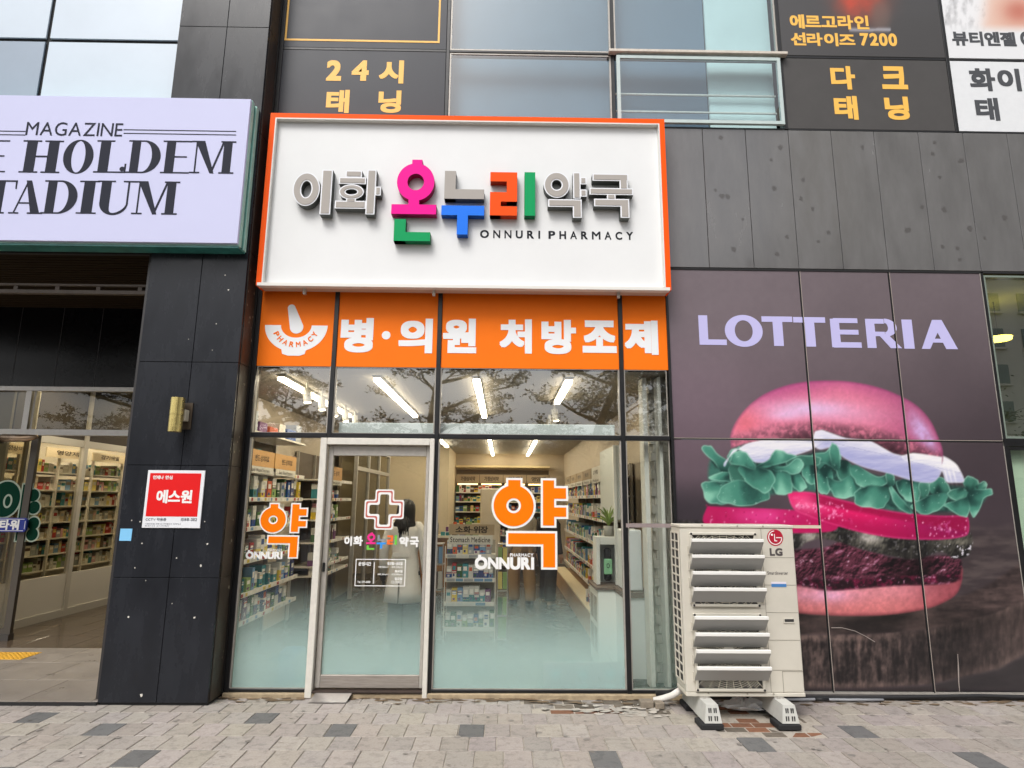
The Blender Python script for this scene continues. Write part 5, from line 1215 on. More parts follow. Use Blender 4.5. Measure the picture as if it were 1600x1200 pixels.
# tiled pier behind the narrow right pane
m = MB(); til = M('pier_tile', (178, 176, 168), .4, var=.06); 
for r in range(34):
    z = .05+r*.085
    for c in range(3):
        x = 1.46+c*.075+(r % 2)*.03; m.box(x, .30, z, x+.07, .33, z+.08, til)
m.box(1.455, .332, .03, 1.66, .5, 2.9, M('pier_core', (196, 192, 182), .7)); m.box(1.36, .14, .03, 1.405, .32, 2.9, M('pale_post', (204, 204, 196), .6), bev=.004); m.box(1.5, .1, .03, 1.535, .25, 2.9, M('pale_post', (204, 204, 196), .6), bev=.004)
part(m, 'tiled_pier')
tubem = EM('tube_glow', (255, 240, 212), 17)
hous = M('lamp_housing', (226, 224, 216), .5)
def tube_light(x, y0, y1, lab):
    T = thing('tube_light', lab, 'ceiling light', (x, y0, ICZ), group='tube lights in rows on the shop ceiling')
    m = MB(); m.box(x-.04, y0-.01, ICZ-.028, x+.04, y1+.01, ICZ-.001, hous); m.build('housing', T)
    m = MB(); m.box(x-.033, y0, ICZ-.058, x+.033, y1, ICZ-.0285, tubem); m.build('tube', T)
for x, nm in ((-2.25, 'row above the first aid shelves'), (-1.286, 'row above the door'), (-.28, 'row above the stomach medicine stand'), (.66, 'row nearest the ledged wall shelves')):
    for y0, y1, w_ in ((.32, 3.15 if x < .5 else 1.75, 'nearest the windows'), (4.4, 6.2, 'second from the windows'), (6.75, 8.4, 'third from the windows'), (8.7, 11.0, 'at the back')):
        if x < -1.2 and y0 > 8: continue
        tube_light(x, y0, y1, 'warm white tube light, %s, %s' % (nm, w_))
spotm = EM('spot_glow', (255, 240, 210), 10)
def spot(x, y, lab, tz=-.26):
    T = thing('track_spot', lab, 'spotlight', (x, y, ICZ), group='cylinder spotlights on the shop ceiling')
    m = MB(); m.tube([(x, y, ICZ), (x, y, ICZ-.07)], .012, hous, 8); z1 = ICZ-.07; m.tube([(x, y, z1), (x+.02, y-.01, z1-.15)], .042, hous, 16); m.build('lamp_body', T)
    m = MB(); m.tube([(x+.0202, y-.0101, z1-.1515), (x+.0206, y-.0103, z1-.1545)], .036, spotm, 16); m.build('lens', T)
ords = ['first', 'second', 'third', 'fourth', 'fifth', 'sixth', 'seventh', 'eighth', 'ninth', 'tenth', 'eleventh', 'twelfth', 'thirteenth', 'fourteenth', 'fifteenth', 'sixteenth', 'seventeenth', 'eighteenth', 'nineteenth', 'twentieth']
for k in range(5): spot(-2.12, .75+k*.55, 'white cylinder spotlight above the first aid shelves, %s from the window' % ords[k])
for k in range(5): spot(.66, 2.1+k*.5, 'white cylinder spotlight beyond the short tube light, %s from the window' % ords[k])
for k in range(5): spot(-1.75, 5.6+k*.5, 'white cylinder spotlight above the cream wall, %s from the window' % ords[k])

shw = M('shelf_white', (222, 216, 204), .5); shd = M('shelf_back', (104, 92, 78), .7); tan = M('board_tan', (206, 158, 98), .6); tan2 = M('board_taupe', (168, 148, 120), .6); inkb = M('board_ink', (56, 44, 36), .6)
tagw = M('price_strip', (226, 222, 214), .5)
PAL = [(206, 204, 198), (160, 164, 168), (40, 120, 130), (60, 140, 150), (70, 110, 60), (44, 88, 52), (216, 186, 60), (230, 210, 120), (200, 90, 50), (176, 50, 48), (60, 70, 120), (40, 80, 150), (110, 60, 110), (220, 160, 170), (90, 70, 60), (140, 170, 100), (236, 232, 224), (110, 150, 190)]
PNM = ['white', 'pale grey', 'teal', 'sea green', 'leaf green', 'dark green', 'yellow', 'pale yellow', 'orange', 'red', 'navy', 'blue', 'purple', 'pink', 'brown', 'light green', 'ivory', 'sky blue']
GM = [M('pack_'+n.replace(' ', '_'), c, .5) for n, c in zip(PNM, PAL)]
NBOX = [0]
def pack(x, y, z, w_, d, h, label, group, ci=None, rotated=False):
    """one medicine carton: body, band and printed label in its own mesh; front faces -y (or +-x when rotated)"""
    ci = rng.randrange(len(GM)) if ci is None else ci
    c2 = GM[0] if ci not in (0, 16) else GM[rng.choice([2, 4, 9, 10, 11])]
    m = MB(); h1 = h*rng.uniform(.3, .7)
    m.box(-w_/2, 0, 0, w_/2, d, h1, GM[ci]); m.box(-w_/2, .0005, h1, w_/2, d-.0005, h, GM[ci] if rng.random() < .4 else c2)
    for q_ in range(rng.randrange(3)): z_ = h*rng.uniform(.1, .85); m.box(-w_*.5+.001, -.0014, z_, w_*.5-.001, -.0004, z_+h*rng.uniform(.02, .07), rng.choice(GM))
    m.box(-w_*.36, -.001, h*.55, w_*.30, .0, h*.82, GM[16 if ci not in (0, 1, 16) else rng.choice([3, 8, 11])]); m.box(-w_*.3, -.001, h*.15, w_*.1, .0, h*.32, GM[rng.choice([0, 5, 10, 12])])
    o = m.build('medicine_box'); o.location = (x, y, z)
    if rotated: o.rotation_euler.z = rotated
    NBOX[0] += 1
    return tag(o, '%s carton, %s' % (PNM[ci], label), 'medicine box', group)

# ---- free-standing stomach medicine stand
ST = thing('display_stand', 'white four tier display stand for stomach medicine behind the wide pane', 'display stand', (-.39, 2.0, .03))
sx0, sx1, sy0, sy1 = -.69, -.09, 2.0, 2.34
tz = [.19, .478, .756, 1.035]
m = MB()
for z in tz: m.box(sx0, sy0, z-.02, sx1, sy1, z, shw)
tpart = m.build('tier', ST)
m = MB()
for x in (sx0-.012, sx1+.002):
    for y in (sy0, sy1-.01): m.box(x, y, .03, x+.01, y+.01, 1.14, shw)
m.build('post', ST)
m = MB(); m.box(sx0, sy1-.011, .2, sx1, sy1-.002, 1.2, M('stand_back', (166, 160, 148), .7)); m.build('back_panel', ST)
m = MB()
for z in tz: m.box(sx0, sy0-.012, z-.038, sx1, sy0-.001, z+.012, shw)
m.build('price_rail', ST)
m = MB()
for z in tz[1:]:
    x = sx0+.02
    while x < sx1-.1: ww = rng.uniform(.08, .13); m.box(x, sy0-.014, z-.03, x+ww, sy0-.0125, z+.004, rng.choice([GM[17], GM[0], GM[1], M('tag_blue', (110, 150, 180), .5)])); x += ww+.012
m.build('price_label', ST)
m = MB(); m.box(-.66, sy0+.02, 1.275, -.10, sy0+.035, 1.40, tan2); m.box(-.66, sy0+.0, 1.16, -.12, sy0+.012, 1.268, M('board_white', (214, 210, 200), .5)); sg = m.build('header_board', ST)
m = MB(); text(m, '소화·위장', (-.58, 1.295, -.18, 1.38), sy0+.018, inkb, bold=.014); text(m, 'Stomach Medicine', (-.64, 1.185, -.15, 1.25), sy0-.002, inkb); m.build('lettering', sg)
for r, z in enumerate(reversed(tz)):
    x = sx0+.01; k = 0
    pal = [[10, 8, 0, 7, 1, 0, 17, 1, 7], [11, 0, 5, 3, 0, 10, 10, 11, 17], [0, 6, 17, 2, 2, 2, 3, 12, 0], [4, 5, 0, 15, 5, 0, 5, 16, 4]][r]
    while x < sx1-.05 and k < 9:
        ww = rng.uniform(.055, .078); hh = rng.uniform(.13, .19)
        pack(x+ww/2, sy0+.01, z+.001, ww-.004, .12, hh, '%s from the door side, %s tier of the stomach medicine stand' % (ords[k], ['top', 'second', 'third', 'lowest'][r]), 'cartons on the stomach medicine stand', pal[k]); x += ww; k += 1

# ---- wall shelving: front edge at x = xf, running back along y
def shelving(name, label, xf, xw, y0, y1, tiers, zb, board=None):
    T = thing(name, label, 'shelves', ((xf+xw)/2, y0, .03)); s = 1 if xw > xf else -1
    m = MB()
    for z in tiers: m.box(xf, y0, z-.022, xw, y1, z, shw)
    m.build('shelf', T)
    m = MB()
    for z in tiers: m.box(xf-s*.012, y0, z-.035, xf-s*.001, y1, z+.010, tagw)
    m.build('price_rail', T)
    m = MB()
    for z in tiers:
        y = y0+.04
        while y < y1-.08:
            ww = rng.uniform(.04, .07); xa = xf-s*.0125; m.box(xa-.001, y, z-.028, xa+.001, y+ww, z+.004, rng.choice([GM[0], GM[16], GM[6], GM[9], GM[17], GM[16]])); y += ww+rng.uniform(.02, .12)
    m.build('price_label', T)
    m = MB(); m.box(xw-s*.012, y0, .03, xw, y1, max(tiers)+.4, shd); m.build('back_panel', T)
    m = MB()
    y = y0
    while y <= y1+.01: m.box(xw-s*.05, y-.012, .03, xw-s*.013, y+.012, max(tiers)+.4, alud); y += (y1-y0)/max(1, round((y1-y0)/1.1))
    m.build('upright', T)
    return T
LT = [.48, .75, 1.08, 1.40, 1.70, 1.98]
LS1 = shelving('wall_shelf', 'white first aid shelving with tan bandage boards behind the narrow pane by the pillar', -2.6, -3.03, .30, 2.35, LT, 0)
LS2 = shelving('wall_shelf', 'white shelving with one tan board seen through the entrance door', -2.6, -3.03, 3.3, 4.95, [.62]+LT[1:], 0)
def stock_row(xf, s, y0, y1, z, hmax, label, group, n=None, maxk=20, facing='x'):
    y = y0+.02; k = 0
    while y < y1-.05 and k < maxk:
        ww = rng.uniform(.07, .13); hh = min(hmax, rng.uniform(.11, .25))
        if rng.random() < .07: y += ww*.8; continue
        o = pack(xf+s*rng.uniform(.012, .05), y+ww/2, z+.001, ww-.008, .14, hh, '%s from the window, %s' % (ords[k], label), group, rotated=(math.pi/2 if s < 0 else -math.pi/2)+rng.uniform(-.06, .06))
        y += ww; k += 1
tn = ['lowest', 'second', 'third', 'fourth', 'fifth', 'top']
for r, z in enumerate(LT):
    stock_row(-2.6, -1, .32, 2.32, z, .24, '%s tier of the first aid shelves' % tn[r], 'cartons on the left wall shelves', maxk=17)
for r, z in enumerate([.62]+LT[1:5]):
    stock_row(-2.6, -1, 3.32, 4.92, z, .24, '%s tier of the shelves seen through the door' % tn[r], 'cartons on the shelves beyond the entrance door', maxk=9)
def hang_board(parent, x, y0, y1, z0, z1, txt, sub=None, mat=tan, s=1):
    m = MB(); m.box(x-.006, y0, z0, x+.006, y1, z1, mat)
    if sub: m.box(x+s*.008-.004, y0+.03, z0-.075, x+s*.008+.004, y1-.02, z0-.002, M('board_white', (214, 210, 200), .5))
    o = m.build('category_board', parent)
    m = MB(); t2 = MB()
    def lay_t(tx, ya, yb, za, zb, off, mt, xo):
        t2 = MB(); text(t2, tx, (0, za, yb-ya, zb), 0, mt, off=off)
        i = len(m.v); k = m.mi(mt); m.v += [(x+s*xo, (ya+p[0]) if s > 0 else (yb-p[0]), p[2]) for p in t2.v]; m.f += [tuple(i+q for q in f) for f in t2.f]; m.m += [k]*len(t2.f)
    L = y1-y0
    lay_t(txt, y0+L*.3, y1-L*.2, z0+(z1-z0)*.3, z1-(z1-z0)*.3, .016, inkb, .0075)
    if sub: lay_t(sub, y0+L*.18, y1-L*.18, z0-.058, z0-.022, 0., inkb, .0135)
    m.build('lettering', o)
def lz(px, py, X): return at(px, py, X=X)
hang_board(LS1, -2.58, .42, 1.20, 2.03, 2.20, '밴드·상처치료', 'Band · Wound Treatment')
hang_board(LS1, -2.58, 1.23, 1.95, 2.03, 2.20, '밴드·상처치료', 'Band · Wound Treatment')
hang_board(LS2, -2.58, 3.3, 4.2, 1.98, 2.18, '밴드·상처', 'Wound'); 
RT = [.5, .77, 1.12, 1.46, 1.77]
m = MB()
for k, (y, w_, h, ci) in enumerate(((.45, .2, .16, 12), (.7, .14, .22, 1), (.9, .22, .12, 12), (1.2, .25, .10, 8), (1.5, .2, .17, 16), (1.8, .3, .14, 11), (2.1, .2, .22, 1))):
    m = MB(); m.box(-.15, 0, 0, .15, w_, h, GM[ci], bev=.004); o = m.build('carton'); o.location = (-2.8, y, 2.402)
    tag(o, '%s storage carton on top of the first aid shelves, %s from the window' % (PNM[ci], ords[k]), 'carton', 'storage cartons on top of the left wall shelves')
m = MB(); m.box(-3.03, .3, 2.38, -2.6, 2.35, 2.40, shw); m.build('top_shelf', LS1)
RS = shelving('wall_shelf', 'long white wall shelving on a wooden ledge behind the large orange decal', 1.30, 1.64, 2.0, 7.4, RT, 0)
m = MB(); m.box(1.09, 2.02, .33, 1.30, 7.4, .352, M('ledge_cream', (232, 214, 176), .5)); m.box(1.10, 2.04, .03, 1.64, 7.4, .329, M('base_wood', (168, 132, 90), .5, var=.15, scale=6, stretch=(1, .2, 1))); m.build('base_cabinet', RS)
for r, z in enumerate([.352]+RT):
    stock_row(1.30 if r else 1.13, 1, 2.04 if r else 2.5, 4.2, z, .2, '%s tier of the ledged wall shelves' % tn[r], 'cartons on the right wall shelves', maxk=20 if r else 6)
for k in range(5): hang_board(RS, 1.31, 2.5+k*.95, 3.35+k*.95, 2.02, 2.17, ['감기해열', '진통소염', '영양제', '파스붕대', '구강'][k], 'Medicine', tan2 if k else M('board_white', (214, 210, 200), .5), s=-1)
m = MB(); m.box(1.30, 2.0, 2.0, 1.64, 7.4, 2.018, shw); m.build('top_shelf', RS)
# dark hair-colour boxes leaning at the front end of the right shelves
for k, (z, lean) in enumerate(((.353, .25), (1.12, .35), (1.46, .45))):
    for j in range(2):
        m = MB(); m.box(-.012, 0, 0, .012, .17, .24, GM[[10, 14, 12][k]]); m.box(-.0135, .02, .10, -.0125, .15, .2, GM[1]); o = m.build('leaning_box'); o.location = (1.2+j*.05+(.12 if k else 0), 2.06, z+.004); o.rotation_euler.y = lean
        tag(o, '%s slim box leaning at the window end of the ledged wall shelves, %s one' % (['navy', 'brown', 'purple'][k], ['aisle side', 'wall side'][j]), 'medicine box', 'leaning boxes on the right wall shelves')
# the far goods, too many and too small to tell apart
def goods(mb, x0, x1, y0, y1, zs_, axis='y', hmax=.2, GM=GM):
    for z in zs_:
        p = (y0 if axis == 'y' else x0)
        while p < (y1 if axis == 'y' else x1)-.05:
            ww = rng.uniform(.05, .12); hh = rng.uniform(.09, hmax); mt = rng.choice(GM)
            if axis == 'y': mb.box(x0, p, z+.001, x1, p+ww-.006, z+hh, mt); mb.box(x0-.001 if x0 > 0 else x1, p+.01, z+hh*.5, x0 if x0 > 0 else x1+.001, p+ww-.016, z+hh*.8, rng.choice(GM))
            else: mb.box(p, y0, z+.001, p+ww-.006, y1, z+hh, mt); mb.box(p+.01, y0-.001, z+hh*.5, p+ww-.016, y0, z+hh*.8, rng.choice(GM))
            p += ww
m = MB(); goods(m, 1.32, 1.5, 4.25, 7.35, RT)
tag(m.build('shelf_goods'), 'rows of small packs on the far part of the ledged wall shelves', 'goods', kind='stuff')
# back wall shelves
BS = thing('wall_shelf', 'white shelving with taupe header boards across the back wall of the shop', 'shelves', (.1, IYB, .03))
bz = [.5, .8, 1.1, 1.4, 1.66, 1.9]
m = MB()
for z in bz: m.box(-1.26, IYB-.4, z-.03, 1.24, IYB-.02, z, shw)
m.build('shelf', BS)
m = MB(); m.box(-1.26, IYB-.019, .03, 1.24, IYB-.002, 2.5, shd); m.box(-1.26, IYB-.42, 2.55, 1.24, IYB-.03, 2.60, M('light_ledge', (238, 218, 170), .5)); m.build('back_panel', BS)
for k in range(4):
    x = -1.24+k*.625; m = MB(); m.box(x, IYB-.40, 2.14, x+.61, IYB-.385, 2.36, tan2); o = m.build('category_board', BS)
    m = MB(); text(m, ['가정상비약', '가정상비약', '감기', '영양제'][k], (x+.12, 2.19, x+.5, 2.31), IYB-.402, inkb, bold=.01); m.build('lettering', o)
m = MB()
for k in range(4): m.box(-1.24+k*.625+.04, IYB-.395, 2.09, -1.24+k*.625+.57, IYB-.38, 2.125, EM('strip_glow', (255, 214, 150), 3.0))
m.build('light_strip', BS)
m = MB(); goods(m, -1.24, 1.22, IYB-.36, IYB-.2, bz, 'x', .19)
tag(m.build('shelf_goods'), 'rows of small packs on the shelves across the back wall of the shop', 'goods', kind='stuff')
# white cabinet doors in front of the back shelves
m = MB(); m.box(-.55, 9.6, .03, -.05, 9.66, 1.98, M('standing_panel', (206, 194, 174), .6), bev=.03); tag(m.build('standing_panel'), 'pale upright panel standing in front of the back shelves', 'panel')
# service counter
CT = thing('service_counter', 'brown wooden service counter beyond the person in the white coat', 'counter', (-1.2, 6.2, .03))
m = MB(); m.box(-1.95, 6.0, .03, -.45, 6.5, 1.0, M('counter_wood', (150, 106, 60), .5, var=.2, scale=5, stretch=(.2, 1, 1))); m.build('front', CT)
m = MB(); m.box(-2.0, 5.95, 1.0, -.4, 6.55, 1.035, M('counter_top', (226, 214, 190), .4)); m.build('top', CT)
m = MB()
for k in range(40):
    x = rng.uniform(-1.95, -.5); y = rng.uniform(6.0, 6.4); ww = rng.uniform(.04, .11); hh = rng.uniform(.05, .28); m.box(x, y, 1.036, x+ww, y+.08, 1.036+hh, rng.choice(GM+[black, black]))
tag(m.build('counter_goods'), 'jumble of small packs and displays on the service counter', 'goods', kind='stuff')
# glazed partition along the left wall
m = MB()
for y in (5.2, 6.2, 7.2, 8.3): m.box(-2.62, y-.03, .03, -2.56, y+.03, 2.7, alud)
m.box(-2.62, 5.2, 2.2, -2.56, 8.3, 2.27, alud); m.box(-2.62, 5.2, 2.62, -2.56, 8.3, 2.7, alud); fo = part(m, 'glazed_partition')
m = MB(); m.box(-2.60, 5.23, .05, -2.59, 8.27, 2.62, GLASS('partition_glass', (.72, .70, .6), 1.6)); part(m, 'pane', fo)
m = MB(); m.box(-2.9, 5.2, .03, -2.85, 8.3, 2.7, M('partition_dim', (120, 108, 88), .8)); part(m, 'partition_backing')
# side stands next to the stomach medicine stand
for x0, lb, cols in ((-.06, 'wire rack hung with green packs beside the stomach medicine stand', (15, 4, 15, 7)), (-.86, 'wire rack with small white and brown packs beside the stomach medicine stand', (0, 1, 17, 14))):
    T = thing('wire_rack', lb, 'rack', (x0+.06, 2.15, .03)); m = MB()
    for z in (.03, .3, .6, .9, 1.15): m.box(x0, 2.1, z, x0+.13, 2.3, z+.012, alud)
    for x in (x0, x0+.12): m.box(x, 2.1, .03, x+.01, 2.11, 1.17, alud)
    m.build('rack_frame', T)
    m = MB()
    for z in (.32, .62, .92):
        for k in range(2): m.box(x0+.01+k*.06, 2.115, z, x0+.06+k*.06, 2.2, z+.2, GM[rng.choice(cols)])
    for z in (.05,):
        m.box(x0+.02, 2.12, z, x0+.12, 2.2, z+.24, GM[cols[0]])
    m.build('hanging_pack', T)
# white pedestal cabinet and machines by the right window
wp = M('pedestal_white', (222, 222, 214), .5); wg = M('pedestal_grey', (196, 200, 196), .5); brt = M('pedestal_top', (96, 82, 72), .5)
T = thing('pedestal_cabinet', 'white cabinet with a brown top close behind the wide pane', 'cabinet', (1.2, .9, .03))
m = MB(); m.box(.98, .75, .03, 1.42, 1.35, .80, wp, bev=.004); m.build('carcass', T); m = MB(); m.box(.96, .73, .801, 1.44, 1.37, .83, brt, bev=.003); m.build('top', T)
m = MB()
for z in (.18, .48): m.box(.975, .82, z, .979, 1.0, z+.24, casd); m.box(.975, 1.06, z, .979, 1.26, z+.24, casd)
m.build('open_compartment', T)
T = thing('blood_pressure_monitor', 'white framed health kiosk with a green and black handset on the white cabinet', 'kiosk', (1.15, .95, .831))
m = MB(); m.box(1.0, .95, .831, 1.04, 1.2, 1.32, wp, bev=.004); m.box(1.24, .95, .831, 1.28, 1.2, 1.32, wp, bev=.004); m.box(1.041, .95, 1.24, 1.239, 1.2, 1.32, wp, bev=.004); m.box(1.041, 1.17, .831, 1.239, 1.2, 1.239, wg); m.build('kiosk_frame', T)
m = MB(); m.box(1.09, 1.0, .86, 1.17, 1.05, 1.2, black, bev=.02); m.box(1.085, .985, .93, 1.175, .999, 1.09, M('handset_green', (140, 196, 150), .5), bev=.01); m.ring(1.13, 1.02, (.016, .026), (.010, .018), .982, .9845, black, seg=20); m.build('handset', T)
T = thing('potted_plant', 'small potted plant with long green leaves on top of the white kiosk', 'plant', (1.14, 1.05, 1.321))
m = MB(); m.loft([(1.16, 1.06, 1.321, .05, .05), (1.16, 1.06, 1.43, .062, .062)], M('pot_grey', (150, 148, 140), .6), 20); m.build('pot', T, True)
m = MB(); lf = M('leaf_green', (120, 140, 70), .5, var=.2)
for k in range(16):
    a = rng.uniform(0, 6.28); L_ = rng.uniform(.14, .30); bend = rng.uniform(.05, .16); pts = [(1.16+math.cos(a)*bend*t**1.8*1.4, 1.06+math.sin(a)*bend*t**1.8, 1.43+L_*t-.5*bend*t**3) for t in np.linspace(0, 1, 6)]
    m.tube(pts, [.006, .010, .011, .009, .006, .001], lf, 5)
m.build('leaves', T)
T = thing('water_dispenser', 'tall white machine on a white cupboard behind the narrow pane by the burger poster', 'machine', (1.42, .45, .84))
m = MB(); m.box(1.19, .40, .84, 1.37, .75, 1.42, M('machine_white', (212, 216, 214), .4), bev=.012); m.build('machine_body', T); m = MB()
for k in range(16): m.box(1.371, .46, .9+k*.03, 1.376, .72, .912+k*.03, casd)
m.build('vent', T)
T = thing('low_cupboard', 'white cupboard with a dark top below the tall white machine', 'cupboard', (1.3, .4, .03))
m = MB(); m.box(1.165, .34, .06, 1.42, .80, .79, M('machine_white', (212, 216, 214), .4), bev=.004); m.build('carcass', T); m = MB(); m.box(1.155, .32, .79, 1.43, .82, .838, brt); m.build('top', T); m = MB(); m.box(1.175, .36, .03, 1.41, .78, .059, black); m.build('plinth', T)
m = MB(); m.box(1.22, .95, 1.5, 1.30, 2.0, 2.3, wg); m.box(1.2, .93, .831, 1.23, .98, 2.3, wp); tag(m.build('white_board'), 'pale upright board behind the tall white machine', 'panel')
# bin and printed sheet close behind the frosted film
m = MB(); q = at(452, 1040, .14); b = box_at(434, 1015, 471, 1076, .14); m.box(b[0], .12, .05, b[2], .3, b[3], M('bin_blue', (40, 110, 160), .5), bev=.03); tag(m.build('waste_bin'), 'blue bin showing faintly through the frosted narrow pane by the pillar', 'bin')
b = box_at(849, 1034, 976, 1078, .035); m = MB(); m.box(b[0], .034, max(b[1], .07), b[2]-.02, .037, b[3], M('poster_pale_red', (206, 176, 174), .5)); o = tag(m.build('paper_poster'), 'faded pink paper with three round seals behind the frosted film', 'poster')
m = MB(); se_ = M('seal_pale', (186, 216, 214), .5)
for px in (869, 911, 953):
    q = at(px, 1053, .033); m.ring(q.x, q.z, (.046, .046), (.038, .038), .0325, .0335, se_, seg=28); m.ring(q.x, q.z, (.028, .022), (.0004, .0004), .0325, .0335, se_, seg=20); m.box(q.x-.04, .0325, q.z-.115, q.x+.04, .0335, q.z-.085, M('seal_text', (222, 214, 210), .5))
m.build('seal', o)
# ================================================================== people in the shop
skin = M('skin', (206, 160, 130), .5); hair = M('dark_hair', (26, 22, 22), .45, var=.3, scale=30); shoe = M('shoe_dark', (34, 32, 34), .5); sock = M('shoe_pale', (214, 200, 184), .6)
def body_mesh(name, J, edges, radii, parent, mat, root=0, sub=2):
    me = bpy.data.meshes.new(name); me.from_pydata(J, edges, []); me.materials.append(mat)
    o = bpy.data.objects.new(name, me); C.objects.link(o); o.parent = parent
    sk = o.modifiers.new('skin', 'SKIN'); sk.use_smooth_shade = True
    for k, r in enumerate(radii):
        rr = r if isinstance(r, tuple) else (r, r); me.skin_vertices[0].data[k].radius = rr; me.skin_vertices[0].data[k].use_root = (k == root)
    s2 = o.modifiers.new('sub', 'SUBSURF'); s2.levels = 1; s2.render_levels = sub
    return o
def person(loc, rz, label, top, bottom, shoes, H=1.62, coat=None, hairlen=.3, arms=None, step=.05, hcol=None):
    """standing figure, local +y is the way it faces"""
    T = thing('person', label, 'person', loc); k = H/1.62
    aL = arms[0] if arms else [(-.20, .0, 1.05), (-.22, .05, .80)]; aR = arms[1] if arms else [(.20, .0, 1.05), (.22, .05, .80)]
    J = [(0, 0, .86), (0, 0, 1.05), (0, .0, 1.24), (0, -.01, 1.36), (0, .01, 1.43), (0, .02, 1.52),
         (-.14, -.01, 1.33), aL[0], aL[1], (.14, -.01, 1.33), aR[0], aR[1],
         (-.085, 0, .80), (-.095, .02+step, .44), (-.10, step-.02, .09), (-.105, step+.12, .045), (.085, 0, .80), (.095, .02-step, .44), (.10, -step-.02, .09), (.105, -step+.12, .045)]
    E_ = [(0, 1), (1, 2), (2, 3), (3, 4), (4, 5), (3, 6), (6, 7), (7, 8), (3, 9), (9, 10), (10, 11), (0, 12), (12, 13), (13, 14), (14, 15), (0, 16), (16, 17), (17, 18), (18, 19)]
    Rr_ = [(.13, .10), (.12, .09), (.14, .09), (.09, .07), .048, .07, .06, .042, .03, .06, .042, .03, .085, .055, .038, .036, .085, .055, .038, .036]
    J = [tuple(c*k for c in j) for j in J]
    b = body_mesh('body', J, E_, [tuple(c*k for c in r) if isinstance(r, tuple) else r*k for r in Rr_], T, skin)
    # head with face, ears
    m = MB(); hz = 1.44*k
    m.loft([(0, .012, hz-.04, .03, .03), (0, .028, hz, .052, .06), (0, .02, hz+.05, .068, .085), (0, .012, hz+.10, .073, .09), (0, .005, hz+.15, .066, .083), (0, 0, hz+.19, .035, .045)], skin, 20)
    m.loft([(0, .112, hz+.045, .012, .012), (0, .112, hz+.06, .014, .016), (0, .102, hz+.095, .007, .008)], skin, 8)
    for s in (-1, 1): m.loft([(s*.074, .0, hz+.04, .008, .014), (s*.080, -.003, hz+.065, .011, .02), (s*.076, -.005, hz+.09, .008, .014)], skin, 8); m.loft([(s*.03, .098, hz+.088, .010, .004), (s*.03, .099, hz+.096, .012, .005)], M('eye', (40, 34, 30), .3), 8)
    m.build('head', T, True).location = (0, 0, 0)
    # hands: palm, four fingers and a thumb
    hm = M('glove_dark', (30, 30, 32), .7) if coat else skin
    for s, a in ((-1, aL), (1, aR)):
        m = MB(); w_ = Vector(a[1])*k; d = (w_-Vector(a[0])*k).normalized(); sd_ = Vector((0, 1, 0)); c = w_+d*.05
        m.tube([w_-d*.01, w_+d*.03, w_+d*.085], [.026, .038, .034], hm, 10)
        for f in range(4):
            o_ = sd_*(f-1.5)*.018; p0 = w_+d*.08+o_; L_ = (.062, .072, .068, .052)[f]; cu = Vector((-s*.012, 0, 0)); m.tube([p0, p0+d*L_*.5+cu*.4, p0+d*L_+cu*1.4], [.0105, .0095, .007], hm, 6)
        p0 = w_+d*.03+sd_*.03; m.tube([p0, p0+d*.03+sd_*.018, p0+d*.06+sd_*.02], [.012, .011, .008], hm, 6)
        m.build('hand', T, True).location = (0, 0, 0)
    def g(z): return z*k
    # trousers and shoes
    m = MB()
    for s, ky, ay in ((-1, .02+step, step-.02), (1, .02-step, -step-.02)):
        m.loft([(s*.10*k, ay, g(.07), .085, .095), (s*.10*k, ay, g(.12), .09, .10), (s*.095*k, ky, g(.44), .10, .105), (s*.085*k, 0, g(.80), .105, .12), (s*.06*k, 0, g(.9), .11, .12)], bottom, 18)
    m.loft([(0, 0, g(.80), .165, .125), (0, 0, g(.95), .165, .125), (0, 0, g(1.03), .15, .115)], bottom, 22)
    m.build('trousers', T, True).location = (0, 0, 0)
    for s, ay in ((-1, step-.02), (1, -step-.02)):
        m = MB(); x = s*.102*k
        m.loft([(x, ay+.06, 0., .045, .135), (x, ay+.06, .02, .047, .138), (x, ay+.05, .05, .042, .12), (x, ay+.01, .085, .036, .06)], shoes, 16); m.build('shoe', T, True).location = (0, 0, 0)
    # top or coat
    m = MB(); zb = g(.50) if coat else g(.92)
    rings = []
    if coat: rings += [(0, -.02, zb, .225, .19), (0, -.02, g(.62), .21, .175), (0, -.01, g(.8), .188, .155), (0, 0, g(.95), .165, .14), (0, 0, g(1.03), .15, .13)]
    else: rings += [(0, 0, zb, .19, .14), (0, 0, g(1.0), .18, .135)]
    rings += [(0, 0, g(1.15), .165 if coat else .185, .13), (0, -.005, g(1.26), .20, .13), (0, -.01, g(1.33), .185, .115), (0, -.005, g(1.375), .12, .085), (0, .005, g(1.41), .065, .065)]
    m.loft(rings, top, 26)
    for s, a in ((-1, aL), (1, aR)):
        sh = Vector((s*.175, -.01, 1.335))*k; e_ = Vector(a[0])*k; w_ = Vector(a[1])*k
        m.tube([sh+Vector((-s*.10, 0, .012)), sh+Vector((-s*.03, 0, .006)), sh+Vector((s*.012, 0, -.05)), (sh+e_)/2, e_, (e_+w_)/2, w_-(w_-e_)*.04], [.045, .062, .066, .062, .055, .05, .046], top, 14)
    o = m.build('coat' if coat else 'shirt', T, True); o.location = (0, 0, 0)
    if coat:
        m2 = MB(); m2.loft([(0, .0, g(1.385), .09, .08), (0, .005, g(1.43), .075, .07), (0, .005, g(1.425), .06, .06)], top, 20, False); m2.build('collar', o, True)
        m2 = MB(); m2.box(-.10, -.158, g(1.0), .10, -.150, g(1.045), top); m2.box(-.004, -.222, zb-.002, .004, -.19, g(.72), M('vent_shadow', (120, 114, 106), .8)); m2.build('back_belt', o)
    # hair cap falling to its length
    m = MB(); hc = hcol or hair
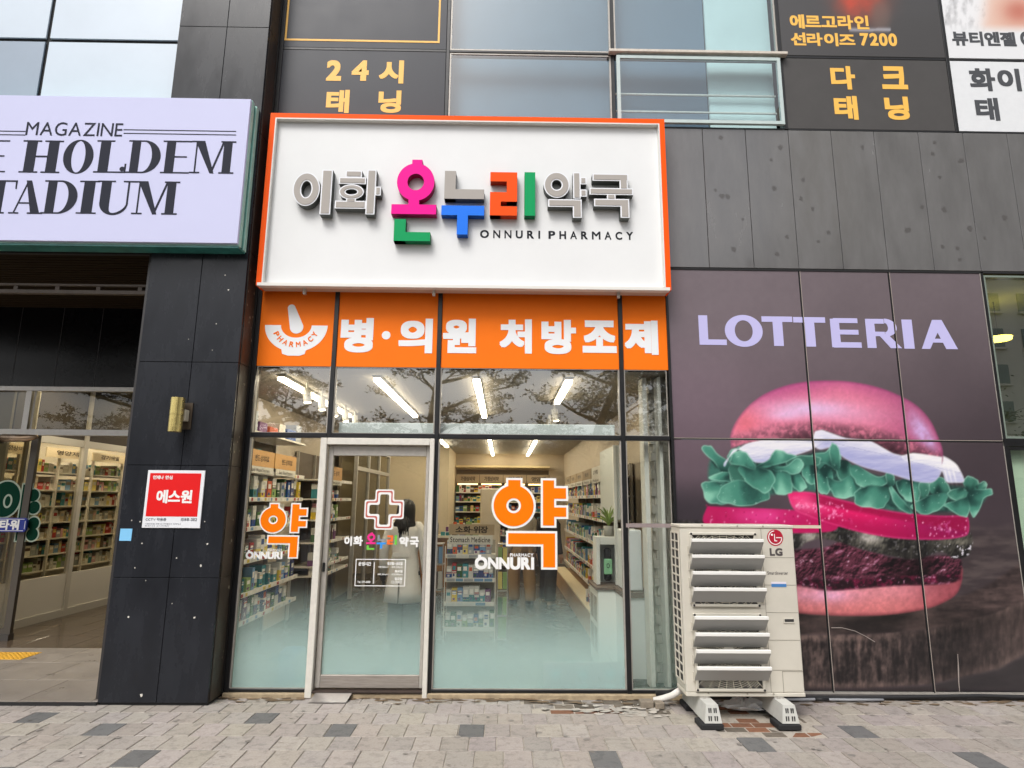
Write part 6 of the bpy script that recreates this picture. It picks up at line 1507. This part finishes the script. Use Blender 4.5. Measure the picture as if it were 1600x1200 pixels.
    R1 = [(0, -.012, hz+.215, .02, .025), (0, -.010, hz+.195, .055, .065), (0, -.014, hz+.15, .082, .094), (0, -.020, hz+.09, .089, .092), (0, -.032, hz+.03, .092, .080), (0, -.045, hz-.03, .094, .066)]
    z = hz-.03; 
    for j in range(1, 5): R1.append((rng.uniform(-.008, .008), -.055-.008*j, z-hairlen*j/4, .098+.012*math.sin(j*1.4), .058-.006*j))
    R1 = [(a, b, c, d*(1.25 if hairlen > .15 else 1), e*(1.12 if hairlen > .15 else 1)) for a, b, c, d, e in R1]
    m.loft(R1 if hairlen > .05 else R1[:6], hc, 22)
    for j in range(26):
        a = rng.uniform(-2.9, -.25); x = .09*math.cos(a); y = -.03+.075*math.sin(a); m.tube([(x, y, hz+.05), (x*1.12, y*1.12-.01, hz-.03-hairlen*.4), (x*1.1+rng.uniform(-.02, .02), y*1.05-.03, hz-.05-hairlen*rng.uniform(.7, 1.12))], [.012, .014, .003], hc, 5)
    m.build('hair', T, True).location = (0, 0, 0)
    T.rotation_euler.z = rz
    return T
cw = M('coat_white', (226, 220, 212), .8, var=.04, scale=8, bump=.15, bscale=25); jean = M('trouser_dark', (62, 62, 66), .8); khaki = M('trouser_khaki', (172, 142, 104), .8, var=.06, scale=8); shirtw = M('shirt_cream', (214, 200, 180), .8); shirtd = M('shirt_dark', (70, 66, 66), .8)
person((-1.15, 1.75, .03), rad(-8), 'person in a long white coat with dark shoulder length hair seen from behind the door', cw, jean, shoe, 1.64, True, .17, [[(-.245, -.04, 1.06), (-.265, .03, .80)], [(.235, -.03, 1.06), (.25, .02, .80)]], .03)
person((.33, 4.75, .03), rad(20), 'person in wide khaki trousers standing at the shelves behind the large decal', shirtw, khaki, shoe, 1.66, None, .05, None, .10)
person((.76, 4.85, .03), rad(-35), 'person in dark trousers and pale shoes beside the right wall shelves', shirtd, jean, sock, 1.6, None, .2, None, .08)

# ================================================================== lobby on the left
lst = M('lobby_stone', (128, 120, 112), .35, var=.12, scale=5, rvar=.1); lob = M('lobby_black', (20, 20, 23), .2, var=.2, scale=4, spec=.25); lw_ = M('lobby_wall', (128, 122, 104), .7, var=.05)
m = MB()
for r in range(8):
    for c in range(12):
        x = -10+c*.6+(r % 2)*.3; y = -.26+r*.62
        if x > PIL_L-.02: continue
        m.box(x+.002, y+.002, -.02, min(x+.598, PIL_L-.002), y+.618, .03, (lst if y < 1.2 else M('lobby_polished', (84, 72, 60), .12, var=.15, scale=3, rvar=.05)), bev=.002)
m.box(-10, -.275, -.02, PIL_L, -.262, .026, M('kerb_black', (36, 36, 38), .4)); part(m, 'lobby_floor')
m = MB(); yel = M('tactile_yellow', (206, 160, 50), .7, var=.1, scale=20)
q = at(60, 1030, Z=.035); q2 = at(0, 1019, Z=.035); ya, yb = q.y, at(30, 1019, Z=.035).y; xe = at(45, 1026, Z=.035).x
for c in range(4):
    xa = xe-.31*(c+1); m.box(xa+.002, ya, .02, xa+.306, ya+.30, .034, yel)
    for i_ in range(6):
        for j in range(6): m.box(xa+.03+i_*.047, ya+.025+j*.047, .034, xa+.055+i_*.047, ya+.05+j*.047, .039, yel)
tag(m.build('tactile_paving'), 'yellow studded tactile strip on the lobby floor', 'paving strip')
LY = 2.0
def lx_(px, py): return at(px, py, LY).x
def lzz(py, px=120): return at(px, py, LY).z
zt0, zt1, zb0, zb1 = lzz(611), lzz(605), lzz(681), lzz(672)
m = MB()
m.box(-9, LY, zt1-.005, PIL_L-.06, LY+.05, 4.25, lob)
part(m, 'lobby_fascia')
m = MB()
for px in (24, 90, 152): 
    x = lx_(px, 560); m.box(x-.004, LY-.002, zt1, x+.004, LY-.0005, 4.2, M('joint_grey', (60, 60, 62), .6))
part(m, 'fascia_joint')
m = MB(); m.box(-9, LY-.06, zt0-.01, PIL_L-.06, LY-.001, zt1-.006, alu); m.box(-9, LY-.06, zb0, PIL_L-.06, LY+.04, zb1, alu)
xp = lx_(47, 640); m.box(xp-.04, LY-.05, zb1+.001, xp+.03, LY+.03, zt0-.011, alu); m.box(xp+.05, LY-.03, zb1+.001, xp+.075, LY+.03, zt0-.011, alud)
fr_ = part(m, 'lobby_door_frame')
m = MB(); lgl = GLASS('lobby_glass', (.86, .84, .76), 1.75); m.box(-9, LY+.005, zb1+.001, PIL_L-.06, LY+.015, zt0-.011, lgl); part(m, 'pane', fr_)
m = MB(); xd = lx_(36, 850); m.box(xd-.06, LY-.03, .06, xd+.02, LY+.02, zb0-.002, M('door_bronze', (90, 84, 76), .45, metal=.4)); m.box(xd-1.4, LY-.03, .03, xd-.061, LY+.02, .16, M('door_bronze', (90, 84, 76), .45)); m.box(xd-.4, LY-.06, .03, xd+.03, LY+.03, .10, M('door_shoe', (70, 66, 62), .5)); lf_ = part(m, 'sliding_door')
m = MB(); m.box(xd-1.4, LY-.006, .16, xd-.061, LY+.004, zb0-.002, lgl); part(m, 'pane', lf_)
# green shop lettering sticker on the sliding leaf
T = thing('window_decal', 'dark green round sticker lettering on the lobby sliding door', 'window sign', (lx_(10, 780), LY-.01, 1.6)); m = MB(); gk = M('sticker_green', (12, 58, 42), .7, spec=.08); gl2 = M('sticker_rim', (176, 190, 172), .6, spec=.1)
q = at(8, 780, LY-.01); m.ring(q.x, q.z, (.20, .235), (.001, .001), LY-.009, LY-.0065, gl2, seg=40); m.ring(q.x, q.z, (.18, .215), (.001, .001), LY-.0105, LY-.0092, gk, seg=40); m.build('disc', T)
m = MB(); q = at(12, 783, LY-.012); m.ring(q.x, q.z, (.055, .085), (.034, .062), LY-.012, LY-.0108, gl2, seg=30); m.build('lettering', T)
m = MB()
for e_, yy, mt in ((.016, LY-.0075, gl2), (0, LY-.0095, gk)):
    q0, q1 = at(43, 757, LY-.01), at(43, 845, LY-.01); m.box(q0.x-.05-e_, yy-.0008, q1.z-e_, q0.x+.06+e_, yy, q0.z+e_, mt)
    for j, (px, py) in enumerate(((52, 774), (53, 793), (52, 818), (50, 835))): q = at(px, py, LY-.01); m.ring(q.x, q.z, (.07+e_, .075+e_), (.001, .001), yy-.001-.0001*j, yy, mt, seg=24)
m.build('leaf_motif', T)
# blue nameplate
T = thing('building_nameplate', 'blue nameplate with white lettering hanging at the lobby entrance', 'sign', (lx_(5, 820), LY-.09, 1.35)); YN = LY-.09
b = box_at(-60, 809, 41, 831, YN); m = MB(); pbl = M('plate_blue', (30, 48, 140), .4); e = .02
m.prism([(b[0], b[1]), (b[2]-e, b[1]), (b[2], b[1]+e), (b[2], b[3]-e), (b[2]-e, b[3]), (b[0], b[3])], YN, YN+.03, pbl); m.build('plate', T)
m = MB(); text(m, '신타워', box_at(-16, 812, 30, 828, YN), YN-.0015, vw, bold=.03); e2 = .012
m.box(b[0], YN-.0012, b[1]+e2, b[2]-.03, YN-.0004, b[1]+e2+.006, vw); m.box(b[0], YN-.0012, b[3]-e2-.006, b[2]-.03, YN-.0004, b[3]-e2, vw); m.box(b[2]-.02, YN-.0012, b[1]+.035, b[2]-.014, YN-.0004, b[3]-.035, vw); m.build('lettering', T)
m = MB(); q = at(30, 686, 1.72); m.tube([(q.x-.42, 1.72, q.z), (q.x-.2, 1.72, q.z)], .055, M('sensor_dark', (66, 58, 52), .3), 16); m.tube([(q.x-.2, 1.72, q.z+.01), (q.x+.1, 1.72, q.z+.012), (q.x+.22, 1.72, q.z+.03)], [.05, .045, .02], M('sensor_steel', (176, 150, 124), .25, metal=.7), 16); tag(m.build('door_closer', smooth=True), 'rounded steel and black sensor housing above the lobby door', 'sensor')
# soffit of slats with two rails
m = MB(); sof = M('soffit_brown', (52, 42, 30), .8, spec=.1)
for k in range(26): m.box(-9, .12+k*.073, 4.12, PIL_L, .175+k*.073, 4.14, sof)
m.box(-9, -.2, 4.145, PIL_L, 2.1, 4.2, seam); part(m, 'soffit')
m = MB(); rl = M('rail_brown', (96, 84, 74), .5, var=.2)
z0 = at(120, 459, .05).z; m.box(-9, .04, z0, PIL_L, .09, z0+.035, rl); m.box(-9, .03, z0+.075, PIL_L, .06, z0+.095, rl)
for px in (26, 91, 155, 220): x = at(px, 447, .05).x; m.box(x-.02, .04, z0+.036, x+.02, .07, z0+.074, rl)
m.box(-9, -.1, 4.02, PIL_L, -.06, 4.06, M('rail_dark', (44, 42, 42), .6)); part(m, 'shutter_rail')
# lobby inside: right wall, back, ceiling
m = MB(); m.box(PIL_L-.055, -.2, 0, PIL_L-.005, 9, 4.2, M('lobby_side', (52, 50, 50), .4)); m.box(-14, 9, 0, PIL_L, 9.1, 4.2, lw_); part(m, 'lobby_wall')
m = MB(); m.box(-14, LY+.06, 3.3, PIL_L-.06, 9, 3.35, M('lobby_ceiling', (120, 116, 98), .8)); part(m, 'lobby_ceiling')
dlm = EM('downlight_glow', (255, 240, 210), 90)
for k, (dx_, dy_) in enumerate(((-5.75, 2.7), (-5.0, 2.7), (-4.2, 2.7), (-5.75, 4.6), (-5.0, 4.6), (-4.2, 4.6), (-5.6, 6.8), (-4.6, 6.8))):
    T = thing('downlight', 'round downlight in the lobby ceiling, %s row from the street, %s from the glazed shop' % (ords[k//3], ords[k % 3]), 'ceiling light', (dx_, dy_, 3.29), group='downlights in the lobby ceiling')
    m = MB(); m.loft([(dx_, dy_, 3.283, .085, .085), (dx_, dy_, 3.299, .085, .085)], dlm, 20); m.build('lens', T)
    m = MB(); m.loft([(dx_, dy_, 3.28, .11, .11), (dx_, dy_, 3.298, .11, .11)], hous, 20, False); m.build('trim_ring', T)
# shop behind the lobby's left glass wall
SX = -6.25
zh = lambda px, py: at(px, py, X=SX)
m = MB(); hb = 2.42
sfp = M('side_frame_pale', (206, 200, 188), .5); m.box(SX-.03, 2.1, hb, SX+.02, 8.9, hb+.10, sfp); m.box(SX-.03, 2.1, .03, SX+.03, 8.9, .13, sfp); m.box(SX-.02, 2.1, .131, SX+.01, 8.9, .62, M('apron_cream', (226, 220, 208), .6)); m.box(SX-.02, 2.1, hb+.101, SX+.01, 8.9, 3.3, M('header_dark', (62, 54, 46), .6))
for px, py in ((105, 900), (14, 900)): y = at(px, py, X=SX).y; m.box(SX-.035, y-.04, .03, SX+.035, y+.04, 3.3, sfp)
part(m, 'side_shopfront')
m = MB(); m.box(SX-.008, 2.1, .62, SX-.002, 8.9, hb-.001, lgl); part(m, 'side_pane')
m = MB(); m.box(SX-1.3, 2.1, .03, SX-1.25, 8.9, 3.3, M('side_wall_cream', (216, 208, 192), .7)); m.box(SX-1.25, 2.05, 0, SX, 2.09, 3.3, lw_); m.box(SX-1.25, 8.85, 0, SX, 8.9, 3.3, M('side_wall_cream', (216, 208, 192), .7)); m.box(SX-1.25, 2.1, 2.8, SX-.03, 8.85, 2.84, M('side_ceiling', (200, 190, 170), .8)); part(m, 'side_shop_wall')
W2 = thing('wall_shelf', 'pale shelving stocked with packs inside the lobby side shop', 'shelves', (SX-.9, 4, .03)); m = MB()
sz = [.62, .85, 1.08, 1.32, 1.56, 1.8, 2.06]
for z in sz: m.box(SX-1.1, 2.2, z-.02, SX-.55, 8.7, z, shw)
for y in np.arange(2.2, 8.8, .8): m.box(SX-.57, y-.015, .05, SX-.53, y+.015, 2.3, shw)
m.build('shelf', W2)
m = MB(); goods(m, SX-.9, SX-.6, 2.25, 8.7, sz, 'y', .2, [GM[k] for k in (0, 0, 1, 16, 16, 1, 17, 13, 7, 3, 15, 14, 9)]+[shw, M('pack_beige', (200, 182, 156), .5), M('pack_taupe', (150, 138, 122), .5)]); tag(m.build('shelf_goods'), 'rows of packs and bottles on the shelves of the lobby side shop', 'goods', kind='stuff')
m = MB()
for k in range(6): m.box(SX-.52, 2.4+k*1.05, 2.28, SX-.50, 3.3+k*1.05, 2.42, M('board_cream', (222, 206, 176), .6))
for k in range(6):
    t2 = MB(); text(t2, ['가정상비약', '영양제', '감기해열', '구강', '피부', '파스'][k], (0, 2.32, .5, 2.39), 0, inkb); i = len(m.v); kk2 = m.mi(inkb)
    m.v += [(SX-.498, 2.6+k*1.05+p[0], p[2]) for p in t2.v]; m.f += [tuple(i+q for q in f) for f in t2.f]; m.m += [kk2]*len(t2.f)
m.build('category_board', W2)
for k in range(3):
    y = 2.8+k*2.1; T = thing('tube_light', 'tube light on the ceiling of the lobby side shop, %s from the street' % ords[k], 'ceiling light', (SX-.35, y, 2.8), group='tube lights in the lobby side shop')
    m = MB(); m.box(SX-.38, y, 2.75, SX-.32, y+1.5, 2.798, EM('tube_glow_side', (255, 244, 226), 34)); m.build('tube', T)

# ================================================================== across the street: what the glass mirrors
bark = M('tree_bark', (72, 60, 50), .9, var=.3, scale=8, bump=.5, bscale=20); leafm = M('tree_leaf', (74, 74, 48), .7, var=.3, scale=2); leafm2 = M('tree_leaf_dark', (44, 50, 38), .7, var=.3, scale=2)
def tree_mesh(seed, H, nleaf):
    r = random.Random(seed); tr = MB(); lf = MB(); tips = []
    def grow(p, d, L_, rd, dep):
        n = 5; pts = [p]
        for k in range(n):
            d = (d+Vector((r.uniform(-.25, .25), r.uniform(-.25, .25), r.uniform(-.10, .12)))).normalized(); pts.append(pts[-1]+d*L_/n)
        tr.tube(pts, [rd*(1-.5*k/n) for k in range(n+1)], bark, 7 if dep < 2 else 4, dep < 1)
        if dep >= 3: tips.append(pts[-1]); tips.append(pts[-2]); tips.append(pts[2])
        if dep < 4:
            for k in range(3 if dep else 11):
                a = r.uniform(0, 6.28) if dep else k*2.4+r.uniform(-.4, .4)
                el = r.uniform(-.1, .5) if dep else r.uniform(0, .35)
                b = pts[r.randint(2, n)] if dep else pts[0]+(pts[-1]-pts[0])*(.26+.72*k/10)
                grow(b, (d*(.45 if dep else .12)+Vector((math.cos(a), math.sin(a), el))).normalized(), L_*(r.uniform(.5, .68) if dep else r.uniform(.26, .36)*(1.25-.5*k/10)), rd*(.5 if dep else .38), dep+1)
    grow(Vector((0, 0, 0)), Vector((.06, 0, 1)), H*.9, .17, 0)
    r.shuffle(tips); tips = tips[:int(len(tips)*.62)]
    for k in range(nleaf):
        c = tips[r.randrange(len(tips))]+Vector((r.gauss(0, .13), r.gauss(0, .13), r.gauss(0, .06))); s = r.uniform(.03, .085); a = Vector((r.uniform(-1, 1), r.uniform(-1, 1), r.uniform(-.4, .8))).normalized()*s; b = a.cross(Vector((r.uniform(-1, 1), r.uniform(-1, 1), 1))).normalized()*s*.55
        lf.face([c-a, c+b, c+a, c-b], leafm if r.random() < .6 else leafm2)
    return tr, lf
protos = []
for sd_, H in ((3, 7.4), (11, 8.4)):
    tr, lf = tree_mesh(sd_, H, 12000); T = thing('street_tree', 'x', 'tree', (0, 0, 0), 'street trees mirrored in the shop windows'); tr.build('trunk', T); lf.build('crown', T); protos.append(T)
tp = [(-5.4, -11.0, 0, .95, .4, 'leafy street tree mirrored in the transom light beside the pillar'), (-1.9, -10.6, 1, .85, 2.0, 'leafy street tree mirrored in the transom light above the entrance door'), (2.2, -11.2, 0, 1.0, 3.3, 'leafy street tree mirrored in the wide transom light'), (5.8, -10.6, 1, .9, 5.1, 'leafy street tree mirrored in the narrow panes by the burger poster'), (9.2, -11.6, 1, 1.14, 1.2, 'leafy street tree mirrored in the granite above the poster'), (-12.5, -11.5, 1, 1.0, 4.0, 'leafy street tree mirrored in the glass of the lobby')]
used = set()
for x, y, k, s, rz, lb in tp:
    T = protos[k] if k not in used else copy_tree(protos[k]); used.add(k); T.location = (x, y, -.02); T.scale = (s, s, s); T.rotation_euler.z = rz; T['label'] = lb
for k, (x0, x1, h, c, lb) in enumerate(((-40, -16, 5.0, (96, 88, 82), 'low brown building added unseen across the street to darken the lobby glass reflection'), (-15.5, 4, 4.6, (112, 106, 100), 'low grey building added unseen across the street to darken the entrance door reflection'), (4.5, 30, 5.2, (88, 84, 80), 'low dark building added unseen across the street to darken the pane by the poster'))):  # out-of-view buildings, added to darken what the lower panes reflect
    T = thing('added_row_building', lb, 'building', ((x0+x1)/2, -32, -.2), 'low buildings added across the street to darken reflections'); mt = M('row_wall_%s' % ['brown', 'grey', 'dark'][k], c, .85, var=.1, scale=1)
    m = MB(); m.box(x0, -40, -.2, x1, -32, h, mt); m.box(x0-.1, -40.1, h, x1+.1, -31.8, h+.18, M('row_coping', (120, 116, 110), .8)); m.build('wall', T)
    x = x0+1
    while x < x1-4: m = MB(); m.box(x, -32, .3, x+3.2, -31.95, 2.9, M('row_window', (36, 42, 46), .2)); m.box(x-.1, -32, 2.95, x+3.3, -31.4, 3.15, M('row_awning', (120, 70, 60), .8)); m.build('window', T); x += 4.2
# apartment block beyond the road
AP = thing('apartment_block', 'beige apartment block mirrored in the window beside the burger poster', 'building', (50, -44, 0))
m = MB(); conc = M('block_beige', (228, 222, 206), .85, var=.06, scale=.6); m.box(31, -58, -.2, 83, -44, 46, conc); m.build('wall', AP)
m = MB(); wd_ = M('block_window', (120, 130, 128), .2)
nwin = 0
for f in range(14):
    for c in range(14):
        x = 33+c*3.5; z = 2.2+f*3.1; m.box(x, -44.0, z, x+1.9, -43.9, z+1.6, wd_); m.box(x-.1, -43.98, z-.2, x+2.0, -43.7, z-.05, conc)
m.build('window', AP)
LM = thing('street_lamp', 'dark street lamp with a long arm mirrored in the granite band', 'street lamp', (7.5, -9.3, -.02)); m = MB(); dkp = M('lamp_post_grey', (70, 72, 76), .5, metal=.3)
m.tube([(11.2, -9.3, -.02), (11.2, -9.3, 7.9), (10.9, -9.3, 8.3), (9.3, -9.3, 7.8)], [.09, .07, .055, .05], dkp, 12); m.build('post', LM); m = MB(); m.loft([(9.0, -9.3, 7.62, .35, .14), (9.0, -9.3, 7.7, .4, .16), (9.0, -9.3, 7.8, .25, .1)], dkp, 16); m.build('lamp_head', LM)
